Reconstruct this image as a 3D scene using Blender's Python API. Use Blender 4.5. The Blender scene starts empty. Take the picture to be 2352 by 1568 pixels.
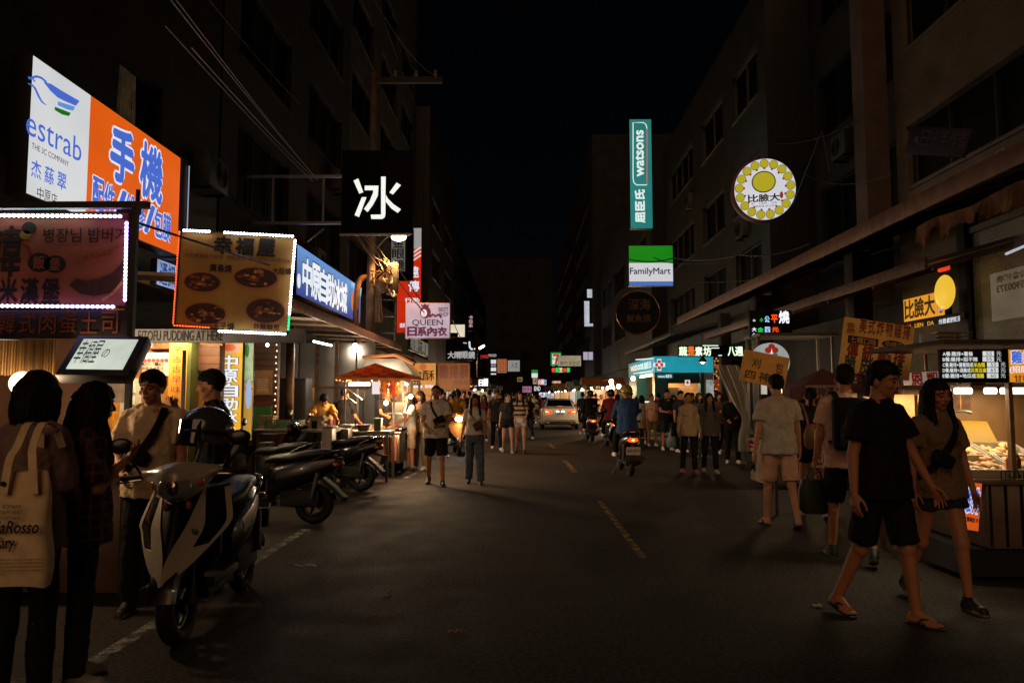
import bpy, bmesh, math, random
from mathutils import Vector, Matrix, noise, Euler
R = math.radians
PI = math.pi
rnd = random.Random(7)
S = bpy.context.scene
COL = S.collection

# ------------------------------------------------------------------ camera
FPX = 1698.0            # focal length, in pixels of a 2352 x 1568 picture
HZ = 1.5                # eye height
PITCH, YAW = R(4.31), R(0.81)
cam_d = bpy.data.cameras.new('camera')
cam = bpy.data.objects.new('camera', cam_d)
COL.objects.link(cam)
cam.location = (0, 0, HZ)
cam.rotation_euler = (PI/2 + PITCH, 0, YAW)
cam_d.sensor_width = 36
cam_d.lens = 36*FPX/2352
cam_d.clip_start = 0.05
cam_d.clip_end = 2000
S.camera = cam

# ------------------------------------------------------------------ night sky, one very weak sun for the glow of the town
W = bpy.data.worlds.new("World")
S.world = W
W.use_nodes = True
nt = W.node_tree
bg = nt.nodes['Background']
sky = nt.nodes.new('ShaderNodeTexSky')
sky.sky_type = 'NISHITA'
sky.sun_disc = False
SUN_EL, SUN_ROT = R(25), R(190)
sky.sun_elevation = SUN_EL
sky.sun_rotation = SUN_ROT
nt.links.new(sky.outputs[0], bg.inputs[0])
bg.inputs[1].default_value = 0.00022
sun_d = bpy.data.lights.new('sun', 'SUN')
sun_d.energy = 0.42
sun_d.color = (1.0, 0.58, 0.31)
sun_d.angle = R(45)
sun = bpy.data.objects.new('sun', sun_d)
COL.objects.link(sun)
# direction towards the sun: behind the camera, to the left
_d = Vector((math.sin(SUN_ROT)*math.cos(SUN_EL), math.cos(SUN_ROT)*math.cos(SUN_EL), math.sin(SUN_EL)))
sun.rotation_euler = _d.to_track_quat('Z', 'Y').to_euler()
sun.location = (0, -10, 30)
S.view_settings.view_transform = 'Standard'
S.view_settings.look = 'None'
S.view_settings.exposure = 0.0
S.view_settings.gamma = 1.0
S.cycles.use_denoising = True
S.cycles.denoiser = 'OPENIMAGEDENOISE'
S.cycles.denoising_input_passes = 'RGB_ALBEDO_NORMAL'
S.cycles.denoising_prefilter = 'NONE'
S.cycles.max_bounces = 6
S.cycles.diffuse_bounces = 3
S.cycles.glossy_bounces = 3
S.cycles.transmission_bounces = 4
S.cycles.sample_clamp_indirect = 2.0
S.cycles.use_light_tree = True
S.cycles.use_adaptive_sampling = False
S.cycles.caustics_reflective = False
S.cycles.caustics_refractive = False
S.cycles.blur_glossy = 1.0
S.cycles.filter_width = 1.5

# ------------------------------------------------------------------ photo pixel (2352 wide) -> world point at a real depth
_r = Vector((math.cos(YAW), math.sin(YAW), 0))
_f0 = Vector((-math.sin(YAW), math.cos(YAW), 0))
_fw = _f0*math.cos(PITCH) + Vector((0, 0, 1))*math.sin(PITCH)
_up = -_f0*math.sin(PITCH) + Vector((0, 0, 1))*math.cos(PITCH)
EYE = Vector((0, 0, HZ))
def ray(px, py): return _fw*FPX + _r*(px-1176) + _up*(784-py)
def P(px, py, Y):
    d = ray(px, py); return EYE + d*(Y/d.y)
def PX(px, py, X):
    d = ray(px, py); return EYE + d*(X/d.x)
def G(px, py, z=0.0):
    d = ray(px, py); return EYE + d*((z-HZ)/d.z)

# ------------------------------------------------------------------ materials
MC = {}
def lin(h):
    if not isinstance(h, str): return tuple(h)
    h = h.lstrip('#'); o = []
    for i in (0, 2, 4):
        c = int(h[i:i+2], 16)/255
        o.append(c/12.92 if c <= .04045 else ((c+.055)/1.055)**2.4)
    return tuple(o)
def M(name, col, rough=.6, metal=0., ns=0., na=.35, bump=0., bs=60., spec=.5, coat=0.):
    if name in MC: return MC[name]
    m = bpy.data.materials.new(name); m.use_nodes = True; MC[name] = m
    t = m.node_tree; b = t.nodes['Principled BSDF']
    c = lin(col)
    b.inputs['Roughness'].default_value = rough
    b.inputs['Metallic'].default_value = metal
    b.inputs['Specular IOR Level'].default_value = spec
    b.inputs['Coat Weight'].default_value = coat
    b.inputs['Base Color'].default_value = (*c, 1)
    if ns or bump:
        tc = t.nodes.new('ShaderNodeTexCoord')
    if ns:
        n = t.nodes.new('ShaderNodeTexNoise'); n.inputs['Scale'].default_value = ns; n.inputs['Detail'].default_value = 5
        t.links.new(tc.outputs['Object'], n.inputs['Vector'])
        r = t.nodes.new('ShaderNodeValToRGB')
        r.color_ramp.elements[0].position = .3; r.color_ramp.elements[1].position = .72
        r.color_ramp.elements[0].color = (*[x*(1-na) for x in c], 1)
        r.color_ramp.elements[1].color = (*[min(1, x*(1+na)) for x in c], 1)
        t.links.new(n.outputs['Fac'], r.inputs[0]); t.links.new(r.outputs[0], b.inputs['Base Color'])
    if bump:
        n2 = t.nodes.new('ShaderNodeTexNoise'); n2.inputs['Scale'].default_value = bs; n2.inputs['Detail'].default_value = 4
        t.links.new(tc.outputs['Object'], n2.inputs['Vector'])
        bp = t.nodes.new('ShaderNodeBump'); bp.inputs['Strength'].default_value = bump; bp.inputs['Distance'].default_value = .01
        t.links.new(n2.outputs['Fac'], bp.inputs['Height']); t.links.new(bp.outputs[0], b.inputs['Normal'])
    return m
def E(name, col, st=1.0, ns=0., na=.25, rough=.35):
    """a face that gives off light: backlit sign sheet, tube, bulb, screen"""
    if name in MC: return MC[name]
    m = bpy.data.materials.new(name); m.use_nodes = True; MC[name] = m
    t = m.node_tree; b = t.nodes['Principled BSDF']; c = lin(col)
    b.inputs['Base Color'].default_value = (*[x*.25 for x in c], 1)
    b.inputs['Roughness'].default_value = rough
    b.inputs['Emission Color'].default_value = (*c, 1)
    b.inputs['Emission Strength'].default_value = st
    if ns:
        tc = t.nodes.new('ShaderNodeTexCoord')
        n = t.nodes.new('ShaderNodeTexNoise'); n.inputs['Scale'].default_value = ns; n.inputs['Detail'].default_value = 3
        t.links.new(tc.outputs['Object'], n.inputs['Vector'])
        mr = t.nodes.new('ShaderNodeMapRange')
        mr.inputs['From Min'].default_value = .25; mr.inputs['From Max'].default_value = .75
        mr.inputs['To Min'].default_value = st*(1-na); mr.inputs['To Max'].default_value = st*(1+na)
        t.links.new(n.outputs['Fac'], mr.inputs['Value']); t.links.new(mr.outputs[0], b.inputs['Emission Strength'])
    return m
def brick(name, c1, c2, mortar, sx, sy, rough=.7, off=.5, mort=.02, axis='x', bump=.4):
    """tile / brick / plank pattern in metres; axis = the wall's horizontal direction"""
    if name in MC: return MC[name]
    m = bpy.data.materials.new(name); m.use_nodes = True; MC[name] = m
    t = m.node_tree; b = t.nodes['Principled BSDF']; b.inputs['Roughness'].default_value = rough
    tc = t.nodes.new('ShaderNodeTexCoord'); sp = t.nodes.new('ShaderNodeSeparateXYZ'); cb = t.nodes.new('ShaderNodeCombineXYZ')
    t.links.new(tc.outputs['Object'], sp.inputs[0])
    t.links.new(sp.outputs['X' if axis == 'x' else 'Y'], cb.inputs[0]); t.links.new(sp.outputs['Z' if axis != 'xy' else 'Y'], cb.inputs[1])
    br = t.nodes.new('ShaderNodeTexBrick')
    br.inputs['Scale'].default_value = 1; br.inputs['Brick Width'].default_value = sx; br.inputs['Row Height'].default_value = sy
    br.inputs['Mortar Size'].default_value = mort*min(sx, sy); br.offset = off
    br.inputs['Color1'].default_value = (*lin(c1), 1); br.inputs['Color2'].default_value = (*lin(c2), 1); br.inputs['Mortar'].default_value = (*lin(mortar), 1)
    t.links.new(cb.outputs[0], br.inputs['Vector'])
    n = t.nodes.new('ShaderNodeTexNoise'); n.inputs['Scale'].default_value = 1.3; n.inputs['Detail'].default_value = 6
    t.links.new(tc.outputs['Object'], n.inputs['Vector'])
    mr = t.nodes.new('ShaderNodeMapRange'); mr.inputs['From Min'].default_value = .3; mr.inputs['From Max'].default_value = .7
    mr.inputs['To Min'].default_value = .6; mr.inputs['To Max'].default_value = 1.1
    t.links.new(n.outputs['Fac'], mr.inputs['Value'])
    mx = t.nodes.new('ShaderNodeMix'); mx.data_type = 'RGBA'; mx.blend_type = 'MULTIPLY'; mx.inputs[0].default_value = 1
    t.links.new(br.outputs['Color'], mx.inputs[6]); t.links.new(mr.outputs[0], mx.inputs[7])
    t.links.new(mx.outputs[2], b.inputs['Base Color'])
    bp = t.nodes.new('ShaderNodeBump'); bp.inputs['Strength'].default_value = bump; bp.inputs['Distance'].default_value = .01; bp.invert = True
    t.links.new(br.outputs['Fac'], bp.inputs['Height']); t.links.new(bp.outputs[0], b.inputs['Normal'])
    return m
def glass(name, tint=(.9, .95, .95), alpha=.25, rough=.05):
    if name in MC: return MC[name]
    m = M(name, tint, rough); b = m.node_tree.nodes['Principled BSDF']
    b.inputs['Alpha'].default_value = alpha
    return m

# ------------------------------------------------------------------ mesh builder
class MB:
    def __init__(s): s.v = []; s.f = []; s.m = []
    def add(s, vs, fs, mi=0):
        o = len(s.v); s.v += [tuple(v) for v in vs]
        for f in fs: s.f.append([o+i for i in f]); s.m.append(mi)
        return s
    def box(s, x0, x1, y0, y1, z0, z1, mi=0, mat=None):
        vs = [Vector((x, y, z)) for z in (z0, z1) for y in (y0, y1) for x in (x0, x1)]
        if mat: vs = [mat @ v for v in vs]
        return s.add(vs, [(0, 2, 3, 1), (4, 5, 7, 6), (0, 1, 5, 4), (2, 6, 7, 3), (0, 4, 6, 2), (1, 3, 7, 5)], mi)
    def loft(s, rings, mi=0, caps=True):
        n = len(rings[0]); vs = [p for r in rings for p in r]; fs = []
        for k in range(len(rings)-1):
            for i in range(n):
                j = (i+1) % n
                fs.append((k*n+i, k*n+j, (k+1)*n+j, (k+1)*n+i))
        if caps:
            fs.append(tuple(range(n-1, -1, -1))); fs.append(tuple((len(rings)-1)*n+i for i in range(n)))
        return s.add(vs, fs, mi)
    def cyl(s, p0, p1, r0, r1=None, n=12, mi=0, caps=True):
        p0, p1 = Vector(p0), Vector(p1); r1 = r0 if r1 is None else r1
        d = (p1-p0); d = d.normalized() if d.length > 1e-9 else Vector((0, 0, 1)); a = d.orthogonal().normalized(); b = d.cross(a)
        rg = [[p + (a*math.cos(t*2*PI/n)+b*math.sin(t*2*PI/n))*r for t in range(n)] for p, r in ((p0, r0), (p1, r1))]
        return s.loft(rg, mi, caps)
    def tube(s, pts, r, n=8, mi=0, rr=None):
        pts = [Vector(p) for p in pts]; rg = []; a = None
        for i, p in enumerate(pts):
            d = (pts[min(i+1, len(pts)-1)]-pts[max(i-1, 0)]).normalized()
            a = d.orthogonal().normalized() if a is None else (a-d*a.dot(d)).normalized()
            b = d.cross(a); q = rr[i] if rr else r
            rg.append([p+(a*math.cos(t*2*PI/n)+b*math.sin(t*2*PI/n))*q for t in range(n)])
        return s.loft(rg, mi)
    def cap(s, p0, p1, r0, r1, n=12, fl=1.0, side=None, mi=0):
        """round ended tapered limb; fl flattens it across 'side'"""
        p0, p1 = Vector(p0), Vector(p1); d = p1-p0; L = d.length; d = d.normalized() if L > 1e-9 else Vector((0, 0, 1))
        a = Vector(side) if side is not None else d.orthogonal(); a = (a-d*a.dot(d)).normalized(); b = d.cross(a)
        rg = []
        for t in (-80, -50, -20): rg.append((p0+d*r0*math.sin(R(t)), r0*math.cos(R(t))))
        for t in (20, 50, 80): rg.append((p1+d*r1*math.sin(R(t)), r1*math.cos(R(t))))
        return s.loft([[c+(a*math.cos(k*2*PI/n)*fl+b*math.sin(k*2*PI/n))*r for k in range(n)] for c, r in rg], mi)
    def ell(s, c, rx, ry, rz, n=14, k=9, mat=None, mi=0):
        c = Vector(c); rg = []
        for i in range(k):
            t = -PI/2+PI*(i+.5)/k
            ring = []
            for j in range(n):
                u = Vector((rx*math.cos(t)*math.cos(j*2*PI/n), ry*math.cos(t)*math.sin(j*2*PI/n), rz*math.sin(t)))
                ring.append(c+(mat @ u if mat else u))
            rg.append(ring)
        return s.loft(rg, mi)
    def prism(s, pts, y0, y1, mi=0):
        """outline in x,z pushed from y0 to y1"""
        a = [Vector((x, y0, z)) for x, z in pts]; b = [Vector((x, y1, z)) for x, z in pts]
        return s.loft([a, b], mi)
    def torus(s, c, ax, R0, r, n=24, k=10, mi=0, fl=1.0):
        c = Vector(c); ax = Vector(ax).normalized(); a = ax.orthogonal().normalized(); b = ax.cross(a); vs = []; fs = []
        for i in range(n):
            d = a*math.cos(i*2*PI/n)+b*math.sin(i*2*PI/n)
            for j in range(k): vs.append(c+d*(R0+r*math.cos(j*2*PI/k))+ax*r*fl*math.sin(j*2*PI/k))
        for i in range(n):
            for j in range(k):
                fs.append((i*k+j, ((i+1) % n)*k+j, ((i+1) % n)*k+(j+1) % k, i*k+(j+1) % k))
        return s.add(vs, fs, mi)
    def disc(s, c, rx, rz, y0, y1, n=32, mi=0):
        return s.prism([(c[0]+rx*math.cos(-i*2*PI/n), c[1]+rz*math.sin(-i*2*PI/n)) for i in range(n)], y0, y1, mi)
    def mesh(s, name, mats=()):
        me = bpy.data.meshes.new(name); me.from_pydata(s.v, [], s.f)
        for x in (mats if isinstance(mats, (list, tuple)) else [mats]): me.materials.append(x)
        if any(s.m): me.polygons.foreach_set('material_index', s.m)
        return me
    def build(s, name, mats, parent=None, smooth=False, bev=0., seg=2, mw=None, sharp=40):
        me = s.mesh(name, mats)
        bm = bmesh.new(); bm.from_mesh(me)
        bmesh.ops.recalc_face_normals(bm, faces=bm.faces)
        if bev:
            es = [e for e in bm.edges if len(e.link_faces) == 2 and e.calc_face_angle(0) > R(30)]
            bmesh.ops.bevel(bm, geom=es, offset=bev, segments=seg, affect='EDGES', profile=.5, clamp_overlap=True)
        if smooth or bev:
            for f in bm.faces: f.smooth = True
            for e in bm.edges:
                if len(e.link_faces) == 2 and e.calc_face_angle(0) > R(sharp): e.smooth = False
        bm.to_mesh(me); bm.free()
        return link(name, me, parent, mw)
def link(name, me, parent=None, mw=None):
    o = bpy.data.objects.new(name, me); COL.objects.link(o)
    if parent is not None: o.parent = parent
    if mw is not None: o.matrix_local = mw
    return o
def tag(o, label=None, cat=None, group=None, kind=None):
    if label: o['label'] = label
    if cat: o['category'] = cat
    if group: o['group'] = group
    if kind: o['kind'] = kind
    return o
def thing(name, label, cat, loc=(0, 0, 0), rz=0., group=None, mw=None):
    o = bpy.data.objects.new(name, None); COL.objects.link(o); o.empty_display_size = .1
    if mw is not None: o.matrix_world = mw
    else: o.location = loc; o.rotation_euler = (0, 0, rz)
    return tag(o, label, cat, group)
def kids(o): return [c for c in bpy.data.objects if c.parent == o]
def dup(root, label=None, mw=None, loc=None, rz=None, group=None):
    def cp(o, par):
        c = o.copy(); COL.objects.link(c)
        if par is not None: c.parent = par
        for k in KID.get(o.name, None) or kids(o): cp(k, c)
        return c
    r = cp(root, None)
    if label: r['label'] = label
    if group: r['group'] = group
    if mw is not None: r.matrix_world = mw
    if loc is not None: r.location = loc
    if rz is not None: r.rotation_euler = (0, 0, rz)
    return r
KID = {}
def structure(name, mb, mats, **k):
    return tag(mb.build(name, mats, **k), kind='structure')

# ------------------------------------------------------------------ lettering
_TC = {}
def text_mesh(txt, bold=0., line=1.0):
    """flat outlines of the words, as (verts, faces)"""
    key = (txt, round(bold, 4), line)
    if key in _TC: return _TC[key]
    cu = bpy.data.curves.new('lettering', 'FONT'); cu.body = txt; cu.offset = bold; cu.resolution_u = 3; cu.space_line = line
    cu.align_x = 'CENTER'; cu.fill_mode = 'FRONT'
    ob = bpy.data.objects.new('lettering', cu)
    me = bpy.data.meshes.new_from_object(ob)
    vs = [v.co.copy() for v in me.vertices]; fs = [tuple(p.vertices) for p in me.polygons]
    bpy.data.objects.remove(ob); bpy.data.curves.remove(cu); bpy.data.meshes.remove(me)
    _TC[key] = (vs, fs); return _TC[key]
class Sign:
    """a flat board: local x right, z up, its face looks towards -y. Boxes are fractions of the face from its top left corner."""
    def __init__(s, name, label, cat, mw, w, h, group=None, parent=None):
        s.w, s.h = w, h
        s.o = thing(name, label, cat, mw=mw, group=group) if parent is None else parent
        s.L = {}; s.y = -.0; s.parts = []
    def pt(s, u, v): return (-s.w/2+u*s.w, s.h/2-v*s.h)
    def body(s, depth, mat, part='panel', bev=.008, face=None):
        """the box of the sign behind its face"""
        b = MB(); b.box(-s.w/2, s.w/2, 0, depth, -s.h/2, s.h/2)
        return b.build(part, mat, s.o, bev=bev)
    def rect(s, u0, v0, u1, v1, mat, part='panel', y0=-.004, y1=.0, bev=0.):
        (x0, z1), (x1, z0) = s.pt(u0, v0), s.pt(u1, v1)
        b = s.L.setdefault((part, mat.name), (MB(), part, mat))[0]
        b.box(x0, x1, y0, y1, z0, z1); return s
    def poly(s, pts, mat, part='emblem', y0=-.010, y1=-.002):
        b = s.L.setdefault((part, mat.name), (MB(), part, mat))[0]
        b.prism([s.pt(u, v) for u, v in pts], y0, y1); return s
    def disc(s, u, v, ru, rv, mat, part='emblem', y0=-.010, y1=-.002, n=28):
        return s.poly([(u+ru*math.cos(i*2*PI/n), v+rv*math.sin(i*2*PI/n)) for i in range(n)], mat, part, y0, y1)
    def stroke(s, pts, r, mat, part='emblem', y=-.006, wid=None):
        """a brush line in metres of half-width r"""
        P2 = [Vector(s.pt(u, v)) for u, v in pts]; n = len(P2); L_, R_ = [], []
        for i, p in enumerate(P2):
            d = (P2[min(i+1, n-1)]-P2[max(i-1, 0)]).normalized(); q = Vector((-d.y, d.x))*(wid[i] if wid else r)
            L_.append(p+q); R_.append(p-q)
        b = s.L.setdefault((part, mat.name), (MB(), part, mat))[0]
        for i in range(n-1):
            b.prism([tuple(L_[i]), tuple(L_[i+1]), tuple(R_[i+1]), tuple(R_[i])], y-.003, y+.003)
        return s
    def text(s, txt, u0, v0, u1, v1, mat, bold=0., y=-.009, part=None, out=None, ob=.03, rot=0, slant=0.):
        """the words fitted to a box; out = (material) of an outline ob thick behind them"""
        vs, fs = text_mesh(txt)
        if not vs: return s
        if part is None: s.n = getattr(s, 'n', 0)+1; part = 'lettering#%d' % s.n
        (X0, Z1), (X1, Z0) = s.pt(u0, v0), s.pt(u1, v1)
        x0 = min(v.x for v in vs); x1 = max(v.x for v in vs); y0 = min(v.y for v in vs); y1 = max(v.y for v in vs)
        def mp(v):
            a = (v.x-x0)/max(x1-x0, 1e-6); b_ = (v.y-y0)/max(y1-y0, 1e-6)
            if rot == 90: a, b_ = 1-b_, a          # reads upwards
            if rot == -90: a, b_ = b_, 1-a
            return X0+(a+slant*b_)*(X1-X0), Z0+b_*(Z1-Z0)
        def put(vs, fs, m, yy, pt):
            b = s.L.setdefault((pt, m.name), (MB(), pt, m))[0]
            n = len(vs); q = []
            for v in vs: q.append(Vector((mp(v)[0], yy, mp(v)[1])))
            b.add(q, fs)
        def thick(m, r, y0, k):
            for i in range(k):
                a = i*2*PI/k+.3; put([Vector((v.x+r*math.cos(a), v.y+r*math.sin(a), 0)) for v in vs], fs, m, y0+.0002*i, part)
        if out is not None: thick(out, bold+ob, y+.0035, 10)
        if bold: thick(mat, bold, y+.0006, 6)
        put(vs, fs, mat, y, part); return s
    def column(s, txt, u0, v0, u1, v1, mat, gap=.12, **k):
        n = len(txt); h = (v1-v0)/n; s.n = getattr(s, 'n', 0)+1; k.setdefault('part', 'lettering#%d' % s.n)
        for i, c in enumerate(txt):
            if c != ' ': s.text(c, u0, v0+i*h+h*gap/2, u1, v0+(i+1)*h-h*gap/2, mat, **k)
        return s
    def row(s, txt, u0, v0, u1, v1, mat, gap=.12, **k):
        n = len(txt); w = (u1-u0)/n; s.n = getattr(s, 'n', 0)+1; k.setdefault('part', 'lettering#%d' % s.n)
        for i, c in enumerate(txt):
            if c != ' ': s.text(c, u0+i*w+w*gap/2, v0, u0+(i+1)*w-w*gap/2, v1, mat, **k)
        return s
    def done(s):
        for b, part, mat in s.L.values(): b.build(part.split('#')[0], mat, s.o)
        return s.o
def board(tl, tr, bl):
    """matrix, width, height of a board through three corners"""
    u = (tr-tl); w = u.length; u.normalize()
    v = tl-bl; v = v-u*v.dot(u); h = v.length; v.normalize()
    n = u.cross(v)          # towards the viewer
    c = tl+u*w/2-v*h/2
    m = Matrix((( u.x, -n.x, v.x, c.x), (u.y, -n.y, v.y, c.y), (u.z, -n.z, v.z, c.z), (0, 0, 0, 1)))
    return m, w, h
def at_Y(x0, y0, x1, y1, Y, Y2=None, roll=0.):
    """board seen from pixel corner to pixel corner; Y2 = depth of its right side; roll in degrees, clockwise"""
    Y2 = Y if Y2 is None else Y2
    a, b, c = P(x0, y0, Y), P(x1, y0, Y2), P(x0, y1, Y)
    ym = (Y+Y2)/2; t = P((x0+x1)/2, y0, ym).z; bt = P((x0+x1)/2, y1, ym).z
    a.z = b.z = t; c.z = bt; c.x, c.y = a.x, a.y
    m, w, h = board(a, b, c)
    if roll: m = m @ Matrix.Rotation(R(roll), 4, 'Y')
    return m, w, h
def side(X, Ya, Yb, z0, z1):
    """board along the street: left end at Ya, right end at Yb as seen"""
    a, b, c = Vector((X, Ya, z1)), Vector((X, Yb, z1)), Vector((X, Ya, z0))
    return board(a, b, c)
def area(parent, loc, W_, col, sx, sy, rot=(0, 0, 0)):
    d = bpy.data.lights.new('area_light', 'AREA'); d.shape = 'RECTANGLE'; d.energy = W_; d.color = col; d.size = sx; d.size_y = sy
    o = bpy.data.objects.new('area_light', d); COL.objects.link(o); o.parent = parent; o.location = loc; o.rotation_euler = rot; return o
# ------------------------------------------------------------------ people: one continuous skin, clothes and hair as children
def voxel(mb, size, smooth=2, fac=.5):
    me = mb.mesh('tmp'); ob = bpy.data.objects.new('tmp', me); COL.objects.link(ob)
    bm = bmesh.new(); bm.from_mesh(me); bmesh.ops.recalc_face_normals(bm, faces=bm.faces); bm.to_mesh(me); bm.free()
    m = ob.modifiers.new('r', 'REMESH'); m.mode = 'VOXEL'; m.voxel_size = size; m.use_smooth_shade = True
    if smooth:
        q = ob.modifiers.new('s', 'SMOOTH'); q.iterations = smooth; q.factor = fac
    dg = bpy.context.evaluated_depsgraph_get()
    out = bpy.data.meshes.new_from_object(ob.evaluated_get(dg))
    bpy.data.objects.remove(ob); bpy.data.meshes.remove(me)
    return out
def ruffle(me, amp, fx, fz, seed):
    off = Vector((seed*3.1, seed*1.7, seed*.9))
    ns = [v.normal.copy() for v in me.vertices]
    for v, n in zip(me.vertices, ns):
        p = v.co
        a = noise.noise(Vector((p.x*fx, p.y*fx, p.z*fz))+off) + .5*noise.noise(Vector((p.x*fx*2.3, p.y*fx*2.3, p.z*fz*2.6))+off)
        a += .35*noise.noise(Vector((p.x*fx*5, p.y*fx*5, p.z*fz*8))+off)
        v.co = p+n*a*amp
def setmat(me, mats, fn=None):
    me.materials.clear()
    for m in mats: me.materials.append(m)
    for p in me.polygons: p.use_smooth = True
    if fn:
        for p in me.polygons: p.material_index = fn(p.center)
def ring(c, rx, ry, mat, n=16):
    return [mat @ Vector((c[0]+rx*math.cos(i*2*PI/n), c[1]+ry*math.sin(i*2*PI/n), c[2])) for i in range(n)]
SKIN = M('skin_tan', '#a9714f', .55, ns=6, na=.12, spec=.35)
SKIN2 = M('skin_light', '#b98566', .55, ns=6, na=.12, spec=.35)
HAIR = M('hair_black', '#0e0b0a', .7, ns=40, na=.5, spec=.2, bump=.5, bs=90)
HAIRB = M('hair_brown', '#1c120c', .45, ns=40, na=.5, spec=.5)
LIP = M('lip', '#7d3c33', .45); EYE_M = M('eye_dark', '#0c0a09', .15)
def cloth(name, col, rough=.85, na=.18): return M(name, col, rough, ns=9, na=na, bump=.25, bs=220, spec=.25)
MESHCACHE = {}
class Fig: pass
def person(label, at, yaw, H=1.70, sex='m', arms=((0, 6, 12, 5), (0, 6, 12, 5)), legs=((0, 3, 3, 8), (0, 3, 3, 8)), lean=0, side_lean=0,
           head=(0, 0, 0), top=('tee', None), bottom=('trousers', None), shoes=('sneaker', None), hair='short', hairm=None, skin=None,
           lod=1, heel=(0, 0), root=None, group=None, curl=(25, 25), key=None, loose=1.0, name='person'):
    """arms / legs = (left, right); arm = (forward, out, elbow bend, turned in), leg = (thigh forward, out, knee bend, toes out); head = (turn, nod, tilt).
    faces -y before yaw (degrees); at = (x, y) on the ground"""
    skin = skin or SKIN; hairm = hairm or HAIR
    k = H/1.72; f = sex == 'f'; vox = {0: .0062, 1: .0095, 2: .016, 3: .024}[lod]
    g = Fig(); V = Vector
    TL = Matrix.Translation((0, 0, .95)) @ Matrix.Rotation(R(lean), 4, 'X') @ Matrix.Rotation(R(side_lean), 4, 'Y') @ Matrix.Translation((0, 0, -.95))
    sh = .150 if f else .172
    g.sh = {1: TL @ V((sh, .005, 1.392)), -1: TL @ V((-sh, .005, 1.392))}
    g.hip = {1: V((.088, 0, .91)), -1: V((-.088, 0, .91))}
    g.el, g.wr, g.hd, g.kn, g.an, g.ft = {}, {}, {}, {}, {}, {}
    for s, a in ((1, arms[0]), (-1, arms[1])):
        fw, out, fl, inn = [R(x) for x in a]
        d = V((s*math.sin(out), -math.sin(fw)*math.cos(out), -math.cos(fw)*math.cos(out)))
        f2 = fw+fl
        e = V((s*math.sin(out)*math.cos(fl), -math.sin(f2)*math.cos(out), -math.cos(f2)*math.cos(out))).normalized()
        e = Matrix.Rotation(-s*inn*(1 if d.z < 0 else -1), 3, -d) @ e if fl > .01 else e
        g.el[s] = g.sh[s]+d*.285; g.wr[s] = g.el[s]+e*.245; g.hd[s] = e
    for i, (s, a) in enumerate(((1, legs[0]), (-1, legs[1]))):
        fw, out, fl, toe = [R(x) for x in a]
        d = V((s*math.sin(out), -math.sin(fw)*math.cos(out), -math.cos(fw)*math.cos(out)))
        f2 = fw-fl
        e = V((s*math.sin(out)*.6, -math.sin(f2)*math.cos(out), -math.cos(f2)*math.cos(out))).normalized()
        g.kn[s] = g.hip[s]+d*.43; g.an[s] = g.kn[s]+e*.405
        q = R(heel[i])
        g.ft[s] = V((s*math.sin(toe)*math.cos(q), -math.cos(toe)*math.cos(q), -math.sin(q)))
    def sole(s): return min(g.an[s].z-.078, (g.an[s]+g.ft[s]*.15).z-.062)
    lo = min(sole(1), sole(-1))
    dz = -lo if root is None else root/k-.91
    HM = TL @ Matrix.Translation((0, -.012, 1.50)) @ Matrix.Rotation(R(head[0]), 4, 'Z') @ Matrix.Rotation(R(head[1]), 4, 'X') @ Matrix.Rotation(R(head[2]), 4, 'Y') @ Matrix.Translation((0, -.012, .105))
    g.HM = HM; g.TL = TL; g.k = k; g.dz = dz
    X = Matrix.Scale(k, 4) @ Matrix.Translation((0, 0, dz)); g.X = X
    g.MW = Matrix.Translation((at[0], at[1], at[2] if len(at) > 2 else 0)) @ Matrix.Rotation(R(yaw), 4, 'Z')
    def fin(me): me.transform(X); return me
    # ---- skin
    b = MB()
    hipw = .160 if f else .158; wst = .118 if f else .138; chs = .145 if f else .165
    rs = [(.84, .10, .085), (.88, .148, .108), (.95, hipw, .112), (1.02, (hipw+wst)/2, .10), (1.10, wst, .09), (1.20, (wst+chs)/2, .10),
          (1.32, chs, .112), (1.40, chs*.92, .10), (1.445, .115, .078), (1.475, .068, .062), (1.53, .052, .056), (1.575, .05, .054)]
    b.loft([ring((0, .0 if z < 1.45 else -.005, z), rx, ry, TL if z > .94 else Matrix()) for z, rx, ry in rs])
    if f and lod < 2:
        for s in (1, -1): b.ell(TL @ V((s*.068, -.085, 1.275)), .058, .05, .058)
    am = .88 if f else 1.0
    for s in (1, -1):
        b.ell(g.sh[s], .056*am, .054*am, .054*am, 12, 7); b.cap(TL @ V((s*.035, .008, 1.462)), g.sh[s]+V((0, 0, .010)), .040, .043*am)
        b.cap(g.sh[s], g.el[s], .052*am, .040*am); b.cap(g.el[s], g.wr[s], .041*am, .026*am)
        b.cap(g.hip[s]+V((0, 0, -.02)), g.kn[s], .086, .055); b.cap(g.kn[s], g.an[s], .053, .036*am); b.ell(g.kn[s], .0565, .058, .075, 12, 8)
        c = g.kn[s].lerp(g.an[s], .30); ax = (g.an[s]-g.kn[s]).normalized(); bk = V((0, 1, 0))-ax*ax.y
        b.cap(c-ax*.06+bk*.016, c+ax*.10+bk*.012, .046, .036)
        # hand: palm, four fingers of different lengths, a thumb from the side of the palm
        d = g.hd[s].normalized(); t = V((0, -.72, .70)); t = (t-d*t.dot(d)).normalized(); n = d.cross(t)*s
        w = g.wr[s]; mm = Matrix((t, d, n)).transposed()
        b.cap(w-d*.01, w+d*.03, .024, .024, 10)
        b.loft([[w+d*l+t*(wd*math.cos(i*2*PI/10))+n*(th*math.sin(i*2*PI/10)) for i in range(10)] for l, wd, th in
                ((.005, .024, .016), (.035, .034, .017), (.065, .041, .016), (.092, .040, .012), (.098, .034, .008))])
        cu = R(curl[0 if s == 1 else 1])
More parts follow.
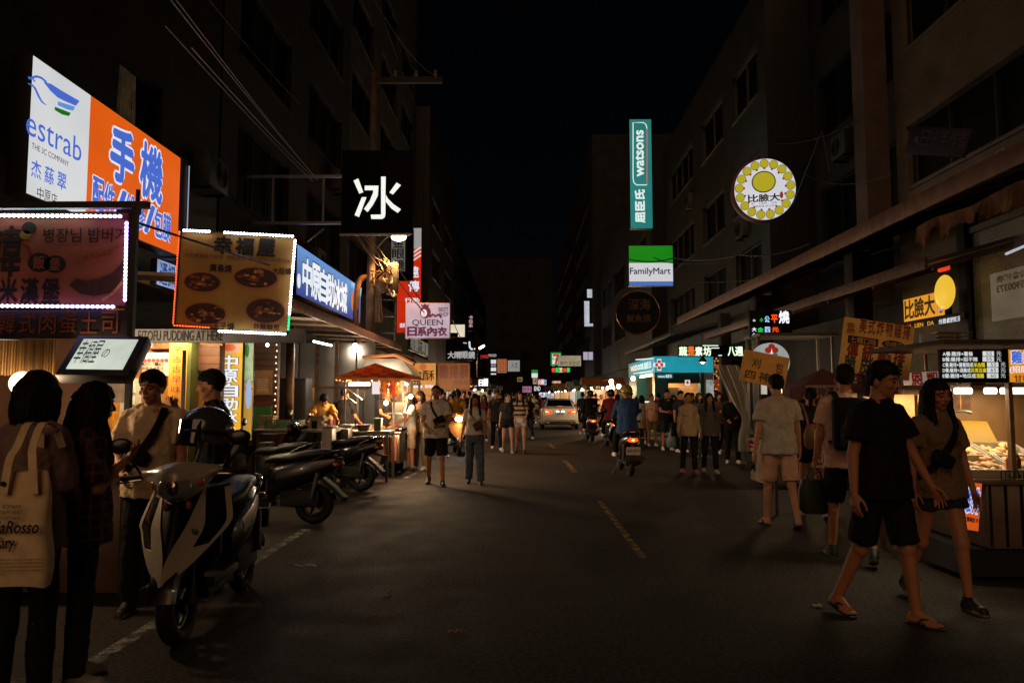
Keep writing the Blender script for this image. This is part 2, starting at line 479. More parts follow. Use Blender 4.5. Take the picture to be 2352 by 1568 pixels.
        if lod < 3:
            fr = .0086 if lod == 0 else .0095
            for j, (o_, l0) in enumerate(((.031, .074), (.0105, .083), (-.0105, .077), (-.030, .060))):
                p = w+d*.088+t*o_; sp = t*(o_*.9)
                for q, part in enumerate((.42, .32, .26)):
                    an = cu*(.35+.6*q+.12*j); dd = (d*math.cos(an)+n*math.sin(an)+sp*(1 if q == 0 else .3)*3).normalized()
                    p2 = p+dd*l0*part; b.cap(p, p2, fr*(1-.08*q), fr*(.92-.08*q), 8); p = p2
            p = w+d*.028+t*.026+n*.006
            for q, (l0, dv) in enumerate(((.045, d*.75+t*.62+n*.25), (.034, d*.92+t*.30+n*.30), (.026, d*.96+t*.08+n*.28))):
                p2 = p+dv.normalized()*l0; b.cap(p, p2, .0125-.0015*q, .011-.0015*q, 8); p = p2
        # foot
        A = g.an[s]; F = g.ft[s]; sd = F.cross(V((0, 0, 1))).normalized(); u = sd.cross(F).normalized()
        b.cap(A, A-u*.035-F*.03, .036, .034); b.cap(A-u*.042-F*.032, A-u*.046+F*.10, .032, .030, 12, 1.15, sd); b.cap(A-u*.01, A-u*.042+F*.09, .036, .030)
        for j in range(5):
            o_ = (-.034+.0165*j)*s; l0 = (.052, .05, .045, .038, .03)[j if s*sd.x < 0 else 4-j]
            p = A-u*.060+F*.105+sd*o_; b.cap(p-F*.03, p+F*l0*.8, .0135, .0105, 8)
    # head
    def H_(x, y, z): return HM @ V((x, y, z))
    rm = HM.to_3x3(); fs = .95 if f else 1.0
    b.ell(H_(0, .012, .038), .075, .093, .091, 18, 12, rm); b.ell(H_(0, -.022, -.036), .060*fs, .066, .078, 16, 11, rm)
    b.ell(H_(0, -.050, -.084), .030*fs, .030, .026, 10, 7, rm)
    b.cap(H_(0, -.005, -.06), H_(0, .012, -.135), .050*fs, .050)
    if lod < 3:
        for s in (1, -1):
            b.ell(H_(s*.076, .012, -.008), .010, .021, .032, 10, 7, rm)
            b.ell(H_(s*.040, -.054, -.022), .026, .028, .024, 10, 7, rm); b.ell(H_(s*.030, -.075, .006), .0125, .0125, .0125, 8, 6, rm)
            b.cap(H_(s*.012, -.083, .028), H_(s*.048, -.066, .028), .010, .009, 8)
            b.ell(H_(s*.011, -.092, -.026), .009, .011, .008, 8, 6, rm)
        b.cap(H_(0, -.083, .018), H_(0, -.104, -.020), .0085, .0125, 8)
        b.cap(H_(-.016, -.084, -.052), H_(.016, -.084, -.052), .0085, .0085, 8); b.cap(H_(-.012, -.081, -.063), H_(.012, -.081, -.063), .0085, .0085, 8)
    me = voxel(b, vox, 2 if lod < 2 else 1, .45)
    hi = HM.inverted()
    def face(c):
        if c.z < 1.40: return 0
        p = hi @ c
        if p.y > -.055: return 0
        ax = abs(p.x)
        if (ax-.030)**2/.000196+(p.z-.007)**2/.00004 < 1 and p.y < -.07: return 1
        if ax < .024 and abs(p.z+.057) < .0095*(1-ax*16) and p.y < -.078: return 2
        if .012 < ax < .050 and abs(p.z-.030+max(0, ax-.035)*.3) < .0048: return 3
        return 0
    setmat(me, [skin, EYE_M, LIP, hairm], face if lod < 3 else None)
    o = link(name, fin(me)); o.matrix_world = g.MW; tag(o, label, 'person', group); g.o = o
    # ---- hair
    hb = MB(); n_, k_ = 30, 20; rg = []
    low = {'short': 0, 'long': -.02, 'bob': -.03, 'tied': 0, 'crop': .012}.get(hair, 0)
    fringe = {'short': .048, 'long': .066, 'bob': .05, 'tied': .07, 'crop': .07}.get(hair, .06)
    for i in range(k_):
        t = -PI/2+PI*(i+.5)/k_; row = []
        for j in range(n_):
            a = j*2*PI/n_; u = V((math.cos(t)*math.cos(a), math.cos(t)*math.sin(a), math.sin(t)))
            y = u.y*.104; z = .04+u.z*.1
            pts = ((-.11, fringe+.015), (-.075, fringe), (-.05, .03), (-.01, -.005), (.02, .0), (.05, -.05), (.12, -.075))
            zl = pts[-1][1]
            for (ya, za), (yb, zb) in zip(pts, pts[1:]):
                if ya <= y <= yb: zl = za+(zb-za)*(y-ya)/(yb-ya); break
            tex = noise.noise(V((u.x*9, u.y*9, u.z*4))+V((H*31, 0, 0)))*.006
            th = {'short': 1.10, 'crop': 1.03, 'tied': 1.04}.get(hair, 1.07)
            if hair == 'short': th += .05*max(0, u.z)+(.05 if u.y < -.4 and u.z > .2 else 0)
            q = th if z+tex*3.2+.010*noise.noise(V((u.x*16, u.y*16, H*7))) > zl+low else .80
            row.append(HM @ (V((0, .013, .038))+V((u.x*(.079*q+tex), u.y*(.097*q+tex), u.z*(.095*q+tex)))))
        rg.append(row)
    hb.loft(rg)
    if hair in ('long', 'bob'):
        Lh = .34 if hair == 'long' else .165
        m = 17
        for i in range(m):
            a = R(-118+236*i/(m-1)); bx, by = math.sin(a), math.cos(a)
            p0 = V((bx*.055, .012+by*.07, .09)); p1 = V((bx*.088, .014+by*.106, .02)); p2 = V((bx*.092, .016+by*.108, -.09))
            rj = noise.noise(V((i*1.7, H*9, 0)))
            side_ = abs(bx)
            p3 = V((bx*(.098+.012*rj), (.02+by*.112)+(-.05 if by < -.1 else 0.0), -.09-(Lh-.09)*.55))
            p4 = V((bx*(.085+.02*rj), (.022+by*.115)+(-.075 if by < -.1 else .01), -.09-(Lh-.09)*(1+.12*rj)))
            pts = [HM @ q for q in ((p0, p1, p2, p3, p4) if hair == 'long' else (p0, p1, p2, V((bx*.084, .016+by*.10, -.09-(Lh-.09)*(1+.1*rj)))))]
            hb.tube(pts, .02, 8, rr=[.016, .022, .024, .023, .012] if hair == 'long' else [.016, .023, .026, .015])
    if hair == 'tied':
        hb.tube([HM @ V(q) for q in ((0, .09, .05), (0, .125, .03), (0, .14, -.03), (.005, .13, -.12), (0, .12, -.19))], .03, 10, rr=[.03, .028, .032, .026, .008])
    if hair == 'bun':
        hb.ell(HM @ V((0, .10, .10)), .045, .045, .042)
    me = voxel(hb, max(.0075, vox), 1, .5)
    if lod < 3: ruffle(me, .006, 34, 7, H*5)
    setmat(me, [hairm]); hm = link('hair', fin(me), o)
    # ---- top
    def part(nm, mbx, mat, amp=.008, sz=None, seed=1.0, fx=9, fz=5, sm=3):
        me = voxel(mbx, sz or max(.010, vox*1.25), sm, .5)
        if amp and lod < 3: ruffle(me, amp, fx, fz, seed+H*7)
        setmat(me, [mat]); return link(nm, fin(me), o)
    kind, tm = top
    if kind:
        b = MB(); hem = {'tee': .83, 'long': .80, 'crop': .99, 'tank': .84, 'boxy': .80, 'tucked': .95, 'coat': .62}.get(kind, .83)
        e = .022*loose; hw = max(hipw, chs)+.012*loose
        zz = [(hem, hw+e*.9, .122+e), (hem+.07, hw+e*.8, .12+e*.9), (1.02, hw*.93+e*.7, .108+e), (1.10, max(wst, hw*.88)+e*.6, .102+e*.9), (1.20, (hw+chs)/2+e*.4, .108+e*.7),
              (1.32, chs+e*.7, .122+e*.6), (1.40, chs*.95+e*.6, .108+e*.4), (1.44, .13, .088), (1.468, .088, .078), (1.488, .072, .07)]
        if kind in ('tucked', 'crop'): zz = [q for q in zz if q[0] <= hem or q[0] >= hem+.05]
        b.loft([ring((0, 0, z), rx, ry, TL if z > .9 else Matrix()) for z, rx, ry in zz])
        if f:
            for s in (1, -1): b.ell(TL @ V((s*.068, -.090, 1.275)), .064, .056, .064)
        for s in (1, -1):
            if kind == 'tank': b.cap(g.sh[s]+V((-s*.05, 0, .02)), g.sh[s]+V((-s*.03, 0, 0)), .05, .05); continue
            fr = {'long': 1.0, 'coat': 1.0, 'boxy': .86}.get(kind, .66)
            A, B = g.sh[s], g.el[s]; q = A.lerp(B, fr); ax = (B-A).normalized()
            b.cap(TL @ V((s*.055, .006, 1.462)), A+V((0, 0, .008)), .040, .050*am+.004*loose)
            r0, r1 = .060*am+.004*loose, (.058*am+.016*loose if fr < 1 else .054)
            a_ = V((0, 1, 0)).cross(ax); a_ = a_.normalized(); b_ = ax.cross(a_)
            b.ell(A, r0, r0, r0*.98, 12, 8)
            b.loft([[c+(a_*math.cos(i*2*PI/12)+b_*math.sin(i*2*PI/12))*r for i in range(12)] for c, r in ((A, r0), (A.lerp(q, .5), (r0+r1)/2+.002), (q, r1))])
            if fr >= 1:
                b.cap(B, g.wr[s]-g.hd[s]*.01, .053*am, .036)
        g.top = part('shirt', b, tm, .012*min(loose, 1.3), seed=2, sm=2)
    # ---- bottom
    kind, bm_ = bottom
    if kind:
        b = MB(); full = kind in ('trousers', 'jeans', 'wide')
        fr = {'shorts': .92, 'short_shorts': .40, 'knee': 1.12}.get(kind, 2)
        b.loft([ring((0, 0, z), rx, ry, Matrix()) for z, rx, ry in ((.80, .12, .10), (.86, hipw+.014, .126), (.95, hipw+.010, .122), (1.03, (hipw+wst)/2+.010, .110))])
        if kind == 'skirt':
            b.loft([ring(((g.kn[1].x+g.kn[-1].x)*.25*0, (g.kn[1].y+g.kn[-1].y)*.25*(.95-z)/.4, z), rx, ry, Matrix()) for z, rx, ry in ((.56, .235, .20), (.70, .21, .17), (.86, hipw+.02, .132), (.95, hipw+.012, .124))])
        else:
            for s in (1, -1):
                A, K, N = g.hip[s]+V((0, 0, .01)), g.kn[s], g.an[s]
                lw = .018 if kind == 'wide' else 0
                if full:
                    b.cap(A, K, .098, .070+lw); b.cap(K, K.lerp(N, .6), .072+lw, .064+lw); ax = (N-K).normalized()
                    b.cyl(K.lerp(N, .5), N, .064+lw, .056+lw*1.3, 14)
                else:
                    q = A.lerp(K, min(fr, 1)) if fr <= 1 else K.lerp(N, fr-1)
                    r1 = {'shorts': .092, 'short_shorts': .100, 'knee': .090}[kind]
                    b.cyl(A, q, .104, r1, 16); b.ell(A, .102, .106, .10)
        nm = {'skirt': 'skirt', 'shorts': 'shorts', 'short_shorts': 'shorts', 'knee': 'shorts'}.get(kind, 'trousers')
        g.bot = part(nm, b, bm_, .011, seed=5, fx=11, fz=7, sm=2)
    # ---- shoes
    kind, sm_ = shoes
    if kind and lod < 3:
        for s in (1, -1):
            A = g.an[s]; F = g.ft[s]; sd = F.cross(V((0, 0, 1))).normalized(); u = sd.cross(F).normalized()
            b = MB()
            def sl(z0, z1, wd, l0, l1):
                pr = []
                for i in range(20):
                    t = i*2*PI/20; y = (l0+l1)/2+(l1-l0)/2*math.cos(t); x = wd*math.sin(t)*(.84+.16*math.cos(t-.4))
                    if abs(math.cos(t)) < .999: x = math.copysign(abs(wd*(.84+.16*math.cos(t)))*abs(math.sin(t))**.55, math.sin(t))
                    pr.append((x, y))
                b.loft([[A+F*y+sd*x-u*z for x, y in pr] for z in (z0, z1)])
            if kind == 'sneaker':
                b.cap(A+u*.0-F*.01, A-u*.04-F*.03, .046, .043); b.cap(A-u*.005+F*.01, A-u*.045+F*.11, .043, .036); b.cap(A-u*.045-F*.03, A-u*.048+F*.125, .042, .041)
                sl(.080, .050, .046, -.078, .172)
                me = voxel(b, max(vox, .0075), 1, .5)
                sole_m = M('sole_white', '#6b655c', .7)
                setmat(me, [sm_, sole_m], lambda c: 1 if (c-A).dot(u) < -.064 else 0)
                link('shoe', fin(me), o)
            else:
                sl(.082, .068, .047, -.08, .178)
                toe = A+F*.10-u*.052
                for q in (1, -1):
                    b.tube([toe, A+F*.085+sd*q*.018-u*.026, A+F*.05+sd*q*.036-u*.026, A+F*.015+sd*q*.043-u*.065], .0065, 6)
                link('flip_flop', fin(b.mesh('flip_flop', sm_)), o)
    return g
def ribbon(pts, wd, th, nrm):
    """a strap: flat band along pts, nrm(i) = outward direction"""
    b = MB(); rg = []; n = len(pts)
    for i, p in enumerate(pts):
        d = (pts[min(i+1, n-1)]-pts[max(i-1, 0)]).normalized(); nn = nrm(p).normalized(); s = d.cross(nn).normalized()
        rg.append([p+s*wd/2, p+s*wd/2+nn*th, p-s*wd/2+nn*th, p-s*wd/2])
    return b.loft(rg)
def smooth_path(pts, n=6):
    pts = [Vector(p) for p in pts]; out = []
    for i in range(len(pts)-1):
        p0, p1, p2, p3 = pts[max(i-1, 0)], pts[i], pts[i+1], pts[min(i+2, len(pts)-1)]
        for j in range(n):
            t = j/n
            out.append(.5*((2*p1)+(p2-p0)*t+(2*p0-5*p1+4*p2-p3)*t*t+(3*p1-p0-3*p2+p3)*t**3))
    return out+[pts[-1]]
def sling(g, s, label, mat, wd=.035, pouch=None, back=False, name='sling_bag', cat='bag', e=.0):
    """strap from shoulder s (+1 = the wearer's left) across to the other hip; pouch = (size x, y, z)"""
    TL = g.TL; V = Vector
    fr = [V((s*.075, .02, 1.478)), V((s*.085, -.075, 1.43)), V((s*.055, -.142-e, 1.32)), V((0, -.150-e, 1.22)), V((-s*.085, -.142-e, 1.10)), V((-s*.178, -.06, 1.00))]
    bk = [V((-s*.178, .06, 1.00)), V((-s*.085, .142+e, 1.10)), V((0, .146+e, 1.22)), V((s*.055, .136+e, 1.32)), V((s*.085, .09, 1.43)), V((s*.075, .02, 1.478))]
    pts = [TL @ p for p in smooth_path(fr+bk)]
    o = thing(name, label, cat, mw=g.MW)
    c = TL @ V((0, 0, 1.2))
    def nr(p):
        q = p-c; return V((q.x, q.y, max(0, q.z-.18)*4))
    b = ribbon(pts, wd, .008, nr); b.v = [tuple(g.X @ V(v)) for v in b.v]
    b.build('strap', mat, o, smooth=True)
    if pouch:
        sx, sy, sz = pouch; b = MB()
        yb = (.16+e) if back else -(.165+e)
        ctr = {True: V((-s*.02, yb, 1.18)), False: V((-s*.06, yb, 1.13))}[bool(back)]
        if pouch[2] > .22: ctr.z = 1.05
        b.box(-sx/2, sx/2, -sy/2, sy/2, -sz/2, sz/2, mat=TL @ Matrix.Translation(ctr) @ Matrix.Rotation(R(s*28*(1 if not back else -1)*(1 if sz < .2 else .15)), 4, 'Y'))
        b.v = [tuple(g.X @ V(v)) for v in b.v]
        b.build('pouch', mat, o, bev=.022, seg=3)
    return o
# ------------------------------------------------------------------ ground
def asphalt():
    m = bpy.data.materials.new('asphalt'); m.use_nodes = True; t = m.node_tree; b = t.nodes['Principled BSDF']
    tc = t.nodes.new('ShaderNodeTexCoord')
    def nz(sc, det=6, ro=.6):
        n = t.nodes.new('ShaderNodeTexNoise'); n.inputs['Scale'].default_value = sc; n.inputs['Detail'].default_value = det; n.inputs['Roughness'].default_value = ro
        t.links.new(tc.outputs['Object'], n.inputs['Vector']); return n
    big, mid, fine = nz(.35), nz(2.2), nz(34, 8, .95)
    def ramp(n, a, ca, bb, cb):
        r = t.nodes.new('ShaderNodeValToRGB'); r.color_ramp.elements[0].position = a; r.color_ramp.elements[1].position = bb
        r.color_ramp.elements[0].color = (*ca, 1); r.color_ramp.elements[1].color = (*cb, 1); t.links.new(n.outputs['Fac'], r.inputs[0]); return r
    r1 = ramp(fine, .455, (.002, .0016, .0012), .57, (.078, .061, .048))
    r2 = ramp(mid, .3, (.72, .70, .68), .7, (1.1, 1.1, 1.1)); r3 = ramp(big, .35, (.75, .75, .75), .65, (1.12, 1.1, 1.08))
    def mul(a, c):
        x = t.nodes.new('ShaderNodeMix'); x.data_type = 'RGBA'; x.blend_type = 'MULTIPLY'; x.inputs[0].default_value = 1
        t.links.new(a, x.inputs[6]); t.links.new(c, x.inputs[7]); return x.outputs[2]
    t.links.new(mul(mul(r1.outputs[0], r2.outputs[0]), r3.outputs[0]), b.inputs['Base Color'])
    rr = ramp(mid, .3, (.72,)*3, .7, (.92,)*3); t.links.new(rr.outputs[0], b.inputs['Roughness'])
    v = t.nodes.new('ShaderNodeTexVoronoi'); v.inputs['Scale'].default_value = 130; t.links.new(tc.outputs['Object'], v.inputs['Vector'])
    bp = t.nodes.new('ShaderNodeBump'); bp.inputs['Strength'].default_value = .25; bp.inputs['Distance'].default_value = .004
    t.links.new(v.outputs['Distance'], bp.inputs['Height'])
    return m
ASPH = asphalt()
b = MB(); b.add([(-160, -40, 0), (160, -40, 0), (160, 420, 0), (-160, 420, 0)], [(0, 1, 2, 3)]); structure('road', b, ASPH)
ASPH.node_tree.nodes['Principled BSDF'].inputs['Specular IOR Level'].default_value = .22
def paint(name, col, wear=.5):
    m = M(name, col, .7); t = m.node_tree; bs = t.nodes['Principled BSDF']; tc = t.nodes.new('ShaderNodeTexCoord')
    n = t.nodes.new('ShaderNodeTexNoise'); n.inputs['Scale'].default_value = 7; n.inputs['Detail'].default_value = 8; n.inputs['Roughness'].default_value = .75
    t.links.new(tc.outputs['Object'], n.inputs['Vector'])
    r = t.nodes.new('ShaderNodeValToRGB'); r.color_ramp.elements[0].position = wear-.08; r.color_ramp.elements[1].position = wear+.12
    r.color_ramp.elements[0].color = (0, 0, 0, 1); t.links.new(n.outputs['Fac'], r.inputs[0]); t.links.new(r.outputs[0], bs.inputs['Alpha'])
    return m
WLINE = paint('worn_white_paint', (.26, .24, .22), .50); YLINE = paint('worn_yellow_paint', (.30, .20, .07), .49)
SLAB = brick('pavement_tiles', '#38332e', '#403a34', '#201d1a', .3, .3, .6, 0, .03, 'xy')
for x0, x1 in ((-12, -4.35), (5.35, 14)):
    b = MB(); b.box(x0, x1, 1.2 if x0 < 0 else 3, 200, -.05, .10)
    structure('pavement', b, SLAB, bev=.015)
def stripe(p, q, w, mat, name='road_marking', z=.004):
    p, q = Vector(p), Vector(q); d = (q-p).normalized(); s = Vector((d.y, -d.x, 0))*w/2; b = MB()
    n = 24
    for i in range(n):
        a, c = p.lerp(q, i/n), p.lerp(q, (i+1)/n); z_ = Vector((0, 0, z))
        b.add([a-s+z_, a+s+z_, c+s+z_, c-s+z_], [(0, 1, 2, 3)])
    return structure(name, b, mat)
def gx(px, py): g = G(px, py); return (g.x, g.y, 0)
stripe(gx(150, 1560), gx(705, 1214), .10, WLINE)
stripe(gx(930, 1100), gx(990, 1062), .12, WLINE)
stripe(gx(1478, 1282), gx(1377, 1150), .075, YLINE); stripe(gx(1322, 1086), gx(1298, 1058), .12, YLINE); stripe(gx(1272, 1030), gx(1262, 1018), .12, YLINE)
stripe(gx(1790, 1120), gx(1702, 1058), .11, WLINE); stripe(gx(1640, 1052), gx(1560, 1015), .11, WLINE)
# a few scraps on the asphalt
def scrap(px, py, L, w, mat, label, rz):
    g_ = G(px, py); b = MB(); n = 7
    pts = [Vector((L*(i/(n-1)-.5), .015*math.sin(i*1.7), .006+.008*abs(math.sin(i*2.1)))) for i in range(n)]
    b.loft([[p+Vector((0, w/2, 0)), p+Vector((0, w/2, .003)), p+Vector((0, -w/2, .003)), p+Vector((0, -w/2, 0))] for p in pts])
    o = b.build('litter', mat, None, smooth=True); o.location = (g_.x, g_.y, .004); o.rotation_euler = (0, 0, R(rz)); tag(o, label, 'litter')
scrap(693, 1301, .27, .018, M('straw_pink', '#a87a70', .4), 'thin pale drinking straw lying on the dark road', -6)
scrap(1045, 1454, .09, .03, M('paper_brown', '#7a5138', .8), 'small brown paper scrap alone on the near asphalt', 20)
scrap(890, 1364, .07, .03, M('paper_brown'  , '#7a5138', .8), 'tiny brown scrap on the road right of the straw', 60)
scrap(1880, 1000+395, .07, .05, M('paper_white', '#8a8178', .8), 'small white scrap on the road beside the flip-flops', 10)

# ------------------------------------------------------------------ buildings
DARKWIN = M('window_dark', '#050506', .55, spec=.12)
FRAME = M('window_frame', '#4a4640', .5, ns=5); FRAMED = M('window_frame_dark', '#1d1b19', .5, ns=5)
def facade(name, label, X, y0, y1, z1, floors, wall, sidewall=None, win=None, depth=10, frame=FRAME, curtain=None, cols=None, sill=True):
    """a building whose street side stands at x = X from y0 to y1; floors = (sill z, head z); openings are cut between piers"""
    s = 1 if X > 0 else -1; o = thing(name, label, 'building', (X, y0, 0)); L = y1-y0; b = MB()
    def slab(a, c, za, zb, pr=0.): b.box(min(-pr*s, s*.30), max(-pr*s, s*.30), a, c, za, zb)
    z = floors[0][0]-.01 if floors else 4
    openings = []
    zprev = 3.35
    for (zs, zh) in floors:
        slab(0, L, zprev, zs)
        xs = cols or [(.06, .94)]
        e = 0
        for a, c in xs:
            slab(e*L, a*L, zs, zh); e = c; openings.append((a*L, c*L, zs, zh))
        slab(e*L, L, zs, zh); zprev = zh
    slab(0, L, zprev, z1)
    b.box(min(s*.31, s*depth), max(s*.31, s*depth), .002, L-.002, 3.36, z1-.004)      # the mass behind
    b.build('wall', wall, o)
    for a, c, zs, zh in openings:
        fb = MB(); t = .05; n = max(1, int((c-a)/1.1)); xi, xo = s*.10, s*.16
        x0, x1 = min(xi, xo), max(xi, xo)
        fb.box(x0, x1, a, c, zs, zs+t); fb.box(x0, x1, a, c, zh-t, zh)
        for i in range(n+1):
            y = a+(c-a)*i/n; fb.box(x0, x1, max(a, y-t/2), min(c, y+t/2), zs+t, zh-t)
        w_ = fb.build('window', frame, o)
        pb = MB(); pb.box(min(s*.20, s*.23), max(s*.20, s*.23), a, c, zs, zh); pb.build('pane', DARKWIN, w_)
        if sill:
            sb = MB(); sb.box(min(-.06*s, .09*s), max(-.06*s, .09*s), a-.04, c+.04, zs-.07, zs-.003); sb.build('sill', wall, w_, bev=.01)
    return o
TILE_BR = brick('tile_brown', '#372b20', '#3e3122', '#201a14', .23, .06, .45, .5, .06, 'y')
TILE_BG = brick('tile_beige', '#6a5b4a', '#75644f', '#3c332a', .23, .06, .5, .5, .06, 'y')
TILE_GR = brick('tile_grey', '#38342a', '#3e392d', '#22201a', .10, .10, .5, 0, .06, 'y')
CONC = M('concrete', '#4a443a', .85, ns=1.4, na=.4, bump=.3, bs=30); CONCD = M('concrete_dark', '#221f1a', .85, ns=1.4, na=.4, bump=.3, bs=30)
# left row
lb = facade('brick_building', 'dark brown tiled building above the orange phone shop sign, one window with a white curtain', -6.0, .5, 14.2, 24,
       [(5.15, 6.62), (8.3, 9.9), (11.5, 13.1), (14.7, 16.3)], TILE_BR, cols=[(.10, .28), (.37, .50), (.735, .835)], frame=FRAMED)
c = MB()
for i in range(9):
    y = 10.72-.5+.052*i
    c.cyl((-.07, y+.07*(abs(i-4.5)/4.5)**2*(1 if i > 4 else -1), 5.22+.05*(i % 3)), (-.07, y+.015*math.sin(i), 6.5), .026+.01*(i % 2), .02, 8)
c.build('curtain', M('curtain_white', '#d6cebc', .9, ns=8), lb)
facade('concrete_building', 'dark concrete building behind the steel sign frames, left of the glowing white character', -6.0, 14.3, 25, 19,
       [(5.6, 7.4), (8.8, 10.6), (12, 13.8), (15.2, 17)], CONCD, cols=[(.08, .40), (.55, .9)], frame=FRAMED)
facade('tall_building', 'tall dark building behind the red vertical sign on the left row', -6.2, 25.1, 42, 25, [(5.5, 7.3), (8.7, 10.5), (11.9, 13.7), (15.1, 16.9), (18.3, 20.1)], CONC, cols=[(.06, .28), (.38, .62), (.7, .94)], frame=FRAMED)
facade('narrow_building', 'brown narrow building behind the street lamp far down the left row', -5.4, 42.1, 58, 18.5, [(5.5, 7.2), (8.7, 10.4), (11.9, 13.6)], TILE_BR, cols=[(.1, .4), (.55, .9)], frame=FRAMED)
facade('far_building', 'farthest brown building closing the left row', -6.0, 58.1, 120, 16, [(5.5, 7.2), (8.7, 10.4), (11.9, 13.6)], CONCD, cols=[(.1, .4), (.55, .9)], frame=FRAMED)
# right row
rb = facade('tiled_building', 'near beige tiled building on the right with long dark ribbon windows', 7.5, 1.0, 14.6, 16, [(5.55, 6.75), (8.25, 9.9), (11.4, 13)], TILE_BG, cols=[(.02, .33), (.36, .66), (.69, .97)], frame=FRAMED)
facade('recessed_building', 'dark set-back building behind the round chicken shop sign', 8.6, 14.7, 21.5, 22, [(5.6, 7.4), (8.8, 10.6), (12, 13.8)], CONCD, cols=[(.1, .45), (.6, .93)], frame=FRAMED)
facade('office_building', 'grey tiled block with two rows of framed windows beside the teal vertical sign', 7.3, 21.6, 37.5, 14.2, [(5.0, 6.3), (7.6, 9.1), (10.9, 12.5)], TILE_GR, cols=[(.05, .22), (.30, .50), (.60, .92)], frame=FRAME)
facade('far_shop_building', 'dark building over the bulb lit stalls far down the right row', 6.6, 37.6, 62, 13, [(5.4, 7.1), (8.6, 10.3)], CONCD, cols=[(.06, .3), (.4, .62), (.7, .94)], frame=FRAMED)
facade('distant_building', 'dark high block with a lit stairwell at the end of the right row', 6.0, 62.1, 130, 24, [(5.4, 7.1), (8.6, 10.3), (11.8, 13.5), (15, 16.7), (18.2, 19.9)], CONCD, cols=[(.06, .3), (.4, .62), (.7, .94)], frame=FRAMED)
# the end of the street, where it bends
e_ = thing('apartment_building', 'far dark tower closing the street between the two rows', 'building', (0, 150, 0)); b = MB(); b.box(-16, 6, 0, 12, 0, 30); b.build('wall', M('concrete_black', '#141210', .9, ns=1.4), e_)
for i in range(4):
    for j in range(6): b = MB(); b.box(-14+i*4.6, -12+i*4.6, -.06, .0, 5+j*4, 7+j*4); b.build('window', DARKWIN, e_)
# pale pillar strips and ducts between the right buildings
b = MB(); b.box(-.24, .24, 0, .5, 3.4, 17); o = b.build('pillar', M('pillar_pink', '#54433b', .8, ns=2, na=.3), None); o.location = (7.2, 14.75, 0); tag(o, 'pale pinkish pillar rising between two buildings above the right awning', 'pillar')
# lit stair windows of the distant block
b = MB()
for zz in (665, 690, 712, 735): pass
W_LIT = E('lit_stair_glass', '#aeb4bd', 1.0, ns=3)
a0, a1 = P(1342, 664, 61.8), P(1354, 742, 61.8)
b = MB(); b.box(a0.x, a1.x, 0, .12, a1.z, a0.z-1.0); b.box(a0.x, a1.x+.30, 0, .12, a1.z-.25, a1.z-.03); b.box(a0.x+.25, a1.x+.25, 0, .12, a0.z-.7, a0.z)
o = b.build('stairwell_window', W_LIT, None); o.location = (0, 61.85, 0); tag(o, 'tall lit stairwell window high on the distant right block', 'window')
b = MB(); q0, q1 = P(1340, 808, 61.8), P(1362, 826, 61.8)
b.box(q0.x, (q0.x+q1.x)/2-.03, 0, .1, q1.z, q0.z); b.box((q0.x+q1.x)/2+.03, q1.x, 0, .1, q1.z, q0.z)
o = b.build('lit_window', E('lit_glass_violet', '#a79fb4', 1.0), None); o.location = (0, 61.85, 0); tag(o, 'small lit window low on the distant right block', 'window')

# ------------------------------------------------------------------ arcades: posts and canopies
STEEL = M('steel_grey', '#56524d', .45, .6, ns=8); RUST = M('steel_rusty', '#5a4130', .6, .3, ns=10, na=.5); DKSTEEL = M('steel_dark', '#1d1b1a', .5, .4, ns=6)
SOFF = M('canopy_soffit', '#a8967f', .7, ns=3, na=.25); SHEET = M('canopy_sheet', '#5b4b3e', .6, .2, ns=4, na=.4)
TIN = M('tin_sheet_grey', '#5c5d5f', .55, .3, ns=3, na=.4)
def canopy(label, X0, X1, y0, y1, z0, z1, mat, edge, lip=.16, ribs=True, name='awning'):
    """sloping tin canopy from the wall (X0,z0) to the street (X1,z1)"""
    o = thing(name, label, 'awning', (X0, y0, 0)); b = MB(); L = y1-y0; dx = X1-X0; t = .05
    b.loft([[Vector((0, y, z0)), Vector((dx, y, z1)), Vector((dx, y, z1+t)), Vector((0, y, z0+t))] for y in (0, L)])
    b.build('roof_sheet', mat, o)
    b = MB(); s = 1 if dx > 0 else -1
    b.box(min(dx, dx+s*.04), max(dx, dx+s*.04), 0, L, z1-lip*.6, z1+lip*.4+t); b.build('edge_trim', edge, o, bev=.008)
    if ribs:
        n = int(L/1.6)+1
        for i in range(n+1):
            y = L*i/n; y = min(max(y, .03), L-.03); b = MB()
            b.loft([[Vector((0, y+q, z0-.075)), Vector((dx*.97, y+q, z1-.075)), Vector((dx*.97, y+q, z1-.004)), Vector((0, y+q, z0-.004))] for q in (-.025, .025)]); b.build('rafter', RUST, o)
    return o
canopy('grey underside canopy over the brown wooden shop on the left', -6.0, -4.3, 10.6, 26.0, 3.30, 3.22, SOFF, M('edge_orange', '#8a5a36', .5, .2, ns=6))
canopy('lower rusty canopy past the utility pole on the left row', -6.2, -3.9, 26.3, 44, 3.6, 2.9, SHEET, RUST)
canopy('long rusty street canopy along the near right building', 7.5, 4.75, 4.2, 22.5, 4.75, 3.80, SHEET, M('edge_brown', '#75543f', .55, .2, ns=6))
canopy('second brown canopy under the first on the right', 7.2, 4.95, 9.0, 20.0, 3.75, 3.12, SHEET, RUST, .1)
canopy('dark tin canopy over the drugstore end of the right row', 7.3, 5.3, 26.2, 38, 4.2, 3.75, TIN, DKSTEEL, .12)
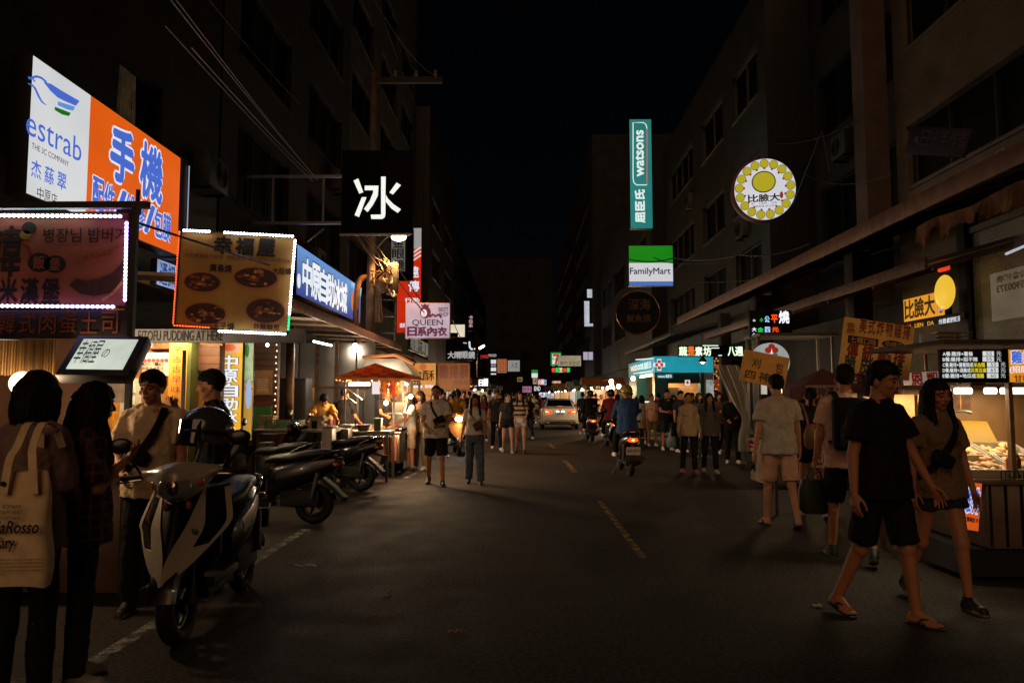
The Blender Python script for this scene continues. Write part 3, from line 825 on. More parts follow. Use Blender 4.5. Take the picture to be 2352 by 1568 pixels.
# ragged cloth hanging from the right canopy
b = MB(); n = 150; top, bot = [], []
for i in range(n+1):
    y = 9.2-4.6*i/n
    q_ = noise.noise(Vector((i*.11, 2, 3)))+.6*noise.noise(Vector((i*.37, 5, 1)))+.4*noise.noise(Vector((i*.9, 8, 1)))
    top.append((4.95, y, 3.62+.02*math.sin(i*.13))); bot.append((4.92+.05*math.sin(i*.4), y, 3.42-.16*q_))
vs = top+bot; b.add(vs, [(i, i+1, n+2+i, n+1+i) for i in range(n)])
o = b.build('torn_awning', M('canvas_brown', '#7c5537', .9, ns=5, na=.4), None); md = o.modifiers.new('s', 'SOLIDIFY'); md.thickness = .012
tag(o, 'ragged brown canvas fringe hanging below the right canopy', 'awning')
for px, py, Y, w, lab, m in ((850, 0, 21.5, .10, None, None),):
    pass
# arcade posts
for X, Y, lab in ((-4.7, 14.9, 'rusty steel post under the left canopy beside the grey shutters'), (-4.6, 20.6, 'rusty post at the far end of the left canopy')):
    b = MB(); b.box(-.07, .07, -.07, .07, .10, 2.95); o = b.build('post', RUST, None, bev=.01); o.location = (X, Y, 0); tag(o, lab, 'post')
for X, Y, zt, w, lab in ((6.0, 9.92, 4.1, .10, 'dark steel post at the corner of the glass front on the right'), (5.6, 12.3, 3.9, .16, 'dark square column between the placards on the right'),
                         (5.7, 17.6, 3.9, .2, 'dark column beside the tied translucent curtain'), (6.78, 24.8, 4.3, .17, 'dark column right of the teal drugstore front')):
    b = MB(); b.box(-w, w, -w, w, .10, zt); o = b.build('column', DKSTEEL if w < .15 else M('column_dark', '#2b2521', .8, ns=4), None, bev=.015); o.location = (X, Y, 0); tag(o, lab, 'column')
# ground floor walls behind the stalls
def wallpanel(name, label, X, y0, y1, z0, z1, mat, th=.12, cat='wall'):
    s = 1 if X > 0 else -1; b = MB(); b.box(min(0, s*th), max(0, s*th), 0, y1-y0, z0, z1); o = b.build(name, mat, None); o.location = (X, y0, 0); tag(o, label, cat); return o
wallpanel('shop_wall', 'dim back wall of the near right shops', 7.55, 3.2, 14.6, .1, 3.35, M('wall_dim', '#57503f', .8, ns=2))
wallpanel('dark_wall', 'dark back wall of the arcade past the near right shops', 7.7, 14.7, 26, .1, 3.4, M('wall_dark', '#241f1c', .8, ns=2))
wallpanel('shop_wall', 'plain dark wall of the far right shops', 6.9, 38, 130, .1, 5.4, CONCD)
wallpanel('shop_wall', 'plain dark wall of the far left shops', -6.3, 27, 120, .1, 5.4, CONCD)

# air conditioners on the facades
def aircon(x, y, z, s, label):
    o = thing('air_conditioner', label, 'air conditioner', (x, y, z)); b = MB(); b.box(-.16, .16, -.42, .42, 0, .62); b.build('body', M('aircon_case', '#3a3733', .5, ns=4), o, bev=.02)
    b = MB()
    for i in range(7): b.torus((-s*.168, .12, .31), (1, 0, 0), .05+.03*i, .006, 24, 5)
    b.build('grille', DKSTEEL, o); b = MB()
    for q in (-.3, .3): b.box(min(-.16, .3*s), max(.16, .3*s), q-.02, q+.02, -.05, -.002)
    b.build('bracket', DKSTEEL, o)
for x, y, z, s, l in ((-5.75, 13.3, 5.3, -1, 'air conditioner box on the dark tiled wall behind the mustard banner'), (-5.75, 20.4, 5.0, -1, 'air conditioner box on the concrete wall above the blue ice shop sign'), (-5.75, 22.6, 7.9, -1, 'air conditioner box high on the left concrete wall'), (7.25, 24.0, 6.7, 1, 'air conditioner box on the grey tiled block under the teal vertical sign'), (7.25, 31.5, 9.6, 1, 'air conditioner box high on the grey tiled block'), (8.35, 18.9, 7.7, 1, 'air conditioner box on the dark set-back wall by the round chicken sign')):
    aircon(x, y, z, s, l)
# ------------------------------------------------------------------ signs
def _uv(s, px, py):
    mi = s.o.matrix_world.inverted() if s.mw is None else s.mw.inverted()
    a = mi @ EYE; d = mi.to_3x3() @ ray(px, py); p = a+d*(-a.y/d.y)
    return (p.x+s.w/2)/s.w, (s.h/2-p.z)/s.h
def sign(name, label, board_, cat='sign', depth=.10, mat=None, face=None, group=None, bev=.006):
    mw, w, h = board_; s = Sign(name, label, cat, mw, w, h, group); s.mw = mw
    if mat: s.body(depth, mat, 'frame', bev)
    if face: s.rect(.012, .012*w/h, .988, 1-.012*w/h, face, 'face', -.003, .0)
    return s
def bx(s, x0, y0, x1, y1):
    xm, ym = (x0+x1)/2, (y0+y1)/2
    return _uv(s, x0, ym)[0], _uv(s, xm, y0)[1], _uv(s, x1, ym)[0], _uv(s, xm, y1)[1]
def T(s, txt, xa, ya, xb, yb, mat, **k): s.text(txt, *bx(s, xa, ya, xb, yb), mat, **k); return s
def TR_(s, txt, xa, ya, xb, yb, mat, **k): s.row(txt, *bx(s, xa, ya, xb, yb), mat, **k); return s
def TC_(s, txt, xa, ya, xb, yb, mat, **k): s.column(txt, *bx(s, xa, ya, xb, yb), mat, **k); return s
def PL(s, pts, mat, **k): s.poly([_uv(s, *p) for p in pts], mat, **k); return s
def ST(s, pts, r, mat, **k): s.stroke([_uv(s, *p) for p in pts], r, mat, **k); return s
def EL(s, cx, cy, rx, ry, mat, **k):
    u, v = _uv(s, cx, cy); ru = abs(_uv(s, cx+rx, cy)[0]-u); rv = abs(_uv(s, cx, cy+ry)[1]-v); s.disc(u, v, ru, rv, mat, **k); return s
def RC(s, xa, ya, xb, yb, mat, **k): s.rect(*bx(s, xa, ya, xb, yb), mat, **k); return s
def side_px(X, xa, yta, yba, xb, ytb, ybb):
    a, b_, c, d = PX(xa, yta, X), PX(xb, ytb, X), PX(xa, yba, X), PX(xb, ybb, X)
    Ya, Yb = (a.y+c.y)/2, (b_.y+d.y)/2; z1, z0 = (a.z+b_.z)/2, (c.z+d.z)/2
    return side(X, Ya, Yb, z0, z1)
BLK = M('print_black', '#0d0c0c', .6); BLKP = M('panel_black', '#030304', .6, spec=.15); FRAMEK = M('sign_frame_dark', '#262322', .5, .3)
WHT_E = E('lit_white', '#d6d8da', .95, ns=.9, na=.12); WHT_W = E('lit_white_warm', '#e6d9bd', .95, ns=2, na=.15)
ORG_E = E('lit_orange', '#dc5a10', 1.0, ns=.8, na=.12); BLU_T = E('lit_blue_print', '#4767c8', 1.0); WT_O = E('lit_outline', '#dfe4f2', 1.0)
BLK_E = M('sign_print_black', '#141416', .5); NAVY = E('lit_navy_print', '#2f4a8e', .8)
C1 = lambda x, y: (x*.43945, 114.84+y*.43945)
# 1 orange and white phone shop sign
s = sign('shop_sign', 'large backlit white and orange phone shop sign with a blue bird emblem', side_px(-5.2, 65, 127, 455, 412, 352, 587), depth=.22, mat=FRAMEK)
uw = _uv(s, 203, 330)[0]
s.rect(.006, .012, uw, .988, WHT_E, 'face', -.004, 0); s.rect(uw+.002, .012, .994, .988, ORG_E, 'face', -.004, 0)
T(s, 'estrab', 57, 284, 187, 341, BLU_T); T(s, 'THE 3C COMPANY', 70, 349, 157, 362, BLK_E); TR_(s, '杰蕬翠', 65, 383, 155, 422, BLU_T, gap=.28, bold=.012); TR_(s, '中原店', 82, 437, 131, 465, BLK_E)
PL(s, [C1(*p) for p in ((225, 168), (262, 178), (320, 215), (412, 268), (392, 292), (345, 272), (300, 250), (262, 215))], BLU_T)
PL(s, [C1(*p) for p in ((300, 270), (388, 298), (378, 318), (345, 310), (300, 290))], E('lit_light_blue', '#5b8fd0', 1.0)); PL(s, [C1(*p) for p in ((284, 298), (366, 330), (356, 346), (322, 338), (284, 315))], E('lit_green_dark', '#14761c', .8))
ST(s, [C1(*p) for p in ((146, 145), (160, 150), (172, 143), (190, 139), (215, 148), (240, 170))], .012, BLU_T); ST(s, [C1(*p) for p in ((168, 148), (172, 158), (180, 166))], .008, BLU_T)
ST(s, [C1(*p) for p in ((144, 176), (165, 184), (182, 205), (200, 245), (216, 272), (238, 289))], .012, BLU_T, wid=[.003, .010, .014, .014, .010, .003])
T(s, '手', 254, 300, 306, 418, BLU_T, bold=.045, out=WT_O, ob=.04); T(s, '機', 322, 337, 372, 458, BLU_T, bold=.03, out=WT_O, ob=.04)
TR_(s, '配件/維修/包膜', 209, 450, 393, 517, BLU_T, gap=.05, bold=.03, out=WT_O, ob=.035)
b = MB(); b.box(s.w/2+.02, s.w/2+.20, -.02, .26, -s.h/2-.02, s.h/2+.02); b.build('end_box', M('end_box_grey', '#3a3736', .5, .3), s.o, bev=.01)
b = MB(); b.cyl((s.w/2+.22, -.03, -s.h/2+.1), (s.w/2+.22, -.03, s.h/2-.06), .009, n=8); b.build('tube', E('tube_lilac', '#a9a4bc', .8), s.o)
s.done()
s = sign('lit_sign', 'small pale blue lit sign fragment under the orange phone shop sign', side_px(-5.5, 360, 600, 655, 409, 604, 668), depth=.1, mat=FRAMEK, face=E('lit_pale_blue', '#93a6cf', .9, ns=3, na=.4))
T(s, '通訊', 366, 606, 402, 658, NAVY, bold=.02); s.done()

# 2 reddish stall banner with a border of white and violet bulbs
def leds(s, a, b_, n, mats, r=.016, part='led_strip'):
    """a strip of bulbs between two photo points on the face; mats = functions of position"""
    (u0, v0), (u1, v1) = _uv(s, *a), _uv(s, *b_); A, B = Vector((s.pt(u0, v0)[0], -.045, s.pt(u0, v0)[1])), Vector((s.pt(u1, v1)[0], -.045, s.pt(u1, v1)[1]))
    d = (B-A).normalized(); mb = {}
    n = int(n*1.35); r *= .82
    for i in range(n):
        t = (i+.5)/n; m = mats[min(len(mats)-1, int(t*len(mats)))]
        b = mb.setdefault(m.name, (MB(), m))[0]; c = A.lerp(B, t); b.ell(c, r*1.25 if abs(d.x) > .7 else r, r*.8, r*1.25 if abs(d.z) > .7 else r, 8, 5)
    st = MB(); st.tube([A+Vector((0, .012, 0)), B+Vector((0, .012, 0))], .010, 6); so = st.build(part, M('strip_clear', '#8d8f9a', .3), s.o)
    for b, m in mb.values(): b.build('bulb', m, so, smooth=True)
LW = E('led_white', '#e6ebff', 15); LC = E('led_cyan', '#c4eaf5', 13); LV = E('led_violet', '#c4a0ff', 10); LO = E('led_orange', '#ff4a10', 5); LG = E('led_green', '#1fbf6a', 3)
BAN1 = M('banner_red_brown', '#94523a', .75, ns=3, na=.25); INK = M('banner_ink', '#1c1512', .8); INKR = M('banner_ink_red', '#8c1f26', .7); INKO = M('banner_ink_orange', '#8e4a30', .7)
s = sign('stall_banner', 'wide reddish food stall banner edged with white and violet bulbs', at_Y(-150, 486, 302, 708, 5.5), 'banner', .03, M('banner_back', '#4c3428', .8), BAN1)
T(s, '병장님 밥버거', 101, 524, 291, 557, INK, bold=.006); T(s, '韓', -38, 520, 46, 634, INK, bold=.02, slant=.08); TR_(s, '米漢堡', -4, 640, 142, 697, INK, bold=.03, gap=.16)
EL(s, 92, 603, 27, 22, INK); EL(s, 128, 607, 24, 20, INK); T(s, '飯', 78, 588, 104, 618, BAN1, bold=.02, y=-.012); T(s, '堡', 116, 593, 140, 621, BAN1, bold=.02, y=-.012)
FOOD1 = M('print_food_dark', '#3c1d14', .7, ns=40, na=.5); FOOD2 = M('print_food_mid', '#8a4426', .7, ns=40, na=.5); FOOD3 = M('print_food_light', '#c08452', .7, ns=40, na=.3)
PL(s, [(160, 655), (178, 640), (200, 646), (232, 640), (262, 628), (284, 600), (288, 618), (276, 650), (252, 672), (216, 680), (184, 674)], FOOD1)
ST(s, [(172, 600), (210, 588), (250, 580), (285, 560)], .02, FOOD2, wid=[.005, .018, .018, .004]); ST(s, [(236, 690), (262, 672), (282, 648)], .010, FOOD3)
EL(s, 68, 524, 16, 14, INK); EL(s, 60, 540, 13, 10, M('print_mustard', '#8c6a22', .7)); ST(s, [(52, 556), (66, 570), (72, 590)], .012, M('print_red', '#7c1d18', .7))
leds(s, (-150, 497), (288, 500), 30, [LC, LC, LW, LC, LW, LV]); leds(s, (298, 512), (294, 694), 15, [LV]); leds(s, (-150, 703), (272, 706), 28, [LW, LV, LV, LV, LV])
s.done()
s = sign('stall_banner', 'long black banner with red brush writing under the bulb edged one', at_Y(-150, 712, 302, 777, 5.46), 'banner', .02, M('banner_black', '#17121a', .7, ns=4))
TR_(s, '韓式肉蛋土司', -8, 716, 277, 766, INKO, gap=.2, bold=.004); s.done()
b = MB(); q = P(311, 600, 5.6); b.cyl((q.x, q.y, .05), (q.x, q.y, P(311, 436, 5.6).z), .016); q2 = P(416, 520, 5.6)
b.cyl((q.x-.06, q.y, q2.z+.05), (q2.x+.05, 7.45, q2.z+.03), .010)
b.box(q.x-.14, q.x+.02, q.y-.04, q.y+.02, P(311, 492, 5.6).z, P(311, 478, 5.6).z); tag(b.build('banner_pole', DKSTEEL, None), 'black upright pole between the two bulb edged banners', 'pole')

# 3 yellow brown stall banner with four printed dishes
BAN2 = M('banner_mustard', '#a37a38', .75, ns=3, na=.25)
s = sign('stall_banner', 'square mustard banner with four printed dishes and white and orange bulbs', at_Y(408, 534, 674, 760, 7.5, roll=3.7), 'banner', .03, M('banner_back', '#4c3428', .8), BAN2)
TR_(s, '幸福屋', 488, 547, 637, 586, INK, bold=.045, gap=.2); T(s, '廣島燒', 482, 607, 533, 625, INK, bold=.02); T(s, '大阪燒', 627, 615, 669, 631, INK, bold=.02); T(s, '玉子燒', 489, 741, 538, 757, INK, bold=.02); T(s, '炒麵麵包', 583, 743, 642, 757, INK, bold=.02)
T(s, '日式廣島風大阪燒  現點現做  真材實料  外帶內用', 425, 588, 668, 598, M('print_brown', '#5c3a1e', .7))
for cx, cy, rx, ry in ((465, 650, 46, 27), (588, 640, 55, 28), (472, 722, 52, 29), (610, 716, 49, 34)):
    pk = 'dish_print#%d' % cx; EL(s, cx, cy, rx, ry, M('print_plate', '#a8643c', .6), y0=-.007, part=pk); EL(s, cx, cy-2, rx*.9, ry*.82, FOOD1, y0=-.009, part=pk); q = random.Random(int(cx))
    for i in range(26):
        a, r_ = q.uniform(0, 2*PI), q.uniform(0, .78); EL(s, cx+rx*r_*math.cos(a), cy-2+ry*r_*.85*math.sin(a), q.uniform(3, 8), q.uniform(1.5, 4), q.choice([FOOD2, FOOD3, FOOD1, FOOD2]), y0=-.0115-.0002*i, n=10, part=pk)
leds(s, (424, 531), (487, 534), 7, [LW], .015); leds(s, (517, 536), (678, 545), 17, [LW], .015); leds(s, (681, 552), (665, 760), 22, [LW, LW, LW, LW, LW, LG], .015)
leds(s, (505, 761), (660, 768), 18, [LW], .015); leds(s, (416, 532), (402, 745), 26, [LO], .008); leds(s, (402, 748), (486, 753), 10, [LO], .009)
s.done()
# 4 tilted light box of the stall
mw, w, h = board(P(181, 770, 5.3), P(340, 772, 5.3), P(131, 860, 5.05))
s = sign('light_box', 'tilted black framed light box with brush writing over the stall counter', (mw, w, h), 'sign', .09, FRAMEK)
s.rect(.11, .10, .89, .86, E('lit_box_white', '#c9d2c4', .95, ns=3, na=.25), 'face', -.004, 0)
TR_(s, '幸福屋', 178, 783, 231, 836, BLK_E, gap=.06); T(s, 'の', 236, 803, 252, 823, BLK_E); s.done()
s = sign('light_box', 'small white light box at the left edge of the photo under the black banner', at_Y(-60, 778, 73, 798, 5.3, 5.5), 'sign', .06, FRAMEK, E('lit_box_green', '#b9cfc4', .9)); T(s, '招牌 蛋土司', 0, 781, 66, 795, BLK_E, bold=.02); s.done()
# 5 grey fascia
s = sign('fascia_sign', 'grey sheet metal fascia reading about tofu pudding in condensed capitals', at_Y(296, 755, 700, 787, 9.6), 'sign', .06, M('fascia_grey', '#8f8b93', .6, ns=2))
T(s, 'E/TOFU PUDDING AT HERE', 318, 759, 512, 782, BLK, bold=.01); s.done()
# 6 yellow vertical signs
YEL_E = E('lit_yellow', '#e3a722', .95, ns=1.5, na=.15)
s = sign('vertical_sign', 'tall yellow backlit sign with outlined white characters beside the wooden shop', at_Y(496, 785, 558, 1010, 10.4), 'sign', .16, FRAMEK)
s.rect(.0, 0, .09, 1, WHT_W, 'face', -.004, 0); s.rect(.095, 0, 1, 1, YEL_E, 'face', -.004, 0)
EL(s, 529, 798, 25, 13, E('lit_dish', '#d9a888', .8)); EL(s, 527, 798, 16, 8, E('lit_dish_orange', '#d85c20', .9), y0=-.013)
for i, (c, y0, y1) in enumerate((('中', 816, 846), ('原', 848, 878), ('自', 881, 911), ('助', 914, 941), ('冰', 944, 972))): T(s, c, 507, y0, 546, y1, E('lit_white_blue', '#dfe6ee', 1), bold=.03, out=BLK_E, ob=.035)
s.done()
s = sign('poster_panel', 'narrow pale green lit panel right of the tall yellow sign', at_Y(560, 786, 583, 1010, 10.5), 'sign', .05, FRAMEK)
s.rect(0, 0, 1, .40, E('lit_green_white', '#a9bd8e', .75, ns=9, na=.4), 'face', -.004, 0); s.rect(0, .405, 1, 1, E('lit_yellow_dim', '#c79a3e', .7), 'face', -.004, 0); EL(s, 568, 804, 5, 16, E('lit_leaf', '#2f7c34', .6)); EL(s, 571, 905, 7, 34, E('lit_blueish', '#9fb0d8', .85)); ST(s, [(564, 890), (572, 897), (578, 890)], .02, NAVY); ST(s, [(571, 886), (571, 925)], .02, NAVY); s.done()
# 7 blue sign of the ice shop
def E_grad(name, top, bot, z0, z1, st=1.0):
    m = E(name, top, st); t = m.node_tree; bs = t.nodes['Principled BSDF']; tc = t.nodes.new('ShaderNodeTexCoord'); sp = t.nodes.new('ShaderNodeSeparateXYZ'); mr = t.nodes.new('ShaderNodeMapRange'); r = t.nodes.new('ShaderNodeValToRGB')
    t.links.new(tc.outputs['Object'], sp.inputs[0]); t.links.new(sp.outputs['Z'], mr.inputs[0]); mr.inputs[1].default_value = z0; mr.inputs[2].default_value = z1
    t.links.new(mr.outputs[0], r.inputs[0]); r.color_ramp.elements[0].color = (*lin(bot), 1); r.color_ramp.elements[1].color = (*lin(top), 1); t.links.new(r.outputs[0], bs.inputs['Emission Color']); return m
s = sign('shop_sign', 'blue backlit sign of the self serve ice shop with an orange drop emblem', side_px(-5.2, 681, 565, 681, 828, 654, 740), 'sign', .2, FRAMEK)
s.rect(.004, .01, .996, .99, E_grad('print_blue_fade', '#5f93d2', '#2b3a86', -s.h/2, s.h/2), 'face', -.004, 0)
TR_(s, '中原自助冰城', 694, 622, 797, 696, E('lit_white_cool', '#e4edf6', 1), bold=.035, out=E('lit_navy', '#1c2a5c', .5), ob=.035, gap=.02)
EL(s, 815, 694, 8.5, 28, E('lit_drop', '#d97a3a', 1)); EL(s, 815, 686, 4, 20, E('lit_drop_red', '#c24a14', 1), y0=-.013); EL(s, 686, 645, 4, 17, WT_O)
for i in range(6): PL(s, [(806+i*4, 647+i*2.2), (810+i*4, 649.4+i*2.4), (808+i*4, 662+i*4)], E('lit_icicle', '#a9c9ea', 1))
s.done()
# 8 white glowing character on a black board, on its steel frame
C4 = lambda x, y: (574.2+x*.3296, 344.5+y*.3296)
s = sign('hanging_sign', 'black board with one huge glowing white ice character', at_Y(786, 345, 950, 536, 16), 'sign', .14, BLKP)
ICE = E('lit_ice', '#dfe2d8', 1.25, ns=40, na=.12)
for pts in (((722, 215), (755, 200), (790, 295), (762, 305)), ((780, 330), (812, 330), (760, 468), (730, 455)), ((800, 250), (862, 250), (862, 281), (800, 281)), ((863, 250), (896, 250), (891, 320), (856, 385), (820, 433), (795, 412), (835, 355), (858, 300)),
            ((914, 187), (946, 187), (944, 310), (944, 448), (914, 450)), ((914, 451), (944, 449), (938, 470), (922, 481), (846, 481), (842, 452)), ((1022, 228), (1052, 246), (996, 311), (972, 297)), ((947, 312), (962, 340), (1000, 378), (1052, 414), (1030, 439), (985, 408), (947, 362))):
    PL(s, [C4(*p) for p in pts], ICE, part='lettering')
b = MB(); b.box(-s.w/2-.02, s.w/2-.05, -.03, .0, -s.h/2-.05, -s.h/2-.005); b.build('bottom_rail', M('steel_pale', '#8a8690', .35, .5), s.o)
s.done()
fr = thing('sign_frame', 'thin steel frame holding the glowing character board to the left facade', 'frame', (0, 16.1, 0)); b = MB()
for y_ in (405, 512): a_, c_ = P(562, y_, 16.1), P(788, y_, 16.1); b.box(a_.x, c_.x, -.03, .03, c_.z-.03, c_.z+.03)
for x_ in (628, 744): a_, c_ = P(x_, 405, 16.1), P(x_, 512, 16.1); b.box(a_.x-.02, a_.x+.02, -.025, .025, c_.z+.031, a_.z-.031)
b.cyl(P(744, 525, 0.001+16.1)-Vector((0, 16.1, 0)), P(706, 555, 16.1)-Vector((0, 16.1, 0)), .02); b.build('bar', M('steel_pale', '#8a8690', .35, .5), fr)
# 9-13 signs up the left side
DIM_W = E('dim_white_glow', '#8d8a80', .45, ns=3, na=.3)  # white of an unlit sign, its brightness put in as emission
s = sign('vertical_sign', 'dim white vertical optician sign behind the street lamp', at_Y(899, 545, 931, 622, 27), 'sign', .2, FRAMEK, DIM_W); TC_(s, '金眼鏡', 901, 545, 929, 621, BLK_E, bold=.02); s.done()
RED_E = E('lit_red', '#c8280c', .85, ns=1.2, na=.2)
s = sign('vertical_sign', 'tall red vertical sign with a white top and diagonal stripes', at_Y(914, 524, 968, 764, 29), 'sign', .3, FRAMEK)
s.rect(0, 0, 1, .2, E('lit_grey_white', '#a5a2a0', .8), 'face', -.004, 0); s.rect(0, .2, 1, 1, RED_E, 'face', -.004, 0)
for k in range(3): ST(s, [(938, 590+k*9-2), (967, 568+k*9)], .035, E('lit_pink_white', '#e0bfb4', 1), y=-.012)
T(s, '遠', 940, 612, 962, 637, WT_O, bold=.02); T(s, '傳', 938, 645, 963, 669, WT_O, bold=.02); T(s, '行動', 930, 684, 963, 695, WT_O, bold=.02); T(s, '通訊', 918, 742, 932, 752, WT_O, bold=.02); s.done()
b = MB(); b.box(-.38, .38, 0, .25, -1.0, 1.0); o = b.build('back_box', BLKP, None, bev=.01); o.location = P(926, 585, 28.3); tag(o, 'dark unlit sign box covering the left of the red vertical sign', 'sign')
s = sign('box_sign', 'square mauve white lingerie sign with a queen portrait and orange frame', at_Y(931, 695, 1034, 777, 23), 'sign', .18, M('frame_orange', '#7c4a2a', .5), E('lit_mauve', '#a89cb4', .85, ns=2.2, na=.3))
PUR = E('lit_purple_print', '#5a2140', .6)
T(s, 'QUEEN', 947, 734, 1017, 749, E('lit_print_navy', '#2a2440', .4), bold=.01); TR_(s, '日系內衣', 935, 751, 1027, 771, PUR, bold=.05); T(s, 'BEST', 1008, 706, 1030, 715, BLK_E, bold=.01); T(s, 'SHOP', 1010, 717, 1030, 727, BLK_E, bold=.01)
EL(s, 977, 717, 12.5, 14, PUR); EL(s, 974, 719, 7, 9, E('lit_pale_print', '#cdbfd0', .95), y0=-.013); PL(s, [(968, 704), (967, 698), (972, 701), (976, 696), (980, 701), (985, 698), (984, 705)], PUR); ST(s, [(986, 728), (994, 722), (1000, 726), (1008, 722), (1014, 730)], .035, PUR); s.done()
s = sign('side_sign', 'narrow sign seen edge on with long white strokes below the mauve sign', side_px(-3.6, 943, 776, 806, 983, 782, 817), 'sign', .1, BLKP); T(s, '眼鏡行專賣', 943, 778, 983, 810, DIM_W, bold=.03); s.done()
s = sign('shop_sign', 'black sign with white optician characters under the mauve sign', at_Y(1024, 778, 1096, 828, 38), 'sign', .15, BLKP); TR_(s, '大睛眼鏡', 1028, 807, 1091, 823, E('lit_white_dim', '#a9a9a9', .9), bold=.03, gap=.06); ST(s, [(1078, 784), (1079, 797), (1083, 802), (1086, 801)], .05, WHT_E); EL(s, 1090, 801, 2, 2, WHT_E); ST(s, [(1064, 787), (1072, 788)], .02, WHT_E); s.done()
s = sign('box_sign', 'plain white lit board crossed by cables right of the mauve sign', at_Y(1033, 745, 1068, 774, 36), 'sign', .15, FRAMEK, WHT_W); PL(s, [(1033, 764), (1052, 764), (1052, 774), (1033, 774)], BLKP); s.done()
s = sign('vertical_sign', 'little red and white vertical sign high between cables', at_Y(1076, 723, 1087, 760, 42), 'sign', .1, BLKP); TC_(s, '卡拉永', 1077, 724, 1086, 752, E('lit_pink', '#c8a0a4', .9), bold=.03); s.done()
s = sign('neon_sign', 'thin red neon lettering sign under the far orange lamp', at_Y(1102, 812, 1141, 824, 50), 'sign', .1, BLKP); T(s, 'CHINESE', 1104, 815, 1122, 822, E('neon_red', '#e0283c', 1.2)); T(s, 'FOOD', 1123, 813, 1140, 819, WHT_E); s.done()
s = sign('vertical_sign', 'white and black segmented vertical sign in the far left row', at_Y(1126, 824, 1141, 860, 52), 'sign', .15, BLKP)
for y0, y1 in ((826, 835), (844, 852), (857, 860)): RC(s, 1127.5, y0, 1139.5, y1, WHT_E, part='face')
T(s, '茶坊', 1128, 836.5, 1139, 842.5, E('lit_lilac', '#b8a0c0', .9), bold=.02); s.done()
s = sign('lattice_sign', 'orange lattice patterned lit panel in the far left row', at_Y(1141.5, 824, 1164, 856, 55), 'sign', .15, FRAMEK, E('lit_orange_dim', '#c87a4a', .75))
for i in range(6): s.rect(.03+i*.16, .02, .07+i*.16, .98, E('print_red_bar', '#6c1c10', .5), 'lattice', -.008, -.004); s.rect(.02, .04+i*.16, .98, .08+i*.16, E('print_red_bar', '#6c1c10', .5), 'lattice', -.012, -.009)
s.done()
s = sign('box_sign', 'grey white lit board with a sketched face shape beside the lattice panel', at_Y(1166, 827, 1194, 853, 58), 'sign', .15, FRAMEK, E('lit_grey', '#9a9c98', .7)); T(s, '人文', 1174, 832, 1190, 845, BLK_E); s.done()
s = sign('shop_sign', 'bright white glowing characters over the far left stalls', at_Y(1085, 866, 1124, 890, 46), 'sign', .1, BLKP); T(s, '日', 1100, 872, 1109, 886, E('glow_white', '#f2f4f6', 1.6), bold=.04); T(s, '居', 1110, 870, 1121, 886, E('glow_white', '#f2f4f6', 1.6), bold=.04); T(s, 'の', 1088, 879, 1097, 886, E('glow_white', '#f2f4f6', 1.6), bold=.04); s.done()
# far centre
s = sign('convenience_sign', 'tiny far green white convenience sign above the crowd', at_Y(1221, 849, 1235, 867, 95), 'sign', .2, FRAMEK); s.rect(0, 0, 1, .42, E('lit_green', '#0e8a1e', .9), 'face', -.004, 0); s.rect(0, .43, 1, 1, WHT_E, 'face', -.004, 0); s.done()
for i, (x0, y0, x1, y1, Y, m, m2, tx, lab) in enumerate((
    (1224, 868, 1234, 882, 90, E('lit_far_beige', '#b59c86', .8), BLK_E, '小吃', 'small beige lit board beneath the far green convenience sign'),
    (1235, 870, 1250, 884, 88, E('lit_far_red', '#b05a30', .8), WT_O, '火鍋', 'small red brown lit board far down the street'),
    (1226, 886, 1242, 898, 84, BLKP, WHT_E, 'END', 'small dark far sign with three white capitals'),
    (1200, 887, 1221, 901, 82, E('lit_far_pink', '#a88a9a', .8), E('lit_magenta', '#8c2a5a', .8), '飲料', 'pinkish lit far sign right above the walking couple'),
    (1188, 866, 1200, 876, 75, E('lit_far_yellow', '#a8884a', .7), BLK_E, '鍋貼', 'dim yellow far board left of the street centre'),
    (1250, 872, 1255, 884, 86, E('lit_far_blue', '#9fb6d8', .9), BLK_E, '水', 'narrow bluish white lit strip far down the street'),
    (1267, 873, 1289, 881, 70, BLKP, E('lit_peach', '#e8b8a0', 1), '火雞肉飯', 'dark far sign with a row of peach characters'),
    (1271, 881.5, 1289, 890, 69, BLKP, E('lit_peach', '#e8b8a0', 1), '排骨湯', 'dark far sign with three peach characters under a similar row'),
    (1238, 901, 1262, 912, 66, E('lit_far_white', '#dfe0e4', 1.1), NAVY, '冰品', 'bright white far stall sign above the car'),
    (1270, 905, 1288, 911, 64, E('lit_far_white2', '#cfd6ea', 1.1), NAVY, '茶', 'bluish white far stall sign left of the car roof'))):
    s = sign('far_sign', lab, at_Y(x0, y0, x1, y1, Y), 'sign', .15, FRAMEK, m); T(s, tx, x0+1, y0+1.2, x1-1, y1-1.2, m2, bold=.03); s.done()
# 23 striped convenience sign with a red seven
s = sign('convenience_sign', 'far green and white convenience sign with a red seven', at_Y(1265, 809, 1289, 839, 60), 'sign', .25, E('lit_green2', '#128a30', .9))
s.rect(.14, .12, .9, .9, WHT_E, 'face', -.004, 0); PL(s, [(1270, 813), (1285, 813), (1285, 818), (1281, 826), (1279, 836), (1274, 836), (1276, 826), (1279, 818), (1270, 818)], E('lit_seven', '#c03018', .9)); T(s, 'ELEVEN', 1269, 822, 1287, 826, E('lit_green3', '#0c6a2a', .7), y=-.014, bold=.02); s.done()
s = sign('box_sign', 'wide yellowish white lit board partly covering the green convenience sign', at_Y(1281, 816, 1335, 841, 56), 'sign', .2, FRAMEK, E('lit_cream', '#a39a7a', .75, ns=1.5, na=.35)); TR_(s, '鮮肉湯包店', 1286, 829, 1332, 839, BLK_E); s.done()
s = sign('neon_sign', 'red and green neon character row below the cream board', at_Y(1265, 843, 1311, 856, 56), 'sign', .1, BLKP)
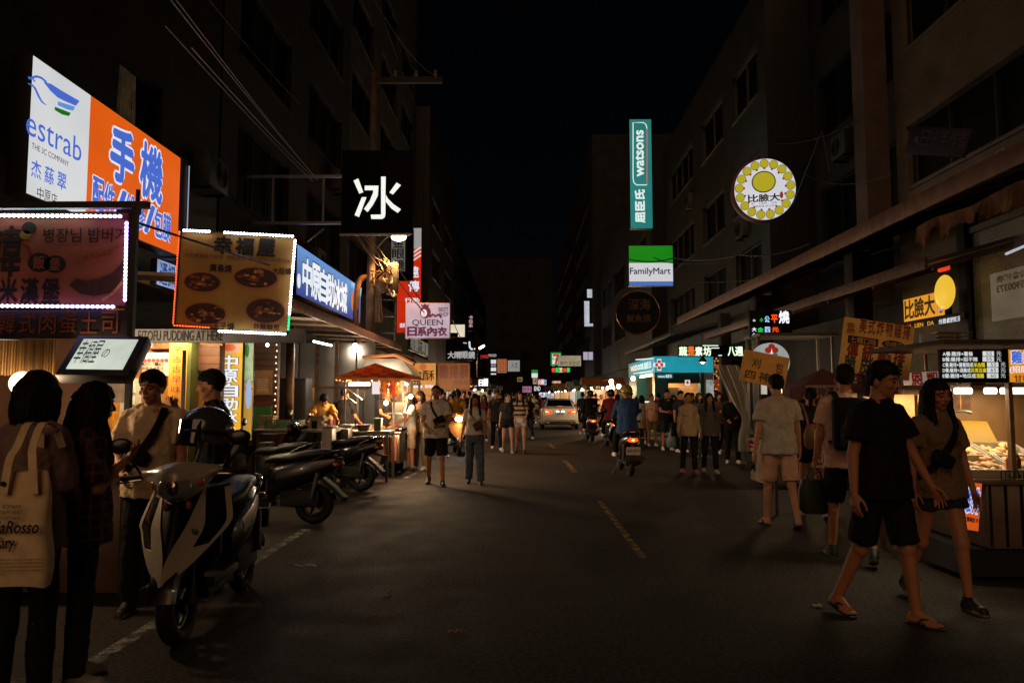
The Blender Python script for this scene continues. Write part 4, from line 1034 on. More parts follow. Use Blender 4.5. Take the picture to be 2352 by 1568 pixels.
for i, c in enumerate('香茄芝麻茶'): T(s, c, 1267+i*8.6, 844.5, 1275+i*8.6, 854.5, (E('neon_red2', '#e03a20', 1.2), E('neon_green', '#20d050', 1.2), E('neon_cream', '#e8d090', 1.2))[i % 3], bold=.04)
s.done()
s = sign('menu_board', 'four row orange lit menu board behind the car at a far right stall', at_Y(1366, 884, 1398, 918, 44), 'menu', .06, BLKP)
for i, t_ in enumerate(('章魚小丸子', '蔥抓餅起司', '蛋餅豆漿紅茶', '烤玉米香腸')): TR_(s, t_, 1368, 886+i*8, 1396, 892.5+i*8, E('lit_tan', '#c89a72', .8), bold=.03)
s.done()
# 24 right side: teal vertical sign
TEAL = E('lit_teal', '#1b7d7a', .85, ns=.8, na=.15); TEAL2 = E('lit_teal_dark', '#155a58', .75)
s = sign('vertical_sign', 'tall teal vertical drugstore sign with white sideways lettering', at_Y(1445, 274, 1496, 525, 27), 'sign', .3, FRAMEK, TEAL)
WTE = E('lit_white_teal', '#dceeea', .95)
T(s, 'watsons', 1460, 300, 1478, 405, WTE, rot=90, bold=.03); T(s, '屈臣氏', 1459, 436, 1481, 511, WTE, rot=90, bold=.045)
ST(s, [(1486, 425), (1462, 425), (1456, 420), (1454, 410), (1454, 282), (1478, 282), (1484, 287), (1486, 296)], .018, WTE); ST(s, [(1486, 296), (1486, 425)], .018, E('lit_red_edge', '#c86a5a', .8)); s.done()
s = sign('convenience_sign', 'square green, white and blue convenience store sign under the teal vertical sign', at_Y(1444, 564, 1545, 657, 25.5), 'sign', .25, FRAMEK)
s.rect(.004, .005, .996, .425, E('lit_green4', '#0a8212', .9, ns=1, na=.15), 'face', -.004, 0); s.rect(.004, .428, .996, .885, E('lit_white3', '#cfd0d4', .95), 'face', -.004, 0); s.rect(.004, .888, .996, .995, E('lit_blue4', '#4a6fb8', .9), 'face', -.004, 0)
T(s, 'FamilyMart', 1447, 615, 1540, 634, E('lit_navy5', '#1c2c4c', .4), bold=.015); s.done()
# 26 round dark sign
s = sign('round_sign', 'round unlit dark sign with a thin glinting rim and faint brown characters', at_Y(1415, 669, 1515, 767, 23.5), 'sign')
b = MB(); b.disc((0, 0), s.w/2, s.h/2, 0, .2, 40); b.build('panel', BLKP, s.o); b = MB(); b.torus((0, 0, 0), (0, 1, 0), s.w/2, .022, 48, 8); b.build('rim', M('rim_brass', '#8d6a4a', .25, .9), s.o, smooth=True)
T(s, '深海', 1444, 686, 1494, 712, M('print_brown_dim', '#5a3c2c', .6)); T(s, '魷魚頭', 1440, 722, 1494, 740, M('print_brown_dim', '#5a3c2c', .6)); s.done()
# 27 round chicken shop sign
s = sign('round_sign', 'round white lit sign ringed with yellow discs high over the right stalls', at_Y(1684, 364, 1827, 506, 16.5, 16.2), 'sign')
b = MB(); b.disc((-.05, 0), s.w/2*1.02, s.h/2*1.02, .003, .28, 48); b.build('box', M('sign_side_red', '#6e3a2a', .6), s.o); b = MB(); b.disc((0, 0), s.w/2*.985, s.h/2*.985, -.006, 0, 48); b.build('face', E('lit_white_round', '#cfd2dc', .92, ns=1.2, na=.12), s.o)
YD = E('lit_yellow_disc', '#b4a81a', .85); RDT = E('lit_red_dot', '#8c2018', .8); OLK = E('lit_dark_line', '#101008', .1)
for i in range(17):
    a = PI/2+i*2*PI/17; u, v = .5+.415*math.cos(a), .5-.415*math.sin(a); s.disc(u, v, .073, .073, OLK, 'emblem', -.012, -.0065, 20); s.disc(u, v, .066, .066, YD, 'emblem', -.016, -.0125, 20)
    s.disc(.5+.335*math.cos(a), .5-.335*math.sin(a), .018, .018, RDT, 'emblem', -.020, -.0165, 10)
EL(s, 1754, 418, 28, 25, OLK, y0=-.012, y1=-.0065); EL(s, 1754, 418, 25.5, 22.5, YD, y0=-.016, y1=-.0125); RC(s, 1745, 387, 1761, 393, RDT, part='emblem')
TR_(s, '比臉大', 1717, 446, 1792, 463, BLK_E, bold=.03, gap=.06); T(s, 'BI    LIEN    DA', 1726, 464, 1785, 469, E('lit_grey_print', '#7a6a64', .6)); T(s, '訂購專線 0912345', 1728, 471, 1782, 476, E('lit_grey_print', '#7a6a64', .6)); EL(s, 1795, 448, 4, 8, RDT); s.done()
# 28 drugstore front on the right
FAS = E('lit_fascia_teal', '#1f8fa0', .95, ns=2, na=.18)
fx, fy = 5.35, 30.0; fxr = P(1640, 840, fy).x; zt, zb = P(1503, 818, fy).z, P(1503, 855, fy).z; fyb = PX(1444, 845, fx).y
shop = thing('drugstore', 'teal corner drugstore front with a lit fascia and a warm open interior', 'shop', (fx, fy, 0))
b = MB(); b.box(.0, fxr-fx, 0, .25, zb, zt); b.box(0, .25, .251, fyb-fy, zb, zt); b.build('fascia', FAS, shop)
for q_ in ((.0, .55, .02, .5), (1.85, 2.0, .05, .5), (.02, .5, 5.0, fyb-fy)): b = MB(); b.box(*q_, .1, zb-.002); b.build('pillar', M('teal_paint', '#1d5f60', .5), shop)
b = MB(); b.box(.56, 1.84, .10, .16, P(1503, 880, fy).z, zb-.003); b.build('transom', M('teal_dark', '#1d4a4a', .5), shop)
b = MB(); b.box(.5, 3.0, 3.4, 3.5, .1, 2.6); b.box(.52, 3.0, .3, 3.38, 2.62, 2.7); b.build('interior', M('shop_interior', '#b58a5c', .8, ns=3), shop)
b = MB(); b.box(.55, 1.82, 1.2, 2.9, 2.50, 2.56); b.box(.15, .22, .8, 4.8, 2.40, 2.46); b.build('ceiling_light', E('shop_light', '#ffd9a0', 9), shop)
area(shop, (1.2, 1.6, 2.45), 70, (1, .78, .5), 1.4, 2.2)  # added area light brightens the interior beyond its small strips
for sx, sy in ((.66, .9), (1.2, 1.7), (.62, 2.5), (1.5, 2.6)):
    b = MB(); b.box(sx, sx+.5, sy, sy+.3, .1, 1.9); sh_ = b.build('shelf', M('shelf_dim', '#8a6a48', .7), shop); b = MB()
    for i in range(24): z_ = .35+.28*(i//5); x_ = sx+.02+.095*(i % 5); b.box(x_, x_+.075, sy-.06, sy-.003, z_, z_+rnd.uniform(.12, .22), mi=i % 4)
    b.build('goods', [M('goods_white', '#b9ab98', .6), M('goods_red', '#8c3a24', .6), M('goods_blue', '#3a5a7c', .6), M('goods_gold', '#a8803a', .6)], sh_)
b = MB(); b.box(2.02, 2.9, .06, .12, .1, zb-.01); b.build('door', M('door_white', '#a8aaa4', .5), shop); b = MB()
for i in range(2): b.box(2.08+i*.42, 2.42+i*.42, .035, .058, .3, 2.2)
b.build('door_glass', E('door_glow', '#b8c0bc', .55, ns=4, na=.5), shop)
mw, w, h = board(Vector((fx+.02, fy-.012, zt-.02)), Vector((fxr-.02, fy-.012, zt-.02)), Vector((fx+.02, fy-.012, zb+.02)))
s = Sign('x', '', '', mw, w, h, parent=shop); s.mw = mw
def cross(x, y, k, m): PL(s, [(x-k*.36, y-k), (x+k*.36, y-k), (x+k*.36, y-k*.36), (x+k, y-k*.36), (x+k, y+k*.36), (x+k*.36, y+k*.36), (x+k*.36, y+k), (x-k*.36, y+k), (x-k*.36, y+k*.36), (x-k, y+k*.36), (x-k, y-k*.36), (x-k*.36, y-k*.36)], m, y0=-.010-.004*(m is RED_E), y1=-.001)
cross(1514, 837.5, 13.5, WTE)
PL(s, [(1510.5, 827), (1517.5, 827), (1517.5, 834), (1523, 834), (1523, 841), (1517.5, 841), (1517.5, 848), (1510.5, 848), (1510.5, 841), (1505, 841), (1505, 834), (1510.5, 834)], RED_E, y0=-.016, y1=-.011); EL(s, 1514, 837.5, 3, 4, WTE, y0=-.02, y1=-.0165)
T(s, 'watsons', 1513, 859.5, 1529, 865.5, WTE, bold=.02, y=.07); 
for bb, part, mat in s.L.values():
    bb.v = [tuple(Matrix.Translation((-fx, -fy, 0)) @ mw @ Vector(v)) for v in bb.v]; bb.build(part.split('#')[0], mat, shop)
mw, w, h = board(Vector((fx-.012, fyb, zt-.02)), Vector((fx-.012, fy+.02, zt-.02)), Vector((fx-.012, fyb, zb+.02)))
s = Sign('x', '', '', mw, w, h, parent=shop); s.mw = mw
s.rect(.02, .12, .40, .85, E('lit_beige_patch', '#8c8a6a', .7), 'emblem', -.003, 0); T(s, 'watsons', 1449, 836, 1478, 850, WTE, bold=.03); T(s, '屈臣氏', 1480, 831, 1496, 846, WTE, bold=.04)
ST(s, [(1460, 826), (1501, 823), (1501, 847), (1497, 852), (1455, 858)], .025, WTE)
for bb, part, mat in s.L.values():
    bb.v = [tuple(Matrix.Translation((-fx, -fy, 0)) @ mw @ Vector(v)) for v in bb.v]; bb.build(part.split('#')[0], mat, shop)
s = sign('box_sign', 'small white square sign with a red mark inside the teal drugstore front', at_Y(1573, 872, 1585, 885, 29.6), 'sign', .06, FRAMEK, WHT_E); EL(s, 1579, 878, 3, 4, RED_E); s.done()
s = sign('shop_sign', 'teal rounded sign strip reading the store name over the open doorway', at_Y(1509, 858, 1546, 869, 29.85), 'sign', .05, TEAL2); T(s, 'watsons 屈臣氏', 1511, 860, 1543, 867, WTE, bold=.03); s.done()
# 29 white green neon row
s = sign('neon_sign', 'green edged white character row under the right canopy above the drugstore', at_Y(1557, 793, 1710, 819, 22), 'sign', .12, BLKP)
NG = E('neon_white_green', '#e4f6d8', 1.3); GO = E('neon_green_edge', '#2c7a30', .5)
for c, x0, x1, m in (('蔬', 1560, 1578, NG), ('是', 1580, 1595, E('neon_orange', '#e0662a', 1.1)), ('素', 1597, 1613, NG), ('坊', 1616, 1633, NG), ('八', 1672, 1688, NG), ('週', 1689, 1706, NG)): T(s, c, x0, 796.5, x1, 816.5, m, bold=.035, out=GO, ob=.045)
for x0, x1, y_ in ((1614, 1650, 793.5), (1634, 1652, 799), (1580, 1597, 815.5), (1650, 1658, 816)): RC(s, x0, y_-.9, x1, y_+.9, NG, part='tube')
s.done()
# 30 coloured LED boards
s = sign('led_sign', 'black board with rows of white, green, blue and red glowing characters', at_Y(1722, 712, 1818, 774, 12.5), 'sign', .1, BLKP)
LGN, LBL, LRD, LWH = E('glow_green', '#18c048', 1.2), E('glow_blue', '#a8c8f8', 1.2), E('glow_red', '#f04818', 1.3), E('glow_white2', '#e6e8f0', 1.2)
for c, x0, y0, x1, y1, m in (('心', 1729, 733, 1735, 738, LWH), ('小', 1745, 730, 1752, 739, LGN), ('公', 1756, 726, 1767, 740, LBL), ('平', 1771, 723, 1786, 741, LRD), ('燒', 1789, 714, 1812, 742, LWH), ('大', 1727, 752, 1737, 761, LWH), ('金', 1740, 752, 1753, 762, LGN), ('四', 1757, 751, 1768, 763, LBL), ('元', 1773, 752, 1788, 762, LRD), ('心', 1727, 765, 1737, 773, LWH)): T(s, c, x0, y0, x1, y1, m, bold=.03)
s.done()
# 31 white half round sign with a red flower
s = sign('round_sign', 'white half round sign with a red three petal flower behind a cardboard placard', at_Y(1726, 787, 1813, 873, 10.6), 'sign')
b = MB(); b.disc((0, 0), s.w/2, s.h/2, 0, .10, 40); b.build('face', E('lit_arch_white', '#a9b0ae', .75, ns=2, na=.3), s.o)
FL = E('lit_flower', '#a02818', .75)
for cx, cy in ((1772, 796), (1764, 804), (1780, 804)): EL(s, cx, cy, 7.5, 7, FL)
PL(s, [(1772, 800), (1774, 812), (1770, 812)], WT_O, y0=-.014); EL(s, 1780, 814, 6, 3, E('lit_leaf2', '#2f7a5c', .6)); s.done()
# 32 placards
CARD = M('cardboard', '#e0ac5c', .85, ns=5, na=.2); CARD2 = M('placard_orange', '#f4c06c', .8, ns=4, na=.2)
s = sign('placard', 'tilted brown cardboard placard for four herb soup', at_Y(1702, 811, 1808, 884, 9.6, roll=11.5), 'placard', .02, CARD); PB = M('marker_brown', '#4e2f18', .8); PK = M('marker_black', '#1c1710', .8)
T(s, '刈', 1727, 821, 1747, 845, PB); T(s, '包', 1781, 833, 1799, 856, PB); T(s, '四', 1711, 851, 1735, 869, PK); T(s, '神', 1742, 854, 1767, 878, PK); T(s, '湯', 1776, 860, 1799, 885, PK)
b = MB(); b.box(.10, .14, .021, .05, -2.1, .0, mat=Matrix.Rotation(R(-11.5), 4, 'Y')); b.build('pole', RUST, s.o); s.done()
s = sign('placard', 'large tilted orange placard for crispy chicken cutlet', at_Y(1931, 738, 2093, 863, 7.6, roll=8.5), 'placard', .025, CARD2); PR = M('placard_red', '#8c2c1c', .7); PG = M('placard_green', '#2c4a3c', .7); PY = M('placard_tan', '#c79a5a', .7)
TR_(s, '美式炸物雞排', 1971, 737, 2093, 772, PR, gap=.2, bold=.01); RC(s, 1947, 774, 2017, 792, BLK, part='print', y0=-.006); T(s, '七種口味', 1952, 776, 2012, 790, PY, bold=.02, y=-.012); EL(s, 2052, 792, 27, 9.5, BLK); T(s, '中原店', 2032, 786, 2072, 799, PY, bold=.01, y=-.014)
TR_(s, '傳統雞排', 1938, 794, 2084, 832, PR, gap=.3, bold=.03); TR_(s, '脆皮雞排', 1932, 824, 2078, 862, PG, gap=.3, bold=.03); T(s, '香', 1944, 741, 1963, 752, PR); T(s, '脆', 1944, 753, 1963, 766, PR); TR_(s, '65元', 1950, 860, 2060, 882, PR, gap=.4)
b = MB(); b.box(-.03, .03, .026, .06, -2.0, .0, mat=Matrix.Rotation(R(-8.5), 4, 'Y')); b.build('pole', RUST, s.o); s.done()
# 33 yellow sign with a plain rounded lamp
YE = E('lit_amber', '#e0961c', .95, ns=2, na=.12)
mw, w, h = board(PX(2076, 689, 5.5), PX(2168, 667, 5.5), PX(2080, 739, 5.5))
s = sign('shop_sign', 'amber lit sign with three black characters beside a rounded yellow lamp shape', (mw, w, h), 'sign', .10, BLKP); s.rect(.0, .0, 1, 1, YE, 'face', -.006, -.001)
TR_(s, '比臉大', 2078, 684, 2149, 727, BLK_E, bold=.03, gap=.06); EL(s, 2162, 697, 7, 22, RDT); TC_(s, '雞排', 2157, 682, 2168, 716, WT_O, y=-.014)
a_ = bx(s, 2078, 744, 2208, 738); s.rect(0.0, 1.02, 1.42, 1.28, BLKP, 'strip', -.003, .06); T(s, 'BI   LIEN   DA', 2086, 741, 2146, 750, YE, bold=.01, y=-.007); T(s, '大包 蛋奶 減打折竹炭三百', 2157, 729, 2206, 741, WT_O, bold=.01, y=-.007); s.done()
lamp = thing('shape_lamp', 'smooth rounded yellow lamp shape with a small red block on top', 'lamp', mw=mw @ Matrix.Translation((w*.62, -.06, .12)))
q0, q1 = PX(2161, 671, 5.5), PX(2207, 671, 5.5); L_ = (q0-q1).length; hh = PX(2184, 631, 5.5).z-PX(2184, 711, 5.5).z
b = MB(); b.ell((0, 0, 0), L_/2*.92, .07, hh/2, 24, 14); b.build('shade', E('lit_lamp_yellow', '#f0c038', .95), lamp, smooth=True)
b = MB(); b.box(-.10, .10, -.03, .03, hh/2+.05, hh/2+.16); b.build('cap', E('lit_cap_red', '#e83a14', 1.0), lamp, bev=.015)
# 38 dark street board
mw, w, h = board(P(2094, 291, 9.0), P(2232, 296, 8.4), P(2096, 354, 9.0))
s = sign('street_board', 'unlit dark violet arrow board on the near right building', (mw, w, h), 'sign', .05, M('board_violet', '#2b2838', .5)); TR_(s, '日光手作街', 2114, 302, 2226, 340, M('board_text', '#4f4a5a', .6)); PL(s, [(2099, 322), (2110, 310), (2110, 334)], M('board_text', '#4f4a5a', .6)); s.done()
# red and white soup umbrella sign etc
s = sign('stall_sign', 'white stall sign with big dark red characters left of the price menu', at_Y(2074, 853, 2161, 901, 8.6, roll=-3), 'sign', .05, FRAMEK, E('lit_white_dim2', '#9c8a7c', .6, ns=3, na=.3)); s.rect(0, 0, .12, 1, E('lit_white_dim3', '#a89a90', .7), 'face', -.007, -.004); TC_(s, '家常香', 2075, 856, 2083, 899, RDT, y=-.012); T(s, '恩', 2092, 856, 2120, 888, E('print_darkred', '#701810', .4), bold=.03); T(s, '凱', 2128, 854, 2156, 880, E('print_darkred', '#701810', .4), bold=.03); s.done()
s = sign('banner', 'white cloth with red vertical writing between the walking couple and the backpack man', at_Y(1870, 985, 1905, 1114, 8.9), 'banner', .02, M('cloth_white', '#b8aca0', .8, ns=4)); TC_(s, '臭豆腐', 1872, 988, 1888, 1110, INKR, bold=.03); TC_(s, '香小吃', 1890, 990, 1903, 1112, INKR, bold=.03); s.done()
# ------------------------------------------------------------------ lamps: each with its own light
def point(parent, loc, W_, col, rad=.08, spot=None):
    d = bpy.data.lights.new('lamp_light', 'SPOT' if spot else 'POINT'); d.energy = W_; d.color = col; d.shadow_soft_size = rad
    if spot: d.spot_size = R(spot); d.spot_blend = .6
    o = bpy.data.objects.new('lamp_light', d); COL.objects.link(o); o.parent = parent; o.location = loc; return o
SOD = (1.0, .52, .18); WARM = (1.0, .68, .38); COOL = (.85, .95, 1.0)
GLOW_S = E('lamp_sodium', '#ffdca8', 9); GLOW_W = E('lamp_warm', '#ffe2b0', 10); GLOW_C = E('lamp_cool', '#f2f6ff', 10)
# utility pole and street lamp on the left
py_ = 22.0; pp = P(851, 700, py_)
pole = thing('utility_pole', 'utility pole on the left carrying a tangle of orange lit cables and a crossarm', 'pole', (pp.x, py_, 0))
b = MB(); b.cyl((0, 0, 0), (0, 0, P(851, 170, py_).z), .15, .10, 14); b.build('mast', M('pole_concrete', '#7d6852', .8, ns=3, na=.3), pole, smooth=True)
b = MB(); ztop = P(930, 185, py_).z; x0, x1 = P(868, 180, py_).x-pp.x, P(1016, 180, py_).x-pp.x; b.box(x0, x1, -.06, .06, ztop-.09, ztop+.09); b.build('crossarm', M('arm_grey', '#403d36', .7), pole)
for i, xx in enumerate((908, 956, 1000)):
    b = MB(); q = P(xx, 172, py_).x-pp.x; b.cyl((q, 0, ztop+.091), (q, 0, ztop+.20), .05, .07, 10); b.cyl((q, 0, ztop+.201), (q, 0, ztop+.30), .035, .06, 10); b.build('insulator', M('porcelain', '#8d897e', .3), pole)
b = MB()
for i, (z_, sg) in enumerate(((3.9, 1), (4.4, 1), (4.9, 1), (3.4, 1))): b.box(.10, .75, -.02, .02, z_, z_+.04)
b.box(.72, .76, -.02, .02, 3.2, 5.2); b.build('bracket', STEEL, pole)
b = MB(); b.box(.5, .85, -.30, -.06, 4.55, 5.5); b.build('meter_box', M('meter_grey', '#5e5c58', .5, .2, ns=4), pole, bev=.02)
b = MB(); b.box(.55, .72, -.315, -.302, 4.85, 5.1); b.build('number_plate', M('plate_white', '#b5b0a6', .5), pole)
b = MB(); b.tube(smooth_path([(-.05, -.02, 2.9), (-.28, -.05, 3.1), (-.42, -.05, 3.6), (-.40, -.05, 4.6), (-.32, -.05, 5.0), (-.05, 0, 5.15)]), .09, 10); b.build('conduit', M('conduit_orange', '#8a6038', .6, ns=4), pole, smooth=True)
lp = P(916, 541, py_-.4)
lamp1 = thing('street_lamp', 'lit orange street lamp on an arm under the glowing character board', 'street lamp', (lp.x, lp.y, lp.z))
b = MB(); b.ell((0, 0, .05), .32, .17, .09, 20, 8); b.build('head', M('lamp_head', '#8a8378', .4, .5), lamp1, smooth=True)
b = MB(); b.ell((0, 0, -.045), .23, .13, .13, 20, 8); b.build('bowl', GLOW_S, lamp1, smooth=True)
b = MB(); b.tube(smooth_path([(-.20, .05, .05), (-.45, .2, -.05), (pp.x-lp.x+.12, .4, -.35)]), .03, 8); b.build('arm', STEEL, lamp1, smooth=True)
point(lamp1, (0, 0, -.25), 1100, SOD, .15, 124)
l2 = P(1106, 797, 47); lamp2 = thing('street_lamp', 'small tilted orange street lamp far down the left row', 'street lamp', (l2.x, l2.y, l2.z))
b = MB(); b.cap((-.10, 0, -.06), (.12, 0, .06), .085, .085); b.build('bowl', GLOW_S, lamp2, smooth=True); b = MB(); b.tube([(-.12, .02, -.1), (-.3, .1, -.4), (-.32, .1, -4.5)], .03, 8); b.build('arm', STEEL, lamp2); point(lamp2, (0, -.3, -.3), 800, SOD, .15, 148)
# pendant lamp on the right
l3 = P(1614, 826, 18.5); lamp3 = thing('pendant_lamp', 'cone shaded hanging lamp under the right canopy', 'lamp', (l3.x, l3.y, l3.z))
b = MB(); b.cyl((0, 0, -.06), (0, 0, .09), .125, .02, 20, caps=False); b.cyl((0, 0, -.0595), (0, 0, .0895), .121, .017, 20, caps=False); b.cyl((0, 0, .09), (0, 0, 1.0), .006, n=6); b.build('lamp_shade', M('shade_dark', '#2b211a', .4, .4), lamp3, smooth=True)
b = MB(); b.ell((0, 0, -.045), .05, .05, .05, 12, 8); b.build('bulb', GLOW_W, lamp3, smooth=True); point(lamp3, (0, 0, -.13), 40, WARM, .05)
# bulbs and tube under the left canopy
for (px, py, Y, lab, kind) in ((816, 794, 19, 'round bulb glowing under the left canopy', 'b'), (741, 790, 16.5, 'short white tube under the left canopy beside the grey shutters', 't'), (841, 803, 21, 'tiny bulb at the far end of the left canopy', 's'), (614, 792, 12.3, 'tiny bulb added to light the wooden shop wall', 's')):  # last bulb moved before the plank wall and given light to brighten it
    q = P(px, py, Y); o = thing('ceiling_lamp', lab, 'lamp', q); b = MB()
    if kind == 'b': b.ell((0, 0, 0), .07, .07, .07, 14, 9)
    elif kind == 's': b.ell((0, 0, 0), .03, .03, .03, 10, 7)
    else: b.cyl((-.12, -.3, .04), (.12, .3, -.01), .022, n=10)
    b.build('bulb', GLOW_C, o, smooth=True); b = MB(); b.cyl((0, 0, .06), (0, 0, .20), .02, n=8); b.build('socket', DKSTEEL, o)
    point(o, (0, -.05, -.12), {'b': 45, 't': 34, 's': 24}[kind], (1, .80, .58), .06)

def posts(b, pts, z0, z1, r=.02, mi=0):
    for x, y in pts: b.box(x-r, x+r, y-r, y+r, z0, z1, mi)
def legs(nm, mat, o, pts, z0, z1, r=.02):
    for p in pts: b = MB(); posts(b, [p], z0, z1, r); b.build(nm, mat, o)
WOODP = brick('wood_planks', '#4a2a18', '#5a3420', '#1c0f09', 2.4, .115, .55, .5, .06, 'x'); WOODY = M('shop_wood_warm', '#8a5a20', .55, ns=3, na=.3)
YELP = M('shop_yellow_paint', '#b9791c', .5, ns=2, na=.15); STAIN = M('stainless', '#8d8880', .3, .9, ns=6, na=.15); STAIND = M('stainless_dull', '#6a655e', .45, .8, ns=6, na=.2)
WBOX = M('box_white', '#a59c8e', .6, ns=5); BOXG = M('box_grey', '#6c655c', .6, ns=5); CARDB = M('carton', '#7a5a38', .8, ns=5); GREENB = M('green_board', '#3f6b2e', .6, ns=3); CRATE_G = M('crate_green', '#6a8a5c', .5)
# ------------------------------------------------------------------ left stall with the bamboo blind
x0, x1 = -5.3, -2.78
st = thing('food_stall', 'food stall behind the two women, with a bamboo blind and a globe lamp', 'stall', (x0, 5.35, 0)); Wd = x1-x0
b = MB(); b.box(0, Wd, 0, .75, .94, .99); b.box(.03, Wd-.03, .04, .72, .10, .938); b.build('counter', M('counter_brown', '#4a3424', .6, ns=4), st, bev=.008)
b = MB(); posts(b, [(.03, .03), (Wd-.10, .03)], .1, 2.9, .02); posts(b, [(.03, .9), (Wd-.10, .9)], .1, 1.9, .012); b.box(0, Wd, .0, .05, 2.9, 2.95); b.build('frame', DKSTEEL, st)
b = MB(); n = 90
za, zb_ = P(80, 862, 5.4).z, P(80, 782, 5.4).z
for i in range(n):
    xx = 1.9*i/n
    b.cyl((xx, .0, za+rnd.uniform(-.004, .004)), (xx, .0, zb_), .0105, n=6, mi=i % 3)
b.build('bamboo_blind', [M('bamboo_a', '#7c5a2c', .6), M('bamboo_b', '#684a22', .6), M('bamboo_c', '#8a6634', .6)], st)
gl = P(52, 880, 5.2); b = MB(); b.ell((gl.x-x0, gl.y-5.35, gl.z), .085, .085, .085, 20, 12); b.build('globe_lamp', E('globe_glow', '#ffeccc', 2.2), st, smooth=True); point(st, (gl.x-x0, gl.y-5.35-.02, gl.z-.13), 34, WARM, .08)
b = MB(); b.box(-.6, Wd-1.0, .95, 1.0, .5, 2.2); b.build('back_board', M('stall_back', '#6b4a35', .8, ns=3), st)
b = MB(); q0, q1 = P(235, 866, 6.3), P(288, 925, 6.3); b.box(q0.x-x0, q1.x-x0, .93, .96, q1.z, q0.z); b.build('menu_sheet', M('paper_menu', '#a39282', .8, ns=12, na=.3), st)
for px, py, lab, mat_, hh in ((270, 1006, 'glass jar of orange sauce on the stall counter edge', 'sauce_orange', .13), (253, 1012, 'small jar of dark pickles on the stall counter', 'pickle_dark', .10)):
    q = P(px, py, 5.5); o = thing('jar', lab, 'jar', (q.x, 5.5, .99)); zz = max(.08, q.z-.99+.05)
    b = MB(); b.cyl((0, 0, 0), (0, 0, .13), .045, .042, 14); b.build('glass', M(mat_, '#b5651c' if 'orange' in mat_ else '#4a2c14', .2), o, smooth=True); b = MB(); b.cyl((0, 0, .131), (0, 0, .155), .046, n=14); b.build('lid', M('lid_steel', '#8d857a', .35, .8), o, smooth=True)
# ------------------------------------------------------------------ orange yellow shop behind the two men
sh = thing('snack_shop', 'orange and yellow shop front with menu posters behind the man in the pale tee', 'shop', (-7.0, 10.0, 0))
def lx(px, Y=10.0): return P(px, 900, Y).x+7.0
def lz(py, Y=10.0): return P(400, py, Y).z
b = MB(); b.box(0.0, lx(494), .2, .3, .1, 2.42); b.build('back_wall', WOODY, sh)
b = MB(); b.box(lx(385), lx(408), .0, .19, .1, lz(786)); b.box(lx(410), lx(436), -.10, .19, .1, lz(786)); b.box(lx(232), lx(262), 0, .19, .1, 3.0); b.build('pillar', YELP, sh, bev=.01)
b = MB(); b.box(lx(437), lx(444), -.1, .15, .1, lz(786)); b.build('green_trim', M('trim_green', '#444c22', .5), sh)
b = MB(); b.box(lx(325), lx(384), .05, .19, lz(800), lz(786)); b.build('sign_strip', E('strip_orange_lit', '#c0701c', .55, ns=4, na=.3), sh)
b = MB(); b.box(lx(314), lx(379), .12, .15, lz(862), lz(808)); b.build('price_poster', M('poster_white', '#c9b8a4', .7), sh)
b = MB()
for i in range(6): b.disc((lx(320+i*10), lz(826)), .026, .026, .108, .118, 14)
b.build('poster_dots', M('poster_maroon', '#7c2a2c', .7), sh)
mw, w, h = at_Y(314, 808, 379, 862, 10.11); s = Sign('x', '', '', mw, w, h, parent=sh); s.mw = mw
TR_(s, '每100公克14元', 317, 832, 377, 839, BLK_E, bold=.02); TR_(s, '醬燒醬嫩滷雞排', 317, 842, 377, 849, BLK_E, bold=.02); TR_(s, '滷大腿排翅百頁', 317, 852, 377, 857, RDT, bold=.01); T(s, '滷味', 340, 787, 356, 799, WT_O, y=-.065); T(s, '鴨血', 358, 787, 376, 799, BLK_E, y=-.065)
TC_(s, '樂吉古早味冰', 412, 792, 433, 930, M('letter_maroon', '#6c2414', .6), y=-.22, gap=.35)
for bb, part, mat in s.L.values():
    bb.v = [tuple(Matrix.Translation((7, -10, 0)) @ mw @ Vector(v)) for v in bb.v]; bb.build(part.split('#')[0], mat, sh)
b = MB(); b.box(lx(263), lx(312), .14, .19, lz(990), lz(868)); b.build('fridge', M('fridge_white', '#a8a094', .4), sh); b = MB()
for i in range(4): b.box(lx(278), lx(300), .125, .138, lz(985-i*28), lz(965-i*28))
b.build('menu_card', M('card_white', '#c4bcae', .7), sh)
b = MB(); b.box(lx(445), lx(495), .1, .19, lz(850), lz(792)); b.build('upper_shelf', WOODP, sh)
b = MB(); b.box(lx(310), lx(480), -.22, -.16, 2.36, 2.39); b.build('tube', E('tube_warm', '#ffd9a0', 3), sh); area(sh, (lx(390), -.2, 2.33), 60, (1, .72, .38), 1.5, .1); area(sh, (lx(330), -1.6, 2.5), 34, (1, .74, .42), .8, .2, (R(30), 0, 0))
# wooden plank shop wall and what stands before it
ww = thing('wooden_wall', 'dark brown plank wall with framed posters and a string of tiny lights', 'wall', (P(583, 900, 13.4).x, 13.4, 0)); X0 = ww.location.x
def wx(px): return P(px, 900, 13.4).x-X0
def wz(py): return P(600, py, 13.4).z
b = MB(); b.box(-.4, wx(637), 0, .12, .1, 3.05); b.build('plank', WOODP, ww)
b = MB(); b.box(wx(585), wx(626), -.03, -.002, wz(907), wz(850)); b.build('poster', M('poster_tan', '#8a6038', .7, ns=10, na=.3), ww); b = MB()
for i in range(7): b.box(wx(592), wx(617), -.034, -.0305, wz(872+i*4.2), wz(870.6+i*4.2))
b.box(wx(590), wx(620), -.033, -.0305, wz(904), wz(893), 1); b.build('poster_text', [M('poster_line', '#c9b490', .7), M('poster_gold', '#a87a2c', .7)], ww)
b = MB(); b.box(wx(581), wx(627), -.05, -.002, wz(990), wz(932)); b.build('green_board', GREENB, ww); b = MB(); b.box(wx(581), wx(627), -.045, -.002, wz(931), wz(921)); b.build('red_trim', M('trim_red', '#6c2418', .6), ww)
b = MB()
